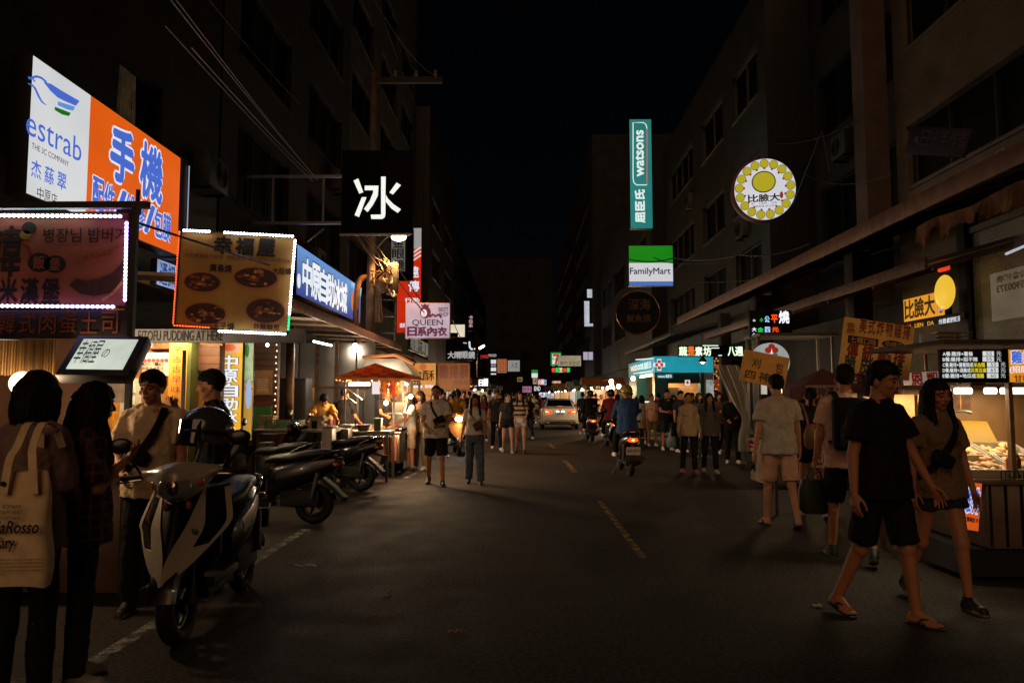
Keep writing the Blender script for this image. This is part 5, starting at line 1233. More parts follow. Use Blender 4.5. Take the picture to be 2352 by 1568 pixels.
for i in range(13): b.ell((wx(634)+.01*math.sin(i*2), -.03, wz(792+i*14)), .013, .013, .016, 8, 5)
b.build('fairy_light', E('fairy_light', '#f0c8a0', 2.5), ww)
# grey shutters of the closed shop
sw = thing('shutter_wall', 'grey panelled shutters of a closed shop under the left canopy', 'wall', (P(640, 900, 19).x, 19, 0)); b = MB(); Lw = P(862, 900, 19).x-sw.location.x
SHUT = M('shutter_grey', '#6c6a66', .6, .2, ns=2, na=.25)
for i in range(5): b.box(Lw*i/5+.02, Lw*(i+1)/5-.02, 0, .06, .12, 2.9)
b.build('shutter', SHUT, sw, bev=.012); b = MB(); b.box(0, Lw, -.04, -.002, 1.72, 1.78); b.build('rail', RUST, sw)
for i in (2, 3): b = MB(); b.box(Lw*i/5-.05, Lw*i/5+.05, -.06, -.041, .1, 2.95); b.build('post', RUST, sw)
for px0, py0, px1, py1, m, lab in ((706, 889, 719, 919, CARDB, 'tan notice pinned left of the stooping vendor'), (816, 896, 838, 918, BOXG, 'grey box hung on the post beside the stall')):
    b = MB(); q0, q1 = P(px0, py0, 17.5), P(px1, py1, 17.5); b.box(0, q1.x-q0.x, 0, .12, 0, q0.z-q1.z); o = b.build('hung_box', m, None, bev=.01); o.location = (q0.x, 17.5, q1.z); tag(o, lab, 'box')
b = MB(); q0, q1 = P(640, 890, 16), P(700, 985, 16); b.box(0, q1.x-q0.x, 0, .5, .1, P(640, 868, 16).z); o = b.build('dark_cabinet', M('cabinet_dark', '#1a1716', .5), None, bev=.01); o.location = (q0.x, 16, 0); tag(o, 'tall dark cabinet right of the wooden plank wall', 'cabinet')
# counter with boxes, crate, bins in front of the wooden shop
ct = thing('counter_table', 'long pale counter table before the wooden shop wall', 'table', (P(578, 985, 12.2).x, 12.2, 0)); Lc = P(770, 985, 12.2).x-ct.location.x; zc = P(600, 986, 12.2).z
b = MB(); b.box(0, Lc, 0, .7, zc-.05, zc); b.build('top', WBOX, ct, bev=.01); legs('leg', STEEL, ct, [(.04, .04), (Lc-.04, .04), (.04, .66), (Lc-.04, .66), (Lc/2, .04)], .1, zc-.051, .025); b = MB(); b.box(.08, Lc*.48, .03, .05, zc-.40, zc-.052); b.build('front_panel', WBOX, ct)
cr = thing('crate', 'pale green basket crate on the long counter', 'crate', (P(608, 985, 12.3).x, 12.3, zc)); b = MB(); cw, ch = .56, P(608, 965, 12.3).z-zc
for i in range(15): b.box(cw*i/14-.008, cw*i/14+.008, 0, .012, 0, ch)
for j in range(5): b.box(0, cw, -.004, .010, ch*j/4-.006, ch*j/4+.008)
b.box(0, cw, .35, .36, 0, ch); b.box(-.004, .004, .012, .35, 0, ch); b.box(cw-.004, cw+.004, .012, .35, 0, ch); b.build('basket', CRATE_G, cr)
def boxthing(px0, py0, px1, py1, Y, d, mat, label, cat, name, z0=None, lid=None, bev=.012):
    q0, q1 = P(px0, py0, Y), P(px1, py1, Y); zz = q1.z if z0 is None else z0
    o = thing(name, label, cat, (q0.x, Y, zz)); b = MB(); b.box(0, q1.x-q0.x, 0, d, 0, q0.z-zz); b.build('body', mat, o, bev=bev)
    if lid: b = MB(); b.box(-.01, q1.x-q0.x+.01, -.01, d+.01, q0.z-zz+.001, q0.z-zz+.035); b.build('lid', lid, o, bev=.01)
    return o
boxthing(596, 996, 622, 1012, 11.9, .25, BOXG, 'grey carton in front of the long counter', 'box', 'carton', .62)
boxthing(625, 996, 634, 1012, 11.9, .2, M('tin_yellow', '#a8742c', .5), 'yellow tin beside the grey carton', 'tin', 'tin', .62); boxthing(636, 994, 652, 1012, 11.9, .22, CARDB, 'brown carton right of the yellow tin', 'box', 'carton', .62)
o = thing('side_table', 'low table carrying the grey and brown cartons', 'table', (P(588, 1012, 11.8).x, 11.8, 0)); b = MB(); b.box(0, 1.3, 0, .5, .58, .62); b.build('top', WBOX, o, bev=.006); legs('leg', STEEL, o, [(.04, .04), (1.26, .04), (.04, .46), (1.26, .46)], .0, .579, .02)
boxthing(594, 1016, 615, 1040, 11.3, .3, WBOX, 'white foam box under the low table', 'box', 'foam_box', .1); boxthing(637, 1020, 658, 1042, 11.3, .3, BOXG, 'grey bin under the low table', 'bin', 'bin', .1)
boxthing(738, 983, 762, 1010, 11.9, .3, M('bin_cream', '#a89c8c', .4), 'cream plastic bin with rounded edges among the scooters', 'bin', 'bin', .35, WBOX, .03); boxthing(714, 965, 730, 986, 12.4, .25, M('bucket_green', '#3c5a44', .5), 'dark green bucket left of the cream bin', 'bucket', 'bucket', .75)
boxthing(765, 985, 800, 1004, 12.6, .3, STAIND, 'dull steel tray box right of the cream bin', 'tray', 'tray', .7); boxthing(780, 975, 806, 983, 13.2, .3, WBOX, 'flat white tray on the prep table', 'tray', 'tray')
pt = thing('prep_table', 'steel prep table where the vendor in the dark red vest stoops', 'table', (P(722, 975, 13.6).x, 13.2, 0)); b = MB(); b.box(0, 1.45, 0, .7, .86, .90); b.build('top', STAIN, pt, bev=.006); legs('leg', STAIND, pt, [(.04, .04), (1.41, .04), (.04, .66), (1.41, .66)], .0, .859, .022)
for i, (dx_, r_, h_) in enumerate(((.95, .17, .10), (.55, .12, .06))):
    o = thing('basin', ('wide steel basin', 'smaller steel basin')[i]+' on the steel prep table', 'basin', (pt.location.x+dx_, 13.5, .90)); b = MB(); b.cyl((0, 0, 0), (0, 0, h_), r_*.7, r_, 20); b.torus((0, 0, h_), (0, 0, 1), r_, .008, 24, 6); b.build('bowl', STAIN, o, smooth=True)
# ------------------------------------------------------------------ fried chicken stall with orange cloth roof
fs = thing('food_stall', 'lit fried snack cart under an orange checked cloth canopy on the left', 'stall', (P(790, 950, 14.6).x, 14.6, 0)); X0 = fs.location.x; Yc = 14.6
def fx_(px, Y=14.6): return P(px, 900, Y).x-X0
def fz(py, Y=14.6): return P(850, py, Y).z
CHECK = None
m = bpy.data.materials.new('cloth_check'); m.use_nodes = True; t = m.node_tree; ck = t.nodes.new('ShaderNodeTexChecker'); ck.inputs['Scale'].default_value = 6; ck.inputs['Color1'].default_value = (*lin('#c8742c'), 1); ck.inputs['Color2'].default_value = (*lin('#9a4e1c'), 1)
tc = t.nodes.new('ShaderNodeTexCoord'); t.links.new(tc.outputs['Object'], ck.inputs['Vector']); bs_ = t.nodes['Principled BSDF']; t.links.new(ck.outputs['Color'], bs_.inputs['Base Color']); bs_.inputs['Roughness'].default_value = .8; tr_ = t.nodes.new('ShaderNodeBsdfTranslucent'); mx_ = t.nodes.new('ShaderNodeMixShader'); mx_.inputs[0].default_value = .35; t.links.new(ck.outputs['Color'], tr_.inputs[0]); t.links.new(bs_.outputs[0], mx_.inputs[1]); t.links.new(tr_.outputs[0], mx_.inputs[2]); t.links.new(mx_.outputs[0], t.nodes['Material Output'].inputs[0]); CHECK = m
b = MB(); xa, xb = fx_(797), fx_(960); z0_, z1_ = fz(868), fz(838); xm = (xa+xb)/2-.15; n = 8
P4 = [(xa, -.9, z0_), (xb, -1.0, z0_-.03), (xb, 1.0, z0_), (xa, 1.0, z0_)]
apex = (xm, 0, z1_+.04)
b.add([*P4, apex, *[(x, y, z-.16) for x, y, z in P4]], [(0, 1, 4), (1, 2, 4), (2, 3, 4), (3, 0, 4)]); o = b.build('canopy', CHECK, fs); md = o.modifiers.new('s', 'SOLIDIFY'); md.thickness = .015
b = MB(); k = 14
for (p, q) in ((0, 1), (3, 0)):
    A, B = Vector(P4[p]), Vector(P4[q])
    for i in range(k): u, v = A.lerp(B, i/k), A.lerp(B, (i+1)/k); d_ = Vector((0, 0, -.05-.025*(i % 2))); b.add([u+Vector((0, -.01, -.002)), v+Vector((0, -.01, -.002)), v+d_, u+d_], [(0, 1, 2, 3)])
b.build('fringe', M('fringe_gold', '#a8682c', .8), fs)
b = MB(); xl, xr = fx_(806), fx_(915); posts(b, [(xl, -.5), (xr, -.5), (xl, .6), (xr, .6)], .0, z0_-.02, .018); b.box(xl, xr, -.52, -.48, fz(893), fz(889)); b.build('frame', STEEL, fs)
b = MB(); b.box(fx_(770), xr+.15, -.55, .55, .80, .85); b.box(fx_(770)+.03, xr+.12, -.52, .52, .25, .799); b.build('cart_body', STAIND, fs, bev=.012)
for xx in (fx_(790), xr-.1):
    for yy in (-.5, .5):
        b = MB(); b.torus((xx, yy, .13), (0, 1, 0), .10, .03, 20, 8); b.cyl((xx, yy-.02, .13), (xx, yy+.02, .13), .09, n=16); b.build('wheel', M('rubber', '#101010', .8), fs, smooth=True)
b = MB(); b.box(fx_(846, 14.0), fx_(884, 14.0), -.66, -.62, fz(1072, 14.0), fz(1004, 14.0)); b.build('front_plate', M('plate_pink', '#a89488', .45, .3, ns=3), fs, bev=.01)
b = MB(); b.box(fx_(888), fx_(924), -.60, -.56, fz(1052), fz(1000)); b.build('front_banner', M('banner_orange', '#9c4a18', .7, ns=6, na=.3), fs)
for i, (px0, py0, px1, py1, m_) in enumerate(((869, 864, 885, 905, E('stall_box_white', '#d9d4da', .95)), (886, 868, 903, 904, E('stall_box_orange', '#d0681c', .75, ns=9, na=.4)), (906, 866, 923, 908, E('stall_box_red', '#c8481c', .7, ns=9, na=.4)), (924, 866, 938, 902, E('stall_box_cream', '#dcc890', .9, ns=9, na=.4)))):
    b = MB(); yy = -.62+i*.04; b.box(fx_(px0), fx_(px1), yy, yy+.03, fz(py1), fz(py0)); b.build('hanging_sign', m_, fs)
mw, w, h = at_Y(869, 864, 938, 905, 13.96); s = Sign('x', '', '', mw, w, h, parent=fs); s.mw = mw
TC_(s, '古早味', 873, 869, 881, 901, BLK_E, bold=.02); TC_(s, '香雞排', 888, 872, 901, 902, RDT, bold=.03); TC_(s, '鹽酥雞', 908, 870, 921, 905, YE, bold=.02); TC_(s, '花枝', 927, 872, 935, 898, RDT, bold=.02)
for bb, part, mat in s.L.values():
    bb.v = [tuple(Matrix.Translation((-X0, -Yc, 0)) @ mw @ Vector(v)) for v in bb.v]; bb.build(part.split('#')[0], mat, fs)
b = MB()
for xx in (fx_(826), fx_(848)): b.cyl((xx-.11, -.45, fz(883)), (xx+.10, -.45, fz(883)), .035, n=10)
b.build('tube', E('tube_stall', '#fff0d8', 5), fs, smooth=True)
b = MB(); b.cyl((fx_(805), -.4, fz(892)), (fx_(842), -.4, fz(918)), .016, n=8); b.cyl((fx_(800), -.4, fz(905)), (fx_(828), -.4, fz(926)), .016, n=8); b.build('gas_strut', STAIN, fs)
for xx, yy, zz in ((fx_(862), -.2, fz(872)), (fx_(915), -.3, fz(880)), (fx_(940), .2, fz(910)), (fx_(889), -.1, fz(925))):
    b = MB(); b.ell((xx, yy, zz), .045, .045, .05, 12, 8); b.build('bulb', GLOW_W, fs, smooth=True)
point(fs, (fx_(915), -.1, fz(885)), 200, (1, .62, .30), .12); point(fs, (fx_(850), -.2, fz(885)), 120, (1, .70, .42), .12); point(fs, (fx_(935), -1.0, fz(960)), 60, (1, .70, .42), .12)
b = MB(); q = random.Random(4)
for i in range(34): xx, yy = q.uniform(fx_(845), xr), q.uniform(-.4, .3); b.ell((xx, yy, .87+q.uniform(0, .06)), q.uniform(.03, .07), q.uniform(.03, .06), q.uniform(.02, .05), 8, 5, mi=i % 3)
b.build('fried_food', [M('fry_gold', '#b0702c', .5), M('fry_brown', '#7a431c', .5), M('fry_red', '#9c3a1c', .5)], fs)
b = MB(); b.box(fx_(893), fx_(932), -.4, .4, .90, .915); b.box(fx_(893), fx_(932), -.4, .4, 1.18, 1.195); b.box(fx_(893), fx_(932), .38, .40, .86, 1.4); b.build('shelf', STAIN, fs)
# white tent roof behind it
tn = thing('tent', 'small white tent with a rope lit brown roof edge behind the snack cart', 'tent', (P(846, 840, 19).x, 19, 0)); X1 = tn.location.x
def tx(px): return P(px, 840, 19).x-X1
def tz(py): return P(900, py, 19).z
b = MB(); b.loft([[Vector((tx(846), -.8, tz(856))), Vector((tx(960), -.8, tz(862))), Vector((tx(960), .8, tz(862))), Vector((tx(846), .8, tz(856)))], [Vector((tx(852), -.5, tz(826))), Vector((tx(930), -.5, tz(826))), Vector((tx(930), .5, tz(826))), Vector((tx(852), .5, tz(826)))]]); b.build('roof', M('tent_white', '#b9b2a2', .8, ns=3), tn)
b = MB(); b.tube([(tx(843), -.55, tz(823)), (tx(915), -.55, tz(818)), (tx(930), -.55, tz(824)), (tx(962), -.85, tz(840))], .04, 8); b.build('edge_roll', M('rope_orange', '#a8642c', .6), tn, smooth=True)
legs('pole', STEEL, tn, [(tx(850), -.7), (tx(955), -.7), (tx(955), .7), (tx(850), .7)], .0, tz(858), .025); point(tn, (tx(900), -1.0, tz(850)), 30, (1, .86, .66), .15)
# orange banners past it
s = sign('banner', 'orange lit banner with black brush characters for salt crisp chicken', at_Y(938, 833, 1002, 908, 20.5), 'banner', .04, FRAMEK, E('banner_lit_orange', '#d08a3c', .85, ns=2.2, na=.3)); T(s, '鹽', 944, 852, 968, 884, BLK_E, bold=.01); T(s, '酥', 971, 850, 998, 874, BLK_E, bold=.01); TR_(s, '雞排專賣 現炸現做', 950, 884, 996, 891, WT_O, bold=.04); EL(s, 972, 842, 8, 7, E('lit_pinkish', '#c8643c', .8)); s.done()
s = sign('banner', 'dark orange cloth banner right of the brush written one', at_Y(1004, 833, 1080, 899, 20.9), 'banner', .03, FRAMEK, E('banner_lit_rust', '#8c4414', .62, ns=3, na=.4)); TR_(s, '雞排酥', 1008, 838, 1078, 868, E('lit_rust_print', '#6c1c08', .6), bold=.04, gap=.2); T(s, '香酥脆', 1040, 872, 1076, 884, E('lit_rust_print', '#6c1c08', .6)); s.done()

# ------------------------------------------------------------------ right: fried chicken cart with the price menu
rc = thing('food_stall', 'fried chicken cart on the right with a black price menu and a yellow sneeze guard', 'stall', (3.75, 6.1, 0)); X2, Y2 = 3.75, 6.1
def rx(px, Y=6.1): return P(px, 900, Y).x-X2
def rz_(py, Y=6.1): return P(2250, py, Y).z
TINR = M('cart_tin', '#6c5a4c', .5, .4, ns=3, na=.3)
b = MB(); b.box(rx(2212), 2.6, .0, 1.0, rz_(1100)-.05, rz_(1100)); b.box(rx(2260), 2.58, .03, .95, .28, rz_(1100)-.052); b.build('cart_body', TINR, rc, bev=.01)
b = MB()
for i in range(5): xx = rx(2264+i*36); b.box(xx, xx+.012, .008, .029, .3, rz_(1104)); 
b.build('panel_seam', DKSTEEL, rc)
b = MB(); b.box(rx(2215), 2.55, .08, .9, .05, .27); b.build('plinth', M('plinth_black', '#0b0b0d', .7), rc)
for q_ in ((rx(2315), rx(2325), -.01, .04, rz_(1098), rz_(800)), (rx(2168), rx(2176), .9, .95, .1, rz_(800)), (2.5, 2.55, 0, .05, .8, 2.2)): b = MB(); b.box(*q_); b.build('post', M('post_wood', '#6e5238', .6, ns=5), rc)
b = MB(); b.box(rx(2150), 2.7, -.15, 1.15, rz_(793), rz_(782)); b.build('roof', M('roof_brown', '#3c2a20', .7, ns=4), rc, bev=.01)
b = MB(); b.box(rx(2205), 2.5, .95, 1.0, rz_(1100), rz_(880)); b.build('back_panel', M('stall_inner', '#6e4e2c', .6, ns=3), rc)
# price menu
s = sign('price_menu', 'x', at_Y(2160, 802, 2312, 879, 6.05), 'menu', .05, BLKP)
MW = E('menu_white', '#d4d8d8', .95); MY = E('menu_yellow', '#e0cc28', .95)
rows = (('A餐:雞排+薯條', '', 2233, '55', 2257, 2287, 814), ('B餐:雞排+甜不辣', '', 2244, '55', 2260, 2292, 825), ('C餐:雞排+蘿蔔糕或', '米血糕', 2234, '55', 2268, 2296, 837), ('D餐:雞排+湯圓或', '百頁豆腐', 2228, '65', 2270, 2298, 849), ('E餐:雞排+地瓜或', '湯圓', 2240, '60', 2272, 2299, 862))
for i, (a_, y2, xe, pr, p0, p1, yy) in enumerate(rows):
    yy = 812+i*12.6; x0_ = 2164
    T(s, a_, x0_, yy-4.5, xe, yy+5.5, MW, bold=.02)
    if y2: T(s, y2, xe+1, yy-4.5, xe+9*len(y2), yy+5.5, MY, bold=.02)
    dx = 0 if i < 2 else 10
    RC(s, 2257+dx, yy-5.5, 2282+dx, yy+5.5, MW, part='price_tile', y0=-.006); T(s, pr, 2263+dx, yy-4, 2276+dx, yy+4, BLK_E, y=-.012); T(s, '元', 2287+dx, yy-5, 2298+dx, yy+5, MW)
me_ = s.o; tag(me_, 'black lit price menu with white rows and tiles over the chicken cart', 'menu'); s.done()
s = sign('stall_sign', 'orange lit sign with blue outlined characters at the right photo edge', at_Y(2314, 801, 2450, 879, 6.03), 'sign', .05, FRAMEK, E('lit_orange_stall', '#d8871c', .95, ns=3, na=.12)); T(s, '雞', 2322, 806, 2346, 834, BLU_T, bold=.04, out=WT_O, ob=.05); T(s, '排', 2350, 806, 2374, 834, BLU_T, bold=.04, out=WT_O, ob=.05); T(s, '(招牌', 2318, 840, 2362, 858, WT_O, bold=.02); T(s, '甘梅', 2328, 861, 2366, 876, E('lit_maroon', '#6c1c18', .6), bold=.02); s.done()
b = MB()
for x0_, x1_ in ((2219, 2255), (2290, 2313), (2328, 2380)): b.cyl((rx(x0_), .15, rz_(897)), (rx(x1_), .15, rz_(897)), .028, n=12)
b.build('tube', E('tube_cart', '#fff4e0', 5), rc, smooth=True)
area(rc, (rx(2290), .60, rz_(890)), 20, (1, .80, .50), 1.3, .2); area(rc, (rx(2290), .08, rz_(892)), 4, (1, .80, .50), 1.3, .1)  # unseen area lights: one set back for the trays, one added for the guard
b = MB(); v_ = [(rx(2172), .30, rz_(966)), (rx(2316), .30, rz_(970)), (rx(2316), .16, rz_(1020)), (rx(2172), .16, rz_(1014))]; b.add([*v_, *[(x, y+.012, z) for x, y, z in v_]], [(0, 1, 2, 3), (7, 6, 5, 4), (0, 4, 5, 1), (1, 5, 6, 2), (2, 6, 7, 3), (3, 7, 4, 0)]); b.build('sneeze_guard', M('guard_yellow', '#e0ac00', .4), rc)
b = MB(); b.tube(smooth_path([(rx(2212), .3, rz_(968)), (rx(2232), .3, rz_(952)), (rx(2252), .3, rz_(945)), (rx(2280), .3, rz_(950))]), .014, 8); b.build('gooseneck', STAIN, rc, smooth=True)
for x0_, x1_, y0_, y1_ in ((2251, 2271, 882, 944), (2274, 2296, 880, 950)):
    b = MB(); b.box(rx(x0_), rx(x1_), .40, .42, rz_(y1_), rz_(y0_)); b.build('photo_card', M('card_food', '#b98a5c', .5, ns=25, na=.5), rc)
trays = ((2228, 1045, .08, .30, 8), (2262, 1052, .05, .34, -6), (2240, 1030, .45, .34, 4), (2292, 1036, .5, .30, 10))
tx0 = rx(2224)
for i in range(5):
    o = thing('tray', ('shallow tray of battered pieces nearest the woman', 'shallow tray of pale fried pieces beside the wooden post', 'second row tray of golden pieces behind the nearest tray', 'second row tray by the sneeze guard', 'shallow tray right of the wooden post')[i], 'tray', (X2+tx0+(.02, .42, .03, .44, .86)[i], Y2+(.06, .08, .44, .46, .10)[i], rz_(1100)+.001+(.0, .0, .09, .09, 0)[i]))
    b = MB(); w_, d_ = .37, .33; b.box(0, w_, 0, d_, 0, .01); b.box(0, w_, 0, .008, .011, .075); b.box(0, w_, d_-.008, d_, .011, .075); b.box(0, .008, .0085, d_-.0085, .011, .075); b.box(w_-.008, w_, .0085, d_-.0085, .011, .075); b.build('pan', M('tray_white', '#b0a796', .4) if i < 4 else M('tray_orange', '#c4441c', .4), o); o.rotation_euler = (R(17), 0, 0)
    b = MB(); q = random.Random(i)
    for j in range(26): b.ell((q.uniform(.04, w_-.04), q.uniform(.04, d_-.04), .03+q.uniform(0, .045)), q.uniform(.025, .05), q.uniform(.02, .04), q.uniform(.012, .025), 8, 5, mat=Matrix.Rotation(q.uniform(0, 3), 3, 'Z'), mi=j % 2)
    b.build('fried_food', [M('batter_gold', '#c49a64', .5, ns=20), M('batter_pale', '#b98a58', .5, ns=20)], o)
o = thing('basket', 'dark green wire basket of leaves on the cart edge', 'basket', (X2+rx(2272), Y2-.04, rz_(1100)+.001)); b = MB()
for i in range(12): b.box(.035*i, .035*i+.006, -.06, -.052, 0, .07)
b.box(0, .40, -.062, -.05, .07, .078); b.box(0, .4, -.062, -.05, .0, .008); b.build('wire', M('wire_green', '#1c2a1c', .5), o)
mw, w, h = board(P(2212, 1104, 6.12), P(2256, 1110, 6.07), P(2210, 1214, 6.12))
s = sign('cart_sign', 'orange lit chicken cutlet panel on the front of the cart', (mw, w, h), 'sign', .04, FRAMEK, E('lit_orange_cart', '#d8581c', .8, ns=3, na=.2)); T(s, '雞', 2214, 1120, 2230, 1175, BLU_T, bold=.03, out=WT_O, ob=.05); T(s, '排', 2233, 1122, 2250, 1177, BLU_T, bold=.03, out=WT_O, ob=.05); T(s, '訂購專線 0931', 2214, 1187, 2252, 1199, BLK_E, bold=.03); s.done()
for i, (px, hx, lab) in enumerate(((2330, '#8c2a14', 'red sauce bottle on the cart right of the wooden post'), (2338, '#b98a1c', 'yellow sauce bottle beside the red one on the cart'), (2346, '#3a2214', 'dark brown sauce bottle at the cart edge'))):
    o = thing('bottle', lab, 'bottle', (X2+rx(px), Y2+.10, rz_(1100)+.002)); b = MB(); b.cyl((0, 0, 0), (0, 0, .15), .03, .03, 14); b.cyl((0, 0, .15), (0, 0, .19), .03, .012, 14); b.build('body', M('sauce_%d' % i, hx, .3), o, smooth=True); b = MB(); b.cyl((0, 0, .191), (0, 0, .235), .013, .005, 10); b.build('nozzle', M('nozzle_white', '#c9c2b4', .4), o, smooth=True)
for i, (px, lab) in enumerate(((2200, 'bundle of paper bags hanging behind the long haired woman'), (2262, 'bundle of paper bags hanging under the middle of the price menu'))):
    o = thing('paper_bags', lab, 'paper bags', (X2+rx(px), Y2+.86, rz_(905))); b = MB()
    for k in range(5): b.box(-.09+.004*k, .09+.006*k, .008*k, .008*k+.005, -.22-.01*k, .0)
    b.build('bag', M('bag_kraft', '#b58a58', .8, ns=8), o); b = MB(); b.cyl((0, .0, 0), (0, .0, .06), .005, n=6); b.build('hook', STEEL, o)
# right: tall glass front
gf = thing('glass_front', 'tall shop window with a pale sheet and mirrored red lettering at the right edge', 'window', (6.0, 6.4, 0))
b = MB(); b.box(-.05, .05, 0, .08, .1, 3.75); b.box(-.05, .05, 3.42, 3.50, .1, 3.75); b.box(-.05, .05, .081, 3.419, 3.67, 3.75); b.box(-.04, .04, .081, 3.419, 1.92, 2.0); b.build('frame', STAIND, gf)
b = MB(); b.box(-.006, .006, .081, 3.419, 2.001, 3.669); b.build('pane', glass('glass_pane', (.8, .85, .85), .16), gf)
b = MB(); b.box(.20, .24, .0, 3.4, 2.5, 3.12); b.build('sheet', E('sheet_glow', '#7c705f', .55, ns=2, na=.25), gf)
mw, w, h = board(Vector((6.19, 9.75, 3.1)), Vector((6.19, 6.5, 3.1)), Vector((6.19, 9.75, 2.5)))
s = Sign('x', '', '', mw, w, h, parent=gf); s.mw = mw
def mirror(txt, u0, v0, u1, v1):
    vs, fs = text_mesh(txt, .03); xa, xb = min(v.x for v in vs), max(v.x for v in vs); ya, yb = min(v.y for v in vs), max(v.y for v in vs); (A, Bz), (C, Dz) = s.pt(u0, v0), s.pt(u1, v1)
    b = MB(); b.add([mw @ Vector((C-(v.x-xa)/(xb-xa)*(C-A), -.006, Dz+(v.y-ya)/(yb-ya)*(Bz-Dz))) for v in vs], fs); b.v = [(x-6.0, y-6.4, z) for x, y, z in b.v]; b.build('lettering', M('letter_red_dim', '#6c2c22', .6), gf)
mirror('公會代表', .03, .05, .22, .20); mirror('45900373', .03, .26, .22, .42)
b = MB(); b.tube([(.1, .12, 3.3), (.1, 1.5, 3.42), (.1, 2.9, 3.30)], .018, 8); b.build('neon_tube', E('neon_pale', '#c8ccd8', 1.0), gf)
# pale panel and slats under the amber sign
boxthing(2116, 765, 2152, 812, 8.8, .06, M('panel_pale', '#8f8d90', .5), 'pale grey square panel hung under the amber sign', 'panel', 'wall_panel')
o = thing('shelf_rack', 'slatted rack with glinting bars under the amber sign', 'rack', (P(2155, 790, 8.9).x, 8.9, 0)); b = MB()
for i in range(5): z_ = P(2160, 800-i*9, 8.9).z; b.box(0, .42, 0, .3, z_, z_+.012)
b.box(0, .03, .305, .33, .1, P(2160, 760, 8.9).z); b.box(.39, .42, .305, .33, .1, P(2160, 760, 8.9).z); b.build('slat', M('rack_brass', '#8a6c44', .3, .8), o)
# scalloped soup umbrella
um = thing('stall_umbrella', 'dim red and white scalloped soup stall umbrella behind the grey tee man', 'umbrella', (P(1890, 880, 10.2).x, 10.2, 0)); b = MB(); n = 16; zc_ = P(1890, 866, 10.2).z; rim = []
for i in range(n): a = i*2*PI/n; rim.append((.55*math.cos(a), .4*math.sin(a), zc_-.13-.03*(i % 2)))
b.add([*rim, (0, 0, zc_+.12), *[(x*1.01, y*1.01, z-.17-.06*(i % 2)) for i, (x, y, z) in enumerate(rim)]], [(i, (i+1) % n, n) for i in range(n)]+[(i, n+1+i, n+1+(i+1) % n, (i+1) % n) for i in range(n)]); b.build('canopy', M('umbrella_cloth', '#5c3a34', .8, ns=5, na=.3), um)
b = MB(); b.cyl((0, 0, 0), (0, 0, zc_), .02, n=8); b.build('pole', STEEL, um)
s = sign('stall_sign', 'dim cloth sign reading about spirit soup under the scalloped umbrella', at_Y(1852, 884, 1922, 914, 9.65), 'sign', .02, M('cloth_pinkish', '#9c8278', .8, ns=4)); T(s, '四神湯', 1858, 888, 1916, 912, M('print_soup', '#4c3a44', .7), bold=.03); s.done()
# soup stall with white boxes, bucket lamps
wk = thing('food_stall', 'soup stall with white boxes and a noticeboard beside the tied curtain', 'stall', (P(1745, 950, 12.2).x, 12.2, 0)); kx = wk.location.x
def ux(px, Y=12.2): return P(px, 900, Y).x-kx
def uz(py, Y=12.2): return P(1760, py, Y).z
b = MB(); b.box(0, ux(1925), 0, .7, .75, .80); b.box(.03, ux(1925)-.03, .03, .67, .1, .749); b.build('counter', M('counter_pale', '#8d7f70', .5, ns=4), wk, bev=.01)
b = MB(); b.box(ux(1757), ux(1776), .30, .34, uz(905), uz(867)); b.build('notice', E('notice_lit', '#b6b2ac', .75, ns=10, na=.3), wk); b = MB(); b.box(ux(1757), ux(1790), .02, .35, uz(980), uz(958)); b.box(ux(1758), ux(1782), .04, .32, uz(957), uz(928)); b.build('white_box', WBOX, wk, bev=.012)
b = MB(); posts(b, [(.02, .05), (ux(1918), .05), (.02, .65), (ux(1918), .65)], .801, 2.5, .02); b.box(0, ux(1925), -.1, .8, 2.5, 2.55); b.build('frame', STEEL, wk)
b = MB()
for px, py in ((1812, 900), (1850, 898), (1896, 905)): b.ell((ux(px), .3, uz(py)), .045, .045, .05, 12, 8)
b.build('bulb', GLOW_W, wk, smooth=True); point(wk, (ux(1850), .0, uz(890)), 36, WARM, .1)
# lit orange sauce lamp behind black tee man
q = P(2041+27, 908, 8.6); o = thing('gas_lamp', 'small orange glowing lamp on a post between the backpack man and the price menu', 'lamp', (q.x, 8.6, 0)); b = MB(); b.cyl((0, 0, .0), (0, 0, q.z-.07), .018, n=8); b.build('post', STEEL, o); b = MB(); b.ell((0, 0, q.z), .05, .05, .07, 12, 8); b.build('bulb', E('bulb_orange', '#ff9a30', 2.5), o, smooth=True); point(o, (0, -.1, q.z), 6, (1, .6, .25), .05)
boxthing(2118, 905, 2150, 936, 9.4, .3, M('oven_pale', '#8c8a90', .5), 'pale oven box on a shelf behind the long haired woman', 'oven', 'oven', None); 
o = thing('shelf_table', 'dim table carrying the pale oven box', 'table', (P(2085, 945, 9.2).x, 9.2, 0)); b = MB(); b.box(0, .9, 0, .6, P(2118, 936, 9.4).z-.05, P(2118, 936, 9.4).z-.002); b.build('top', M('table_brown', '#6a4c34', .6, ns=4), o); b = MB(); b.box(.04, .86, .05, .55, .1, P(2118, 936, 9.4).z-.052); b.build('front', M('table_front', '#5a4636', .7, ns=4), o)
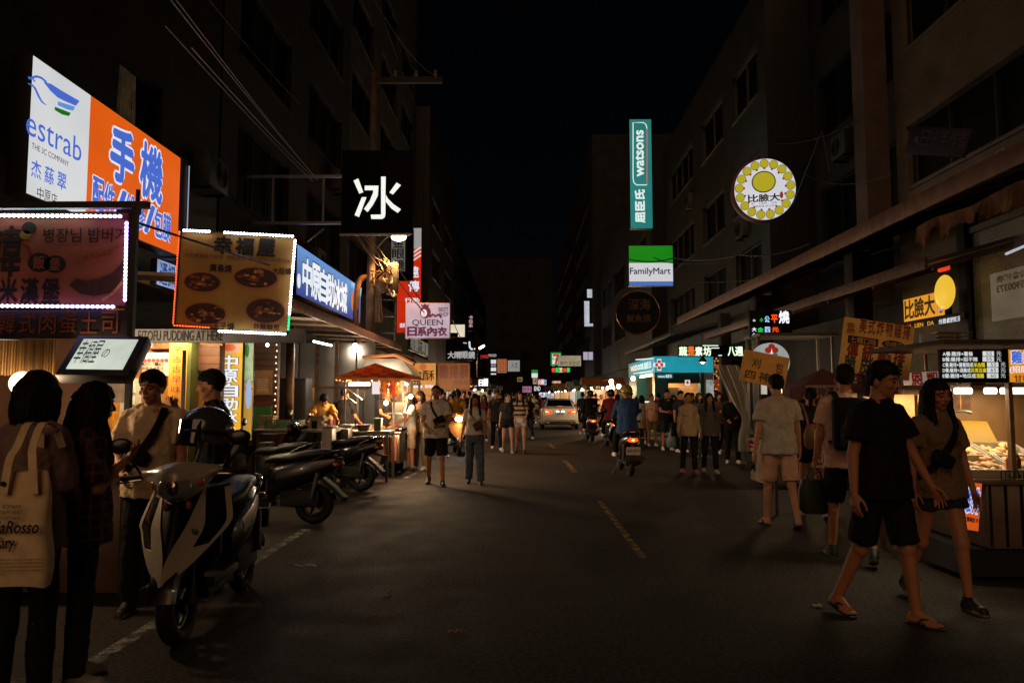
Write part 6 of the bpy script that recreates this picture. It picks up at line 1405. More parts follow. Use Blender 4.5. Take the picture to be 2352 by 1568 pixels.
# tied translucent plastic curtain
b = MB(); n = 26; m_ = 14; grid = []
for j in range(m_+1):
    v = j/m_; zz = P(1690, 838, 13.2).z*(1-v)+.55*v
    pinch = 1-.78*math.exp(-((v-.62)/.16)**2); cx = .32*v+.10*math.sin(v*3); wdt = .42*(1-.25*v)*pinch
    for i in range(n+1): u = i/n-.5; grid.append((cx+u*wdt, .05*math.sin(i*1.9)*pinch, zz))
b.add(grid, [(j*(n+1)+i, j*(n+1)+i+1, (j+1)*(n+1)+i+1, (j+1)*(n+1)+i) for j in range(m_) for i in range(n)])
cm = glass('plastic_curtain', (.42, .38, .32), .6, .3); o = b.build('plastic_curtain', cm, None, smooth=True); o.location = (P(1668, 838, 13.2).x, 13.2, 0); tag(o, 'translucent plastic curtain tied at the middle on the right', 'curtain')
# LED pillar beside the drugstore
b = MB(); a_, c_ = P(1640, 820, 26), P(1651, 950, 26)
for i in range(26):
    z_ = c_.z+(a_.z-c_.z)*i/26
    for k in range(3): b.box(.17*k/3+.01, .17*(k+1)/3-.01, 0, .03, z_, z_+.04+.02*rnd.random(), mi=int(rnd.random()*2.4))
b.box(-.01, .18, .031, .12, .1, a_.z, 2)
o = b.build('lit_column', [E('column_gold', '#d8a04a', .95), E('column_red', '#a84a28', .7), DKSTEEL], None); o.location = (a_.x, 26, 0); tag(o, 'narrow column of gold and red lights right of the teal drugstore', 'column')
# bulbs on strings over the far right stalls
BULBS = ((1404, 876), (1405, 886), (1397, 892), (1421, 887), (1440, 888), (1454, 869), (1427, 899))
st_ = thing('light_string', 'hanging string of round warm bulbs over the far right stalls', 'light string', (P(1420, 885, 33).x, 33, 0)); X3 = st_.location.x
for i, (px, py) in enumerate(BULBS): q = P(px, py, 33+.4*(i % 3)); b = MB(); b.ell((q.x-X3, q.y-33, q.z), .10, .10, .11, 12, 8); b.build('bulb', E('bulb_string', '#ffdca8', 14), st_, smooth=True)
b = MB(); b.tube(smooth_path([(P(x, y-5, 33).x-X3, .2, P(x, y-5, 33).z) for x, y in ((1385, 880), (1404, 876), (1421, 887), (1440, 888), (1454, 869), (1470, 862))]), .008, 6); b.build('wire', DKSTEEL, st_); point(st_, (0, -.2, P(1420, 895, 33).z), 220, WARM, .2)
# white edged cart behind the scooter riders
sc = thing('market_cart', 'cart outlined by a white light frame behind the scooter riders', 'stall', (P(1389, 930, 27).x, 27, 0)); cx0 = sc.location.x; xe = P(1500, 930, 27).x-cx0; zt_, zb2 = P(1400, 921, 27).z, P(1400, 945, 27).z
b = MB(); b.box(0, xe, 0, .05, zt_-.05, zt_); b.box(0, .05, 0, .05, zb2, zt_-.051); b.box(xe-.05, xe, 0, .05, zb2, zt_-.051); b.build('light_frame', E('frame_light', '#e8ecec', 1.3), sc); b = MB(); b.box(.05, xe-.05, .06, .7, .4, zt_-.06); b.build('body', M('cart_brown', '#4a3626', .7, ns=3), sc); b = MB(); b.box(.3, xe-.2, .1, .6, .05, .399); b.build('base', DKSTEEL, sc)
# small far stalls along both sides
FST = (('fst', -3.9, 24.5, 'brown', '#b0602c', 'small lit stall with a rust roof behind the woman in jeans'), ('', -4.1, 31, 'green', '#5c7a3c', 'far lit stall with a green roof on the left row'), ('', -3.8, 38, 'red', '#9c3a24', 'far lit stall with a red roof on the left row'), ('', -3.6, 47, 'cream', '#a8926c', 'far lit stall with a cream roof on the left row'), ('', -3.2, 58, 'blue', '#4a5c7c', 'farthest lit stall with a blue roof on the left'),
       ('', -4.3, 27.6, 'tan', '#8c6a3c', 'lit stall with a tan roof behind the dark orange banner'), ('', -4.0, 34.6, 'grey', '#6c6862', 'lit stall with a grey roof between the green and red roofs'), ('', -3.7, 42.5, 'maroon', '#6c2a24', 'far lit stall with a maroon roof on the left row'), ('', -3.4, 52, 'olive', '#6c6a34', 'far lit stall with an olive roof on the left row'), ('', -3.0, 68, 'pale', '#b0a48c', 'very far lit stall with a pale roof at the street end'), ('', 4.2, 45, 'teal', '#2c6a64', 'far lit stall with a teal roof on the right row'), ('', 3.8, 56, 'amber', '#a8742c', 'far lit stall with an amber roof on the right row'), ('', 3.2, 72, 'mauve', '#6c5a6c', 'very far lit stall with a mauve roof at the street end'), ('', 4.3, 40, 'orange', '#a8622c', 'lit stall with an orange roof beside the menu board on the right'), ('', 4.1, 50, 'white', '#a8a49c', 'far lit stall with a white roof on the right row'), ('', 3.6, 62, 'yellow', '#a8883c', 'farthest lit stall with a yellow roof on the right'))
for i, (_, X, Y, cn, hx, lab) in enumerate(FST):
    o = thing('market_stall', lab, 'stall', (X, Y, 0), group='small lit market stalls down the street'); w_ = 1.9
    b = MB(); b.box(-w_/2, w_/2, -.6, .6, .8, .86); b.box(-w_/2+.05, w_/2-.05, -.55, .55, .0, .799); b.build('counter', CARDB if i % 2 else BOXG, o, bev=.02)
    b = MB(); b.loft([[Vector((-w_/2-.2, -.9, 2.15)), Vector((w_/2+.2, -.9, 2.15)), Vector((w_/2+.2, .8, 2.2)), Vector((-w_/2-.2, .8, 2.2))], [Vector((-w_/2-.2, -.05, 2.55)), Vector((w_/2+.2, -.05, 2.55)), Vector((w_/2+.2, .05, 2.55)), Vector((-w_/2-.2, .05, 2.55))]]); b.build('roof', M('roof_'+cn, hx, .8, ns=4), o)
    legs('pole', STEEL, o, [(-w_/2, -.55), (w_/2, -.55), (-w_/2, .55), (w_/2, .55)], .861, 2.16, .02)
    b = MB()
    for k in range(3): b.ell((-.6+.6*k, -.2, 1.98), .06, .06, .07, 10, 7)
    b.build('bulb', E('bulb_stall', '#ffe0b4', 9) if i % 3 else E('bulb_stall_cool', '#e8f0ff', 9), o, smooth=True)
    b = MB(); b.box(-w_/2+.1, w_/2-.1, .50, .54, .9, 1.9); b.build('glow_back_cloth', E('stall_back_'+cn, hx, .9, ns=5, na=.6), o)  # cloth glows by itself to add warm light behind the stall
    b = MB(); q = random.Random(i)
    for k in range(16): xx = -w_/2+.1+k*.11; b.box(xx, xx+.09, q.uniform(-.4, 0), .1, .861, .9+q.uniform(.05, .3), mi=k % 3)
    b.build('goods', [M('goods_white', '#b9ab98', .6), M('goods_red', '#8c3a24', .6), M('goods_gold', '#a8803a', .6)], o)
    point(o, (0, -.95, 1.85), 150, WARM if i % 3 else (1, .85, .7), .2)

# goods piled on the left counters
q = random.Random(11)
for i, (dx, lab) in enumerate(((.15, 'pile of folded paper boxes on the left end of the long counter'), (1.0, 'pile of folded paper boxes on the right end of the long counter'))):
    o = thing('box_pile', lab, 'boxes', (ct.location.x+dx, 12.5, zc+.001)); b = MB()
    for k in range(5): b.box(q.uniform(-.03, .03)-.12, q.uniform(-.03, .03)+.12, -.10, .10, .045*k, .045*k+.042)
    b.build('box', M('paper_box', '#a8926e', .7, ns=6), o)
for i, (dx, hx, lab) in enumerate(((.15, '#b0a690', 'white sauce tub on the left end of the steel prep table'), (.32, '#8c4a1c', 'brown sauce tub on the steel prep table'), (1.22, '#5c6a3c', 'green tub at the right end of the steel prep table'))):
    o = thing('tub', lab, 'tub', (pt.location.x+dx, 13.35, .901)); b = MB(); b.cyl((0, 0, 0), (0, 0, .20), .07, .08, 18); b.build('body', M('tub_%s' % hx[1:], hx, .4), o, smooth=True); b = MB(); b.cyl((0, 0, .201), (0, 0, .225), .085, n=18); b.build('lid', M('lid_cream', '#b9ae98', .4), o, smooth=True)
# ------------------------------------------------------------------ scooters: faces +x, origin on the ground between the wheels
TYRE = M('tyre', '#0c0c0c', .75, bump=.3, bs=120); RIM = M('rim_grey', '#3c3a38', .35, .8); PLAST = M('plastic_black', '#0d0d0e', .32, spec=.5, coat=.4); PLASTM = M('plastic_matt', '#141414', .7); SEATM = M('seat_vinyl', '#111010', .5, bump=.15, bs=160)
CHROME = M('chrome', '#b5b0a8', .12, 1.0); LENS = M('headlight_lens', '#b8bcc0', .06, .55, spec=.8); AMB = M('lens_amber', '#c46414', .15); REDL = M('lens_red', '#7c100a', .15); PLATE = M('plate_white2', '#c2bdb2', .5); PBLK = M('plate_black', '#15151a', .6)
def section(x, zc, w, h, n=14, sq=.75):
    out = []
    for i in range(n):
        t = i*2*PI/n; c, s_ = math.cos(t), math.sin(t)
        out.append(Vector((x, w*math.copysign(abs(c)**sq, c), zc+h*math.copysign(abs(s_)**sq, s_))))
    return out
def scooter(label, loc, rz, paint, accent=None, plate=None, lights=(False, False), lean=0., detail=True, group=None, steer=0.):
    o = thing('scooter', label, 'scooter', loc, 0, group); o.rotation_euler = (R(lean), 0, R(rz)); accent = accent or PLAST
    for x, nm in ((.64, 'wheel'), (-.61, 'wheel')):
        b = MB(); b.torus((x, 0, .235), (0, 1, 0), .185, .052, 30, 12, fl=1.05); w_ = b.build(nm, TYRE, o, smooth=True)
        b = MB(); b.torus((x, 0, .235), (0, 1, 0), .135, .018, 24, 8)
        for k in range(5):
            a = k*2*PI/5; b.cyl((x, 0, .235), (x+.135*math.cos(a), 0, .235+.135*math.sin(a)), .016, n=6)
        b.cyl((x, -.05, .235), (x, .05, .235), .035, n=12); b.build('rim', RIM, w_, smooth=True)
    b = MB()
    for y in (-.075, .075): b.cyl((.64, y, .235), (.53, y*.8, .62), .022, .026, 10)
    b.build('fork', PLASTM, o, smooth=True)
    # front fender hugging the wheel
    b = MB(); rg = []
    for k in range(13):
        a = R(15+k*13); r0 = .262
        rg.append([Vector((.64+(r0+dr)*math.cos(a), y, .235+(r0+dr)*math.sin(a))) for dr, y in ((-.01, -.088), (.025, -.07), (.038, 0), (.025, .07), (-.01, .088), (.012, .0))])
    b.loft(rg); b.build('front_fender', PLAST, o, smooth=True)
    # fairing
    LX = lambda a: .885-.30*a; 
    def W_(a): return .035+.255*min(1, a/.55)**.75-(.05*max(0, a-.62)/.38)
    def D_(a): return .05+.22*min(1, a/.5)
    def SP(t, a, off=0.): z = .40+.50*a; return Vector((LX(a)-D_(a)*abs(t)**1.25+off, W_(a)*t*(1+off*1.2), z+.02*abs(t)))
    b = MB(); rg = []
    for k in range(12):
        a = k/11; f_ = [SP(-1+2*i/14, a) for i in range(15)]; bk = [Vector((f_[-1].x-.06, f_[-1].y*.92, f_[-1].z)), Vector((f_[-1].x-.03, 0, f_[-1].z)), Vector((f_[0].x-.06, f_[0].y*.92, f_[0].z))]
        rg.append(f_+bk)
    b.loft(rg); fb_ = b.build('fairing', PLAST, o, smooth=True, sharp=55)
    if detail:
        def patch(tin, tout, a0, a1, off, mat, nm, s, nt=5, na=12):
            b = MB(); g = []; g2 = []
            for k in range(na+1):
                a = a0+(a1-a0)*k/na; ti, to = tin(a), tout(a)
                for i in range(nt+1): t = s*(ti+(to-ti)*i/nt); g.append(SP(t, a, off)); g2.append(SP(t, a, .001))
            q = []
            for k in range(na):
                for i in range(nt): c = k*(nt+1)+i; q.append((c, c+1, c+nt+2, c+nt+1))
            n = len(g); fs = q+[tuple(reversed([i+n for i in f])) for f in q]
            ed = [i for i in range(nt+1)]+[k*(nt+1)+nt for k in range(1, na+1)]+[na*(nt+1)+i for i in range(nt-1, -1, -1)]+[k*(nt+1) for k in range(na-1, 0, -1)]
            for i in range(len(ed)): u, v = ed[i], ed[(i+1) % len(ed)]; fs.append((u, u+n, v+n, v))
            b.add(g+g2, fs); return b.build(nm, mat, fb_, smooth=True, sharp=50)
        for s in (1, -1):
            patch(lambda a: max(0., (a-.18)*.62), lambda a: .60-.08*a if a < .5 else .56+.0*a, .0, 1., .010, paint, 'fairing_panel', s)
            patch(lambda a: .60-.08*a if a < .5 else .56, lambda a: 1.0, .0, .34, .0102, paint, 'fairing_panel', s, 4, 6)
            patch(lambda a: .90, lambda a: 1.0, .34, .97, .0102, paint, 'fairing_edge', s, 3, 8)
            patch(lambda a: .62, lambda a: .86, .42, .92, .006, M('inset_gloss', '#1a1822', .12, .3, coat=.8), 'fairing_inset', s, 4, 8)
            b = MB(); c = SP(s*.26, .84, .006); b.ell(c, .012, .018, .030, 12, 8); b.build('turn_signal', AMB, fb_, smooth=True)
        c = SP(.42, .52, .0125); b = MB(); b.ell(c, .006, .022, .022, 14, 8); b.build('emblem', M('emblem_green', '#2c5a3c', .3), fb_, smooth=True)
    else:
        b = MB(); g = [SP(-.9+1.8*i/10, a, .008) for a in (.1, .4, .7, .95) for i in range(11)]; b.add(g, [(k*11+i, k*11+i+1, k*11+i+12, k*11+i+11) for k in range(3) for i in range(10)]); b.build('fairing_panel', paint, fb_, smooth=True)
    # leg shield, floor, body, seat
    b = MB(); b.loft([section(.40, .62, .20, .27), section(.34, .62, .19, .26)]); b.box(-.10, .40, -.145, .145, .27, .33); b.box(-.12, .38, -.10, .10, .2, .269); b.build('floorboard', PLASTM, o, bev=.012)
    b = MB(); b.loft([section(-.06, .46, .115, .20), section(-.16, .52, .165, .20), section(-.38, .58, .18, .17), section(-.62, .64, .15, .14), section(-.84, .71, .085, .085), section(-.93, .745, .04, .04)]); b.build('rear_body', accent, o, smooth=True, sharp=60)
    for s in (1, -1):
        b = MB(); b.loft([[Vector((x, s*(w+.006), z-h)), Vector((x, s*(w+.012), z)), Vector((x, s*(w*.93+.010), z+h)), Vector((x, s*w*.8, z+h)), Vector((x, s*w*.8, z-h))] for x, z, w, h in ((-.18, .56, .160, .05), (-.40, .62, .172, .06), (-.62, .675, .142, .055), (-.86, .735, .075, .03))]); b.build('side_panel', paint, o, smooth=True, sharp=50)
    b = MB(); b.loft([section(.00, .73, .085, .03), section(-.10, .755, .135, .05), (section(-.34, .765, .145, .055)), section(-.46, .80, .14, .06), section(-.72, .835, .12, .05), section(-.84, .84, .06, .025)]); b.build('seat', SEATM, o, smooth=True, sharp=70)
    b = MB(); b.tube(smooth_path([(-.60, .15, .74), (-.80, .13, .83), (-.93, .06, .86), (-.93, -.06, .86), (-.80, -.13, .83), (-.60, -.15, .74)]), .014, 8); b.build('grab_rail', CHROME if detail else PLAST, o, smooth=True)
    # engine, exhaust, rear fender
    b = MB(); b.box(-.70, -.22, -.11, .11, .20, .40); b.build('engine', PLASTM, o, bev=.03)
    b = MB(); b.tube([(-.25, -.13, .22), (-.42, -.16, .24), (-.82, -.18, .34)], .05, 12, rr=[.03, .058, .062]); b.build('exhaust', M('exhaust_dark', '#2a2826', .4, .7), o, smooth=True)
    b = MB(); b.tube([(-.62, .13, .30), (-.68, .13, .60)], .028, 10); b.build('shock_absorber', STEEL, o, smooth=True)
    b = MB(); b.loft([[Vector((-.62-.18*k-.06*k*k, y, .58-.02*k-.12*k*k)) for y in (-.09, .09)]+[Vector((-.60-.18*k-.06*k*k, y, .55-.02*k-.13*k*k)) for y in (.085, -.085)] for k in (0, .5, 1, 1.4)]); b.build('rear_fender', PLASTM, o)
    # lights and plate behind
    b = MB(); b.ell((-.915, 0, .70), .035, .10, .045, 16, 8); b.build('tail_light', E('tail_lit', '#ff3a10', 3.0) if lights[1] else REDL, o, smooth=True)
    if lights[1]: b = MB(); b.ell((-.945, 0, .70), .012, .03, .016, 12, 6); b.build('tail_bulb', E('tail_core', '#ffc060', 5), o, smooth=True)
    for s in (1, -1): b = MB(); b.ell((-.885, s*.105, .695), .035, .035, .025, 10, 7); b.build('turn_signal', AMB, o, smooth=True)
    pm = Matrix.Translation((-.965, 0, .50)) @ Matrix.Rotation(R(-14), 4, 'Y'); b = MB(); b.box(-.004, .004, -.13, .13, -.075, .075, mat=pm); pl = b.build('plate', PLATE if plate else PLASTM, o)
    b = MB(); b.tube([(-.80, 0, .60), (-.955, 0, .56)], .02, 8); b.build('plate_bracket', PLASTM, o)
    if plate:
        vs, fs = text_mesh(plate, .02); xs = [v.x for v in vs]; ys = [v.y for v in vs]; b = MB()
        b.add([pm @ Vector((-.0065, -((v.x-min(xs))/(max(xs)-min(xs))-.5)*.23, ((v.y-min(ys))/(max(ys)-min(ys))-.5)*.075)) for v in vs], fs); b.build('plate_number', PBLK, pl)
    # handlebar group
    hb = Matrix.Translation((.50, 0, 0)) @ Matrix.Rotation(R(steer), 4, 'Z') @ Matrix.Translation((-.50, 0, 0))
    def V_(x, y, z): return hb @ Vector((x, y, z))
    b = MB(); rg = []
    for y, xc, zc, wx_, hz in ((-.25, .44, 1.03, .022, .022), (-.19, .48, 1.02, .055, .04), (-.12, .53, .99, .10, .09), (-.06, .56, .975, .135, .12), (0, .57, .97, .145, .128), (.06, .56, .975, .135, .12), (.12, .53, .99, .10, .09), (.19, .48, 1.02, .055, .04), (.25, .44, 1.03, .022, .022)):
        rg.append([V_(xc+wx_*math.copysign(abs(math.cos(t))**.8, math.cos(t))*(1.0 if math.cos(t) > 0 else .7), y, zc+hz*math.sin(t)) for t in [i*2*PI/14 for i in range(14)]])
    b.loft(rg); b.build('handlebar_cover', paint, o, smooth=True, sharp=60)
    b = MB(); b.ell(V_(.655, 0, .945), .062, .105, .078, 18, 10, hb.to_3x3()); hl = b.build('headlight', E('headlight_on', '#fff2d8', 12) if lights[0] else LENS, o, smooth=True)
    if detail:
        for s in (1, -1): b = MB(); b.ell(V_(.585, s*.135, .965), .032, .022, .03, 12, 7, hb.to_3x3()); b.build('turn_signal', AMB, o, smooth=True)
        b = MB(); b.ell(V_(.705, 0, .945), .014, .045, .045, 14, 7, hb.to_3x3()); b.build('headlight_bulb', CHROME, hl, smooth=True)
    for s in (1, -1):
        b = MB(); b.cyl(V_(.45, s*.25, 1.01), V_(.42, s*.385, 1.01), .019, n=10); b.build('grip', PLASTM, o, smooth=True)
        b = MB(); b.tube([V_(.50, s*.22, 1.0), V_(.52, s*.30, .995), V_(.475, s*.39, .985)], .006, 8); b.build('brake_lever', CHROME, o, smooth=True)
        b = MB(); b.tube([V_(.47, s*.25, 1.03), V_(.50, s*.29, 1.12), V_(.49, s*.33, 1.20)], .008, 8); b.ell(V_(.49, s*.36, 1.22), .018, .075, .05, 14, 8, hb.to_3x3()); b.build('mirror', PLAST, o, smooth=True)
    b = MB(); b.cyl(V_(.50, 0, .88), V_(.535, 0, .95), .06, .07, 12); b.build('steering_neck', PLASTM, o, smooth=True)
    b = MB(); b.cyl((-.12, .12, .24), (-.16, .30, .0), .013, n=8); b.build('kickstand', STEEL, o)
    return o
SILV = M('paint_silver', '#c4b7a4', .32, .12, ns=30, na=.05, coat=.6)
sc1 = scooter('grey silver scooter facing the camera in the left foreground', (-2.14, 5.24, 0), -86, SILV, PLAST, lean=4, steer=6)
sc2 = scooter('black scooter with a silver tail parked behind the grey one, rear wheel to the road', (-3.10, 8.95, 0), 176, M('paint_grey_dark', '#3f3c3a', .35, .5, coat=.4), PLAST, lean=5, detail=True)
sc3 = scooter('black scooter parked tail to the road beside the cream bin', (-3.2, 12.05, 0), 172, M('paint_black_gloss', '#1b1a1a', .2, .2, coat=.6), PLAST, lean=5)
sc4 = scooter('dark scooter half hidden between the black scooters and the counter', (-3.75, 10.4, 0), 168, M('paint_brown_dark', '#2c2420', .3, .3, coat=.5), PLAST, lean=4)
sc5 = scooter('moving scooter with plate 605-JDU and a lit tail light on the right lane', (2.05, 14.9, 0), 91, M('paint_black_gloss', '#1b1a1a', .2, .2, coat=.6), PLAST, plate='605-JDU', lights=(False, True))
sc6 = scooter('scooter of the rider in red with a glowing tail light', (2.62, 22.4, 0), 92, M('paint_black_gloss', '#1b1a1a', .2, .2, coat=.6), PLAST, plate='738-KLP', lights=(False, True), detail=False)
sc7 = scooter('dark scooter ahead of the red rider near the lane centre', (2.35, 26, 0), 92, M('paint_grey_dark', '#3f3c3a', .35, .5, coat=.4), PLAST, lights=(False, True), detail=False)
sc8 = scooter('orange scooter coming with its headlight on behind the sling man', (-1.75, 19.8, 0), -80, M('paint_orange', '#a8642c', .3, .2, coat=.5), PLAST, lights=(True, False), detail=False)
sc9 = scooter('small far scooter with a red tail light left of the white car', (.35, 36, 0), 90, M('paint_black_gloss', '#1b1a1a', .2, .2, coat=.6), PLAST, lights=(False, True), detail=False)
sc10 = scooter('dark scooter parked by the tied plastic curtain on the right', (4.75, 12.9, 0), 12, M('paint_black_gloss', '#1b1a1a', .2, .2, coat=.6), PLAST, lean=5, detail=False)
point(sc8, (.80, 0, .95), 30, (1, .9, .7), .05)
# helmets
def helmet(label, loc, mat, rz=0, visor=True, k=1.0):
    o = thing('helmet', label, 'helmet', loc); o.rotation_euler = (R(8), R(-6), R(rz)); b = MB(); rg = []
    n = 28
    for i in range(15):
        t = PI/2-(i/14)*R(128); rad = math.cos(t) if t > 0 else (1-.10*(-t)); row = []
        for j in range(n):
            a = j*2*PI/n; zc = math.sin(t)*.135 if t > 0 else math.sin(t)*.13
            fr_ = math.cos(a)         # +x is the front of the helmet
            if t < 0 and fr_ > .35: zc *= .25
            row.append(Vector((rad*.155*math.cos(a)*k, rad*.130*math.sin(a)*k, zc*k)))
        rg.append(row)
    b.loft(rg); b.build('shell', mat, o, smooth=True, sharp=70)
    b = MB(); rg = []
    for i in range(9):
        a = R(-75+150*i/8); rg.append([Vector((.165*math.cos(a)*k, .140*math.sin(a)*k, z*k)) for z in (.035, -.10)]+[Vector((.158*math.cos(a)*k, .133*math.sin(a)*k, z*k)) for z in (-.10, .035)])
    if visor: b.loft(rg); b.build('visor', M('visor_smoke', '#1c1d22', .05, .3, coat=1.0), o, smooth=True, sharp=60)
    b = MB(); b.torus((0, 0, -.03*k), (0, 0, 1), .148*k, .010, 28, 6); b.build('trim', M('helmet_trim', '#23211f', .4), o, smooth=True)
    b = MB(); b.tube(smooth_path([(.02, .12*k, -.08*k), (.04, .09*k, -.2*k), (.05, 0, -.25*k), (.04, -.09*k, -.2*k), (.02, -.12*k, -.08*k)]), .009, 6); b.build('chin_strap', PLASTM, o, smooth=True)
    return o
hq = P(476, 984, 4.95)
helmet('glossy black helmet resting on the grey scooter handlebar', hq, M('helmet_black', '#3c4048', .2, .1, coat=1.0), 205, True, 1.12)
# ------------------------------------------------------------------ white car from behind
car = thing('car', 'white saloon car seen from behind with glowing tail lights', 'car', (1.74, 36.5, 0)); CW = M('car_paint_white', '#c4beb4', .25, .1, coat=.8); GLS = M('car_glass', '#0a0b0d', .08, spec=.8)
def csec(y, zb, zs, zt, w, wt, n=6):
    """half to half section: bottom, side, shoulder, top"""
    L = [(-w*.93, zb), (-w, zb+.10), (-w*1.0, (zb+zs)/2), (-w*.985, zs-.04), (-w*.93, zs), (-wt, zt)]
    return [Vector((x, y, z)) for x, z in L]+[Vector((-x, y, z)) for x, z in reversed(L)]
b = MB(); b.loft([csec(-2.30, .42, .86, .90, .80, .62), csec(-2.24, .30, .98, 1.00, .86, .70), csec(-2.0, .24, 1.01, 1.05, .90, .72), csec(-1.2, .22, .97, 1.02, .91, .72), csec(0, .22, .95, 1.0, .91, .7), csec(1.2, .22, .93, .97, .90, .7), csec(2.0, .24, .82, .88, .86, .66), csec(2.35, .34, .62, .70, .70, .5)]); b.build('body', CW, car, smooth=True, sharp=38)
b = MB(); b.loft([[Vector((x, y, z)) for x, z in ((-w, zb), (-w*.97, zb+.05), (-wt, zt-.03), (-wt*.9, zt), (wt*.9, zt), (wt, zt-.03), (w*.97, zb+.05), (w, zb))] for y, zb, zt, w, wt in ((-1.75, 1.0, 1.06, .74, .66), (-1.15, .99, 1.37, .78, .60), (-.6, .99, 1.43, .80, .59), (.2, .98, 1.43, .80, .59), (1.1, .96, 1.0, .76, .66))]); b.build('cabin', CW, car, smooth=True, sharp=38)
b = MB(); A = [(-.60, -1.73, 1.075), (.60, -1.73, 1.075), (.52, -1.18, 1.355), (-.52, -1.18, 1.355)]; b.add(A+[(x, y+.03, z-.03) for x, y, z in A], [(0, 1, 2, 3), (7, 6, 5, 4), (0, 4, 5, 1), (1, 5, 6, 2), (2, 6, 7, 3), (3, 7, 4, 0)]); b.v = [(x, y-.02, z+.015) for x, y, z in b.v]; b.build('rear_window', GLS, car)
for s in (1, -1):
    b = MB(); A = [(s*.792, -1.1, 1.06), (s*.798, .9, 1.04), (s*.62, .2, 1.36), (s*.62, -.9, 1.36)]; b.add(A+[(x-.02*s, y, z) for x, y, z in A], [(0, 1, 2, 3), (7, 6, 5, 4), (0, 4, 5, 1), (1, 5, 6, 2), (2, 6, 7, 3), (3, 7, 4, 0)]); b.v = [(x+.012*s, y, z) for x, y, z in b.v]; b.build('side_window', GLS, car)
    b = MB(); b.loft([[Vector((s*x, y, z)) for z in (z0, z1)]+[Vector((s*x, y+.06, z)) for z in (z1, z0)] for x, y, z0, z1 in ((.40, -2.335, .78, .88), (.60, -2.31, .73, .93), (.78, -2.24, .75, .96), (.875, -2.12, .84, .98))]); tl = b.build('tail_light', E('tail_car', '#f0340c', 3.0), car, smooth=True)
    b = MB(); b.loft([[Vector((s*x, y-.012, z)) for z in (z0, z1)]+[Vector((s*x, y+.0, z)) for z in (z1, z0)] for x, y, z0, z1 in ((.52, -2.325, .81, .835), (.66, -2.295, .82, .855), (.80, -2.235, .85, .875))]); b.build('bulb_bar', E('tail_car_core', '#ffb478', 6), tl, smooth=True)
    b = MB(); b.ell((s*.97, .62, 1.02), .09, .05, .06, 12, 8); b.build('wing_mirror', CW, car, smooth=True)
    for yy in (-1.35, 1.4):
        b = MB(); b.torus((s*.80, yy, .32), (1, 0, 0), .24, .085, 26, 10, fl=1.1); w_ = b.build('wheel', TYRE, car, smooth=True); b = MB(); b.cyl((s*.78, yy, .32), (s*.885, yy, .32), .19, n=18); b.build('rim', RIM, w_)
    b = MB(); b.box(s*.55-.11, s*.55+.11, -2.30, -2.24, .30, .36); b.build('exhaust_tip', CHROME, car, bev=.012)
b = MB(); b.box(-.70, .70, -2.295, -2.2, .24, .40); b.build('diffuser', PLASTM, car, bev=.02); b = MB(); b.box(-.72, .72, -2.325, -2.29, .44, .455); b.build('bumper_trim', CHROME, car)
b = MB(); b.box(-.18, .18, -2.325, -2.31, .68, .82); pl = b.build('plate', PLATE, car)
vs, fs = text_mesh('AKM-2851', .02); xs = [v.x for v in vs]; ys = [v.y for v in vs]; b = MB(); b.add([Vector((((v.x-min(xs))/(max(xs)-min(xs))-.5)*.32, -2.328, .745+((v.y-min(ys))/(max(ys)-min(ys))-.5)*.08)) for v in vs], fs); b.build('plate_number', PBLK, pl)
b = MB()
for x in (-.13, .13): b.box(x-.06, x+.06, -2.345, -2.326, .835, .862)
b.build('plate_lamp', E('plate_lamp', '#eef2ff', 9), car); b = MB(); b.box(-.12, .12, -1.80, -1.77, 1.065, 1.09); b.build('brake_light', E('brake_lit', '#e8400c', 1.8), car)
b = MB(); b.torus((0, -2.315, .925), (0, 1, 0), .045, .007, 20, 6); b.build('emblem', CHROME, car, smooth=True)
# ------------------------------------------------------------------ people in the street
c = cloth
BKC = c('cloth_black', '#0e0e0f'); DGY = c('cloth_charcoal', '#232223'); GRY = c('cloth_grey', '#b3aa9e'); WHT = c('cloth_white', '#d2c8b8'); BEI = c('cloth_beige', '#a08a6c'); MAU = c('cloth_mauve_grey', '#7c6462'); JEAN = c('cloth_denim', '#2c3645'); JEANL = c('cloth_denim_light', '#4a535f'); PNK = c('cloth_pink', '#cfa48c'); NVY = c('cloth_navy', '#1a2130'); RED = c('cloth_red', '#6c1f22'); YELC = c('cloth_yellow', '#a87a34'); OLV = c('cloth_olive', '#3c3c28'); BLU = c('cloth_blue', '#2c4a78'); KHA = c('cloth_khaki', '#7c6a4c'); BRN = c('cloth_brown', '#4a3224'); MAR = c('cloth_maroon', '#4a1c22')
SHO_B = M('shoe_black', '#121212', .6); SHO_W = M('shoe_white', '#8d877c', .6); SHO_C = M('shoe_coral', '#9c5a4c', .6); FLIP = M('flip_rubber', '#15130f', .7)
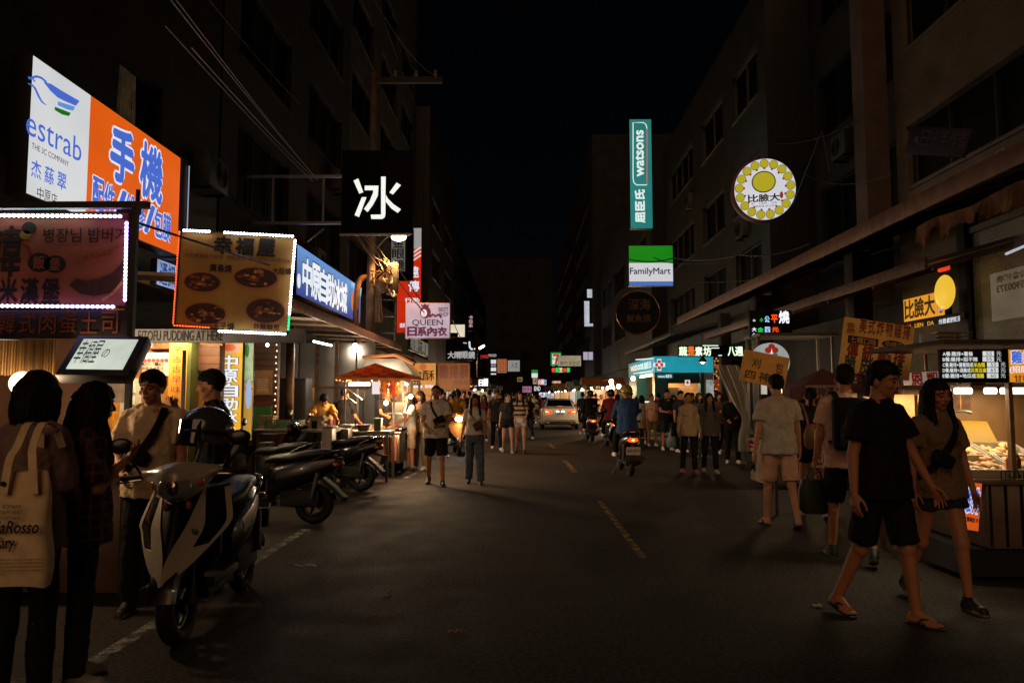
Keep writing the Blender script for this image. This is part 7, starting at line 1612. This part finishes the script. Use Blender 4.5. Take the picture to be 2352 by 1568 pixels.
def plaid():
    m = bpy.data.materials.new('cloth_plaid'); m.use_nodes = True; t = m.node_tree; b = t.nodes['Principled BSDF']; b.inputs['Roughness'].default_value = .9; tc = t.nodes.new('ShaderNodeTexCoord')
    fac = None
    for ax in ('X', 'Z', 'Y'):
        w = t.nodes.new('ShaderNodeTexWave'); w.bands_direction = ax; w.inputs['Scale'].default_value = 5.5; w.inputs['Distortion'].default_value = .6; t.links.new(tc.outputs['Object'], w.inputs['Vector'])
        p = t.nodes.new('ShaderNodeMath'); p.operation = 'POWER'; p.inputs[1].default_value = 7; t.links.new(w.outputs['Fac'], p.inputs[0])
        if fac is None: fac = p.outputs[0]
        else:
            a = t.nodes.new('ShaderNodeMath'); a.operation = 'ADD'; t.links.new(fac, a.inputs[0]); t.links.new(p.outputs[0], a.inputs[1]); fac = a.outputs[0]
    r = t.nodes.new('ShaderNodeValToRGB'); r.color_ramp.elements[0].color = (*lin('#141212'), 1); r.color_ramp.elements[1].color = (*lin('#5c3c30'), 1); t.links.new(fac, r.inputs[0]); t.links.new(r.outputs[0], b.inputs['Base Color']); return m
PLAID = plaid()
def stripes(name, c1, c2, sc):
    m = bpy.data.materials.new(name); m.use_nodes = True; t = m.node_tree; b = t.nodes['Principled BSDF']; b.inputs['Roughness'].default_value = .9; tc = t.nodes.new('ShaderNodeTexCoord'); w = t.nodes.new('ShaderNodeTexWave'); w.bands_direction = 'Z'; w.inputs['Scale'].default_value = sc; t.links.new(tc.outputs['Object'], w.inputs['Vector'])
    r = t.nodes.new('ShaderNodeValToRGB'); r.color_ramp.interpolation = 'CONSTANT'; r.color_ramp.elements[0].color = (*lin(c1), 1); r.color_ramp.elements[1].position = .55; r.color_ramp.elements[1].color = (*lin(c2), 1); t.links.new(w.outputs['Fac'], r.inputs[0]); t.links.new(r.outputs[0], b.inputs['Base Color']); return m
def foot(px, py): g = G(px, py); return (g.x, g.y)
def at(px, Y): return (P(px, 930, Y).x, Y)
NEAR = dict(lod=0)
# ---- left foreground
g1 = person('woman with a dark bob seen from behind in a mauve grey cardigan', at(78, 3.72), 172, 1.62, 'f', arms=((8, 10, 40, 20), (10, 9, 50, 25)), top=('long', MAU), bottom=('trousers', BKC), shoes=('sneaker', SHO_B), hair='bob', lod=0, loose=1.5, head=(0, 10, 3))
# tote bag on her shoulder
tb = thing('tote_bag', 'cream canvas tote bag with black script hanging behind the woman with the bob', 'bag', mw=Matrix.Translation((P(52, 1160, 3.42).x, 3.43, 0)) @ Matrix.Rotation(R(4), 4, 'Z'))
TOTE = M('canvas_cream', '#e2c69c', .9, ns=14, na=.15, bump=.35, bs=260)
z1, z0 = P(52, 975, 3.42).z, P(52, 1345, 3.42).z; zt = P(52, 1082, 3.42).z; hw = (P(118, 1200, 3.42).x-P(-22, 1200, 3.42).x)/2
b = MB(); rg = []
for k in range(9):
    v = k/8; z = z0+(zt-z0)*v; w = hw*(.92+.08*math.sin(v*PI))-(.03*v); d = .055*math.sin(min(1, .15+v*.9)*PI)**.7*(.6+.4*(1-v))+.012
    rg.append([Vector((w*math.copysign(abs(math.cos(t))**.45, math.cos(t))+.008*math.sin(v*9), d*math.copysign(abs(math.sin(t))**.7, math.sin(t)), z+.006*math.sin(3*t+v*4))) for t in [i*2*PI/24 for i in range(24)]])
b.loft(rg); b.build('bag_body', TOTE, tb, smooth=True, sharp=70)
for xx, lean_ in ((-.06, .012), (.075, -.02)):
    b = ribbon(smooth_path([(xx, -.055, zt-.10), (xx+lean_, -.045, zt+.05), (xx+lean_*2, -.01, z1-.10), (xx+lean_*2.2, .06, z1), (xx+lean_*2, .16, z1-.02), (xx+lean_, .20, z1-.12)]), .036, .005, lambda p: Vector((0, -1, .35 if p.z < z1-.05 else 1.5))); b.build('strap', TOTE, tb, smooth=True)
mw = tb.matrix_world.copy() if False else Matrix.Translation((P(52, 1160, 3.42).x, 3.43, 0)) @ Matrix.Rotation(R(4), 4, 'Z')
fm = Matrix.Translation((0, -.073, (z0+zt)/2)); s = Sign('x', '', '', mw @ fm, hw*2, zt-z0, parent=tb); s.mw = mw @ fm
INKT = M('tote_ink', '#241b18', .8)
T(s, 'ROMANS', 8, 1158, 50, 1167, INKT, y=-.004); T(s, 'FANCY IN MY HEART', -20, 1171, 52, 1181, INKT, y=-.004); T(s, 'DON’T HIDE', 2, 1185, 46, 1193, INKT, y=-.004)
T(s, 'daRosso', -16, 1196, 88, 1224, INKT, bold=.02, slant=.05, y=-.004); T(s, 'Cary', -18, 1232, 32, 1266, INKT, bold=.02, slant=.06, y=-.004)
for i, t_ in enumerate(('romans is your smart and', 'favourite shop on this Flower Street', 'here you can find the new comfort', 'every day power and confidence', 'pieces.')): T(s, t_, -20, 1281+i*8.4, 102-(0 if i < 4 else 90), 1287+i*8.4, INKT, y=-.004)
for bb, part_, mat in s.L.values():
    bb.v = [tuple(fm @ Vector(v)) for v in bb.v]; bb.build(part_.split('#')[0], mat, tb)
b = MB(); b.ell((-.06, -.066, zt-.05), .012, .008, .012, 10, 6); b.build('button', INKT, tb, smooth=True)
g2 = person('woman with long black hair in a dark plaid shirt and torn jeans', at(205, 3.98), 120, 1.57, 'f', arms=((18, 8, 118, 45), (14, 6, 120, 40)), top=('boxy', PLAID), bottom=('jeans', c('cloth_denim_dark', '#20262e')), shoes=('sneaker', SHO_W), hair='long', lod=0, loose=1.5, head=(15, 8, 0))
g3 = person('man in a pale waffle tee with a black chest strap behind the grey scooter', at(352, 5.25), 14, 1.67, 'm', arms=((5, 8, 30, 20), (8, 8, 60, 30)), top=('tee', c('cloth_waffle', '#c4ac8c')), bottom=('trousers', BKC), shoes=('sneaker', SHO_B), hair='short', lod=0, loose=1.3, head=(-18, 4, 0))
sling(g3, 1, 'black chest strap bag on the man in the pale waffle tee', BKC, .05, (.16, .05, .11), back=False)
g4 = person('man in a black tee in profile holding food to his mouth beside the helmet', at(492, 6.0), -62, 1.70, 'm', arms=((38, 12, 118, 20), (42, 10, 112, 25)), top=('tee', BKC), bottom=('shorts', BKC), hair='short', lod=0, loose=1.4, head=(-14, 4, 0), skin=SKIN2)
# ---- right foreground couple
g5 = person('man in an oversized black tee and black shorts walking in flip-flops on the right', at(2018, 5.12), 28, 1.735, 'm', arms=((12, 16, 10, 5), (-6, 12, 14, 12)), legs=((12, 3, 6, 10), (-13, 3, 14, 10)), heel=(0, 12), top=('tee', BKC), bottom=('shorts', c('cloth_black2', '#121214')), shoes=('flipflop', FLIP), hair='short', lod=0, loose=2.3, head=(16, 8, 0), curl=(30, 32))
g6 = person('long haired woman in beige tee and denim shorts beside the man in black', at(2148, 5.5), 4, 1.63, 'f', arms=((-4, 14, 12, 8), (6, 14, 16, 6)), legs=((12, 2, 6, 6), (-12, 2, 18, 6)), heel=(0, 18), top=('tee', c('cloth_dusk', '#6c5844')), bottom=('short_shorts', c('cloth_denim_dark2', '#262a30')), shoes=('sneaker', SHO_B), hair='long', lod=0, loose=1.5, head=(8, 6, -4))
sling(g6, 1, 'black crossbody belt bag worn by the long haired woman', BKC, .055, (.17, .06, .10))
o = thing('belt_buckle', 'small glinting brass buckle at the waist of the long haired woman', 'buckle', mw=g6.MW); b = MB()
for p, q in (((-.10, -.155, .985), (.0, -.165, .985)), ((-.10, -.155, .985), (-.10, -.155, .945)), ((.0, -.165, .985), (.0, -.165, .945))): b.cyl(p, q, .005, n=8)
b.build('ring', M('brass', '#b9823c', .25, .9), o, smooth=True)
# ---- right, walking away
g7 = person('man in a grey tee and pale shorts walking away in flip-flops', foot(1793, 1208), 178, 1.755, 'm', arms=((-4, 11, 8, 4), (6, 11, 12, 6)), legs=((10, 3, 6, 8), (-10, 3, 14, 8)), heel=(0, 14), top=('tee', GRY), bottom=('shorts', PNK), shoes=('flipflop', FLIP), hair='short', lod=0, loose=1.7, head=(4, 3, 0), skin=SKIN2)
g8 = person('woman in a dark top and black shorts wearing a brown bag', at(1862, 9.5), 172, 1.62, 'f', arms=((6, 10, 20, 10), (10, 12, 60, 20)), legs=((12, 2, 4, 5), (-10, 2, 14, 5)), heel=(0, 16), top=('tee', NVY), bottom=('short_shorts', BKC), shoes=('sneaker', SHO_W), hair='tied', lod=1, head=(-10, 4, 0))
bg8 = thing('shoulder_bag', 'brown leather bag on the back of the woman in the dark top', 'bag', mw=g8.MW); b = MB(); b.loft([[Vector((.0+w*math.cos(t), .215+.05*math.sin(t), z)) for t in [i*2*PI/16 for i in range(16)]] for z, w in ((.86, .10), (.90, .14), (1.05, .145), (1.15, .11), (1.17, .06))]); b.build('pouch', M('leather_brown', '#7c5230', .5, ns=8), bg8, smooth=True)
b = ribbon([Vector(p) for p in smooth_path([(.08, .20, 1.14), (.10, .17, 1.28), (.12, .08, 1.40), (.12, -.02, 1.41), (.06, -.13, 1.30)])], .025, .006, lambda p: Vector((0, p.y, max(0, p.z-1.25)*4))); b.build('strap', M('leather_brown', '#7c5230', .5, ns=8), bg8, smooth=True)
g9 = person('man in a pinkish tee with a black backpack partly hidden by the man in black', at(1942, 7.0), 166, 1.80, 'm', arms=((8, 9, 12, 5), (-10, 10, 10, 5)), legs=((14, 3, 6, 8), (-16, 3, 16, 8)), heel=(0, 20), top=('tee', PNK), bottom=('shorts', BKC), shoes=('sneaker', SHO_B), hair='short', lod=0, loose=1.4)
bp_ = thing('backpack', 'black backpack on the man in the pinkish tee', 'backpack', mw=g9.MW); b = MB(); b.box(-.155, .155, .155, .32, 1.02, 1.50); b.build('pack', BKC, bp_, bev=.05, seg=4)
b = MB(); b.box(-.11, .11, .325, .36, 1.06, 1.25); b.build('pocket', DGY, bp_, bev=.016, seg=3)
for s_ in (1, -1): b = ribbon(smooth_path([(s_*.10, .17, 1.48), (s_*.115, .06, 1.545), (s_*.115, -.08, 1.50), (s_*.12, -.155, 1.34), (s_*.15, -.10, 1.16), (s_*.15, .15, 1.08)]), .05, .01, lambda p: Vector((0, p.y-.02, max(0, p.z-1.35)*3))); b.build('strap', BKC, bp_, smooth=True)
hb_ = g9.MW @ (g9.X @ (g9.wr[1]+g9.hd[1]*.1)); o = thing('shopping_bag', 'dark green shopping bag in the hand of the backpack man', 'bag', hb_); b = MB()
b.loft([[Vector((w*math.copysign(abs(math.cos(t))**.6, math.cos(t)), .06*math.sin(t), z)) for t in [i*2*PI/16 for i in range(16)]] for z, w in ((-.42, .11), (-.38, .15), (-.2, .155), (-.10, .12))]); b.build('sack', M('bag_green', '#1c2a1a', .5, ns=6), o, smooth=True); b = MB(); b.tube(smooth_path([(-.08, 0, -.10), (-.05, 0, -.02), (0, 0, .01), (.05, 0, -.02), (.08, 0, -.10)]), .010, 6); b.build('handle', M('bag_green', '#1c2a1a', .5, ns=6), o, smooth=True)
person('woman with a dark ponytail glimpsed between the man in black and the price menu', at(2062, 8.2), 150, 1.63, 'f', top=('tee', NVY), bottom=('trousers', BKC), hair='tied', lod=1)
# ---- middle left
g10 = person('man in a loose white tee and black shorts walking towards the camera', foot(1000, 1114), 6, 1.70, 'm', arms=((12, 12, 74, 46), (6, 12, 60, 30)), legs=((14, 3, 8, 8), (-10, 3, 12, 8)), heel=(0, 14), top=('tee', WHT), bottom=('shorts', BKC), shoes=('sneaker', SHO_B), hair='crop', lod=1, loose=2.0, head=(-8, 4, 0))
sling(g10, -1, 'dark strap bag across the man in the loose white tee', BKC, .04, (.20, .07, .14))
g11 = person('woman in a pale tee and wide jeans with a thin crossbody strap', foot(1090, 1112), 4, 1.55, 'f', arms=((8, 13, 14, 5), (-10, 13, 12, 5)), legs=((10, 2, 4, 5), (-10, 2, 10, 5)), heel=(0, 14), top=('tucked', WHT), bottom=('wide', JEANL), shoes=('sneaker', SHO_B), hair='long', lod=1, head=(6, 3, 0))
sling(g11, -1, 'small dark bag on a thin strap worn by the woman in wide jeans', BRN, .014, (.18, .07, .15))
g12 = person('woman with long straight hair in a white tee reaching towards the snack cart', foot(940, 1084), -60, 1.58, 'f', arms=((35, 8, 40, 10), (20, 8, 30, 5)), top=('tee', WHT), bottom=('shorts', BEI), shoes=('sneaker', SHO_B), hair='long', lod=1)
person('customer in a beige top behind the long haired woman at the snack cart', at(966, 15.4), -30, 1.62, 'f', arms=((20, 8, 60, 20), (10, 8, 20, 5)), top=('tee', BEI), bottom=('trousers', KHA), hair='bob', lod=1)
person('vendor in a grey tee working behind the snack cart', at(886, 15.6), 40, 1.70, 'm', arms=((35, 10, 60, 10), (40, 12, 40, 10)), top=('tee', DGY), bottom=('trousers', BKC), hair='crop', lod=1, lean=6)
person('vendor in a yellow shirt and dark red vest stooping over the prep table', at(740, 14.4), 20, 1.66, 'm', arms=((50, 12, 25, 15), (50, 14, 25, 15)), top=('tee', YELC), bottom=('trousers', BKC), hair='short', lod=1, lean=28, head=(0, 22, 0))
person('helper in dark red bending beside the vendor in the yellow shirt', at(758, 14.9), -10, 1.6, 'f', arms=((45, 10, 30, 10), (45, 10, 30, 10)), top=('tee', MAR), bottom=('trousers', BKC), hair='tied', lod=1, lean=26, head=(0, 18, 0))
person('person in a black tee seen from behind at the prep table', at(786, 14.9), 165, 1.68, 'm', arms=((20, 10, 40, 10), (20, 10, 40, 10)), top=('tee', BKC), bottom=('trousers', BKC), hair='short', lod=1, lean=8)
g13 = person('man in a dark tee behind the two young women in shorts', foot(1141, 1034), 5, 1.70, 'm', arms=((10, 10, 20, 5), (-8, 10, 15, 5)), legs=((12, 2, 5, 5), (-12, 2, 12, 5)), top=('tee', DGY), bottom=('trousers', BKC), hair='short', lod=1)
g14 = person('young woman in a dark top and short shorts walking left of the striped tee', foot(1166, 1040), 8, 1.60, 'f', arms=((6, 10, 30, 20), (-6, 10, 12, 5)), legs=((14, 2, 5, 4), (-12, 2, 14, 4)), heel=(0, 16), top=('crop', DGY), bottom=('short_shorts', BKC), shoes=('sneaker', SHO_W), hair='tied', lod=1, head=(25, 2, 0), skin=SKIN2)
g15 = person('young woman in a striped tee and white shorts facing the camera', foot(1195, 1040), 0, 1.66, 'f', arms=((8, 9, 50, 30), (-8, 10, 12, 5)), legs=((12, 2, 4, 4), (-14, 2, 14, 4)), heel=(0, 16), top=('crop', stripes('cloth_stripes', '#a5886a', '#2a2420', 2.6)), bottom=('short_shorts', WHT), shoes=('sneaker', SHO_B), hair='long', lod=1, skin=SKIN2)
# ---- middle right
g16 = person('woman in a pale top and black trousers carrying a dark bag', foot(1583, 1086), 4, 1.58, 'f', arms=((4, 10, 20, 10), (6, 14, 25, 8)), legs=((8, 2, 4, 5), (-6, 2, 6, 5)), top=('long', BEI), bottom=('trousers', BKC), shoes=('sneaker', SHO_C), hair='tied', lod=1, loose=1.4, head=(0, 2, 0))
o = thing('shoulder_bag', 'dark bag on the shoulder of the woman in the pale tee', 'bag', mw=g16.MW); b = MB(); b.box(-.34, -.19, -.06, .10, .72, 1.0); b.build('pouch', BKC, o, bev=.03, seg=3); b = ribbon(smooth_path([(-.26, -.02, .99), (-.21, -.02, 1.2), (-.13, -.02, 1.36), (-.10, .05, 1.34), (-.20, .08, 1.15), (-.26, .06, .99)]), .03, .006, lambda p: Vector((-1, 0, .2))); b.build('strap', BKC, o, smooth=True)
person('woman with long hair in a charcoal top beside the woman in pale', foot(1632, 1086), -4, 1.57, 'f', legs=((6, 2, 4, 5), (-8, 2, 8, 5)), top=('long', c('cloth_taupe', '#4c443e')), bottom=('trousers', BKC), shoes=('sneaker', SHO_W), hair='long', lod=1, loose=1.3)
person('person all in black standing by the tied plastic curtain', foot(1684, 1064), -12, 1.62, 'm', arms=((20, 8, 70, 30), (15, 8, 60, 30)), top=('long', BKC), bottom=('trousers', BKC), hair='short', lod=1)
g17 = person('man in a black tee with a printed front, left of the women in black trousers', foot(1533, 1034), 3, 1.70, 'm', arms=((18, 8, 75, 45), (18, 8, 75, 45)), top=('tee', BKC), bottom=('shorts', DGY), hair='short', lod=1, loose=1.4)
o = thing('shirt_print', 'x', 'print', mw=g17.MW) if False else None
person('person in a dark red shirt in front of the drugstore doorway', at(1497, 23.0), 10, 1.58, 'f', top=('tee', PNK), bottom=('shorts', KHA), hair='tied', lod=2)
person('person in a grey patterned tee left of the doorway', at(1474, 24.0), 170, 1.55, 'f', top=('tee', GRY), bottom=('skirt', BEI), hair='bob', lod=2)
person('man in a dark shirt behind the woman in the pale tee', at(1563, 20.5), 20, 1.66, 'm', top=('tee', NVY), bottom=('trousers', BKC), hair='short', lod=2)
person('person with dark hair behind the woman in charcoal', at(1605, 18.8), 15, 1.60, 'f', top=('tee', DGY), bottom=('trousers', BKC), hair='bob', lod=2)
g = G(1541, 1000); o = thing('plastic_bag', 'translucent bluish plastic bag hanging from the hand of the man in the printed tee', 'bag', (P(1541, 1000, 19.6).x, 19.6, P(1541, 988, 19.6).z)); b = MB(); b.loft([[Vector((w*math.cos(t), w*.5*math.sin(t), z)) for t in [i*2*PI/14 for i in range(14)]] for z, w in ((-.45, .10), (-.40, .13), (-.22, .11), (-.05, .03), (.06, .015))]); b.build('sack', M('bag_blue', '#5a7078', .3, ns=8, na=.3), o, smooth=True)
# ---- riders
def rider(label, sc, loc, rz, H, top, hel, hm, **k):
    fx, fy = math.cos(R(rz)), math.sin(R(rz))
    g = person(label, (loc[0]-fx*.30, loc[1]-fy*.30), rz+90, H, 'm', arms=((44, 10, 30, 14), (44, 10, 30, 14)), legs=((76, 9, 74, 4), (76, 9, 74, 4)), root=.90, top=top, bottom=('trousers', BKC), hair='crop', lod=1, lean=8, **k)
    hp = g.MW @ (g.X @ (g.HM @ Vector((0, .012, .035)))); helmet(hel, hp, hm, rz, True, 1.0); return g
r1 = rider('scooter rider in a blue jacket seen from behind', sc5, (2.05, 14.9), 91, 1.72, ('long', BLU), 'olive yellow helmet on the rider in blue', M('helmet_yellow', '#8d7430', .3, coat=.6), loose=2.0)
s_ = g = r1
mwb = r1.MW @ Matrix.Translation((0, .215, 1.27)) @ Matrix.Rotation(PI, 4, 'Z') @ Matrix.Rotation(R(8), 4, 'X')
rider('rider in a dark red jacket on the scooter ahead of the blue rider', sc6, (2.62, 22.4), 92, 1.70, ('long', RED), 'dark helmet on the rider in red', M('helmet_dark', '#1c1a1c', .3, coat=.6), loose=1.8)
rider('rider in black on the dark scooter near the lane centre', sc7, (2.35, 26), 92, 1.70, ('long', BKC), 'black helmet on the rider in black', M('helmet_dark', '#1c1a1c', .3, coat=.6), loose=1.6)
rider('rider in yellow on the orange scooter coming with its headlight on', sc8, (-1.75, 19.8), -80, 1.68, ('tee', YELC), 'dark helmet on the rider in yellow', M('helmet_dark', '#1c1a1c', .3, coat=.6), loose=1.3)
rider('far rider in grey left of the white car', sc9, (.35, 36), 90, 1.70, ('long', GRY), 'grey helmet on the far rider', M('helmet_grey', '#5c5a58', .3, coat=.6))
# ---- farther crowd, each with its own clothes
CROWD = ((1012, 18.5, 170, 'm', DGY, BKC, 'short', 'man in charcoal walking away behind the sling man'), (1035, 23, 8, 'f', MAR, JEAN, 'bob', 'woman in maroon behind the orange scooter'), (1052, 26.5, 175, 'f', BEI, BKC, 'tied', 'woman in beige walking away left of the charcoal pair'),
 (1066, 24.5, 10, 'm', NVY, KHA, 'short', 'man in navy and khaki behind the woman in wide jeans'), (1078, 29, 172, 'm', BKC, JEAN, 'short', 'man in black and denim walking away left of the young women'), (1112, 25.5, 4, 'f', RED, BKC, 'long', 'woman in red behind the man in the dark tee'), (1124, 29.5, 176, 'm', GRY, BKC, 'short', 'man in grey walking away behind the dark tee man'),
 (1100, 33, 170, 'f', WHT, JEAN, 'tied', 'woman in white walking away in the left crowd'), (1148, 34, 6, 'm', OLV, BKC, 'short', 'man in olive facing the camera in the left crowd'), (1135, 39, 0, 'f', YELC, BKC, 'bob', 'woman in yellow in the left crowd'), (1180, 31, 174, 'm', NVY, BKC, 'short', 'man in navy walking away behind the striped tee'),
 (1214, 27, 8, 'f', BKC, JEAN, 'long', 'woman in black and denim right of the striped tee'), (1208, 36, 172, 'f', MAU, BKC, 'bob', 'woman in mauve walking away near the street centre'), (1226, 43, 2, 'm', BEI, BKC, 'short', 'man in beige near the street centre'), (1192, 46, 176, 'm', DGY, KHA, 'short', 'man in charcoal and khaki far down the centre'), (1164, 50, 4, 'f', PNK, JEAN, 'tied', 'woman in pink and denim far in the crowd'),
 (1086, 42, 3, 'm', BRN, BKC, 'short', 'man in brown under the dark orange banner'), (1040, 34, 8, 'f', NVY, BEI, 'long', 'woman in navy and beige by the far left stalls'), (1020, 29, 12, 'm', YELC, JEAN, 'short', 'man in yellow by the rust roofed stall'), (1060, 49, 172, 'm', WHT, BKC, 'short', 'man in white walking away far on the left'),
 (1240, 55, 0, 'm', MAR, BKC, 'short', 'man in maroon far behind the white car'), (1254, 60, 170, 'f', GRY, JEAN, 'long', 'woman in grey and denim far behind the white car'), (1180, 62, 2, 'm', BLU, BKC, 'short', 'man in blue farthest in the crowd'), (1205, 66, 0, 'f', WHT, BKC, 'bob', 'woman in white farthest in the crowd'), (1145, 58, 176, 'm', BKC, KHA, 'short', 'man in black and khaki far on the left'),
 (1338, 30, 172, 'm', DGY, BKC, 'short', 'man in charcoal right of the white car'), (1352, 33, 4, 'f', BRN, BKC, 'long', 'woman in brown right of the white car'), (1368, 38, 170, 'm', NVY, JEAN, 'short', 'man in navy and denim by the menu board'), (1381, 35, 6, 'f', PNK, BKC, 'tied', 'woman in pink by the menu board'), (1345, 45, 0, 'm', GRY, BKC, 'short', 'man in grey behind the car roof on the right'),
 (1418, 30, 174, 'f', OLV, BKC, 'bob', 'woman in olive behind the red rider'), (1448, 28.5, 8, 'm', BEI, BKC, 'short', 'man in beige by the white edged cart'), (1462, 31, 170, 'f', WHT, JEAN, 'long', 'woman in white by the white edged cart'), (1512, 27, 176, 'm', BRN, BKC, 'short', 'man in brown entering the teal drugstore'), (1548, 26, 4, 'f', RED, JEAN, 'long', 'woman in red and denim leaving the teal drugstore'),
 (1590, 26.5, 0, 'm', OLV, KHA, 'short', 'man in olive and khaki before the white drugstore door'), (1650, 20, 8, 'f', BRN, BKC, 'bob', 'woman in brown right of the charcoal woman'), (1394, 48, 0, 'm', BKC, BEI, 'short', 'man in black and beige by the orange roofed stall'))
PROTO = {}
for i, (px, Y, yaw, sx, tm, bm_, hr, lab) in enumerate(CROWD):
    X = P(px, 930, Y).x; ph = i % 2; H = (1.60 if sx == 'f' else 1.71)
    key = (sx, hr, ph)
    if key not in PROTO:
        lg = ((14, 2, 5, 5), (-13, 2, 14, 5)) if ph else ((-12, 2, 12, 5), (13, 2, 5, 5))
        g = person(lab, (X, Y), yaw+rnd.uniform(-6, 6), H, sx, arms=((10, 9, 18, 6), (-12, 9, 14, 6)) if ph else ((-10, 9, 16, 6), (30, 8, 70, 20)), legs=lg, top=('tee', tm), bottom=('trousers', bm_) if bm_ is not KHA else ('shorts', bm_), hair=hr, lod=2, group='people in the far crowd')
        PROTO[key] = (g.o, H); continue
    src, H0 = PROTO[key]; o = src.copy(); COL.objects.link(o); o['label'] = lab
    sc_ = rnd.uniform(.96, 1.04)
    o.matrix_world = Matrix.Translation((X, Y, 0)) @ Matrix.Rotation(R(yaw+rnd.uniform(-8, 8)), 4, 'Z') @ Matrix.Scale(sc_, 4)
    for ch in list(src.children):
        d = ch.copy(); COL.objects.link(d); d.parent = o
        m_ = tm if ch.name.startswith('shirt') else bm_ if ch.name.split('.')[0] in ('trousers', 'shorts', 'skirt') else None
        if m_ is not None: d.material_slots[0].link = 'OBJECT'; d.material_slots[0].material = m_
# ------------------------------------------------------------------ overhead cables
CABL = M('cable_pale', '#4c4850', .4, .2); CABD = M('cable_dark', '#121112', .6); CABO = M('cable_orange_lit', '#8a6a48', .5)  # last one: street lamp's orange put into the cable colour
def cable(pts, r, mat, label, sag=0., name='cable'):
    A = [Vector(p) for p in pts]; out = []
    for i in range(len(A)-1):
        for k in range(12):
            t = k/12; p = A[i].lerp(A[i+1], t); p.z -= sag*4*t*(1-t); out.append(p)
    out.append(A[-1]); b = MB(); b.tube(out, r, 6); o = b.build(name, mat, None, smooth=True); tag(o, label, 'cable'); return o
for i, (a, e, l) in enumerate((((392, 0), (726, 408), 'upper pale overhead cable running down to the glowing character board'), ((405, 0), (730, 414), 'second pale overhead cable close beside the upper one'), ((440, 110), (724, 412), 'third pale overhead cable meeting the others at the steel frame'), ((380, 60), (718, 416), 'lowest pale overhead cable at the steel frame'))):
    cable([P(*a, 6.5+i*.3), P(*e, 15.9)], .007, CABL, l, .04)
cable([P(480, 0, 9), P(690, 240, 18)], .008, CABD, 'faint dark cable on the upper left building', .05)
for i, (ps, l) in enumerate(((((818, 540), (850, 585), (872, 612)), 'orange lit cable slanting to the pole under the glowing board'), (((832, 538), (866, 578), (884, 606), (900, 640)), 'orange lit cable curving past the pole head'), (((838, 537), (872, 572), (893, 600), (912, 660)), 'orange lit cable nearest the street lamp'), (((822, 540), (848, 580), (880, 600)), 'orange lit cable crossing the pole head'))):
    cable([P(x, y, 21.2+.2*k) for k, (x, y) in enumerate(ps)], .020, CABO, l, .03)
b = MB(); q = random.Random(3)
for i in range(26):
    x, y = q.uniform(852, 895), q.uniform(590, 660); p0 = P(x, y, 21.4+q.uniform(0, .4)); p1 = P(x+q.uniform(-16, 22), y+q.uniform(8, 38), 21.4+q.uniform(0, .4)); m_ = p0.lerp(p1, .5)+Vector((q.uniform(-.2, .2), q.uniform(-.1, .1), q.uniform(-.25, .05)))
    b.tube(smooth_path([p0, m_, p1], 5), q.uniform(.010, .022), 6)
for i in range(7): x = 868+q.uniform(-8, 14); b.tube(smooth_path([P(x, 640, 21.7), P(x+q.uniform(-6, 8), 690, 21.7), P(x+q.uniform(-8, 8), 740, 21.7)], 5), .016, 6)
b.ell(P(878, 655, 21.6), .16, .12, .24, 10, 7); o = b.build('cable_tangle', CABO, None, smooth=True); tag(o, 'tangle of cables and a splice closure at the pole', 'cable')
for i, (ps, Y0, Y1, l) in enumerate((((( 912, 640), (960, 700), (1000, 740)), 21, 24, 'dark cable sagging from the pole past the red vertical sign'), (((905, 600), (944, 655), (975, 700)), 22, 28, 'dark cable crossing the red vertical sign'), (((1040, 735), (1058, 775)), 30, 34, 'dark cable over the plain white lit board'))):
    cable([P(x, y, Y0+(Y1-Y0)*k/(len(ps)-1)) for k, (x, y) in enumerate(ps)], .018, CABD, l, .05)
cable([P(1440, 594, 24.8), P(1548, 592, 24.8), P(1700, 584, 20), P(1860, 560, 14)], .018, CABD, 'dark cable crossing the square convenience sign', .12)
cable([P(1500, 590, 24.7), P(1548, 604, 24.7), P(1680, 600, 22)], .014, CABD, 'short dark cable crossing the right half of the convenience sign', .05)
for i, (a, e, l) in enumerate((((1560, 645), (2080, 560), 'thin dark cable below the round chicken sign'), ((1780, 330), (2070, 220), 'thin cable high on the right buildings'), ((1840, 395), (2050, 400), 'horizontal thin cable right of the round chicken sign'))):
    cable([P(*a, 20), P(*e, 12)], .010, CABD, l, .25)
cable([P(1822, 470, 16), P(1888, 300, 14.5), P(1905, 395, 14.4)], .012, CABL, 'pale loose wire looping on the set-back building', .0)
# bamboo and pipes stored on the right canopy
o = thing('pole_bundle', 'bundle of yellow poles lying on the right canopy edge', 'pole bundle', (5.2, 8.0, 4.05)); b = MB()
for i in range(6): b.cyl((.03*i-.1, -.2, .02*(i % 2)), (.03*i-.05+.25, 1.0, .12+.02*(i % 3)), .016, n=8)
b.build('pole', M('pole_yellow', '#a8842c', .5), o, smooth=True); b = MB(); b.box(-.14, .12, -.30, -.18, -.03, .08); b.build('cap_bag', M('bag_lilac', '#7c7496', .4, ns=8), o, bev=.02)
for i, (a, e, l) in enumerate((((860, 0), (1010, 180), 'faint wire running to the end of the pole crossarm'),)):
    cable([P(*a, 16), P(*e, 22)], .012, M('cable_sky', '#3a3a3c', .5), l, .3)
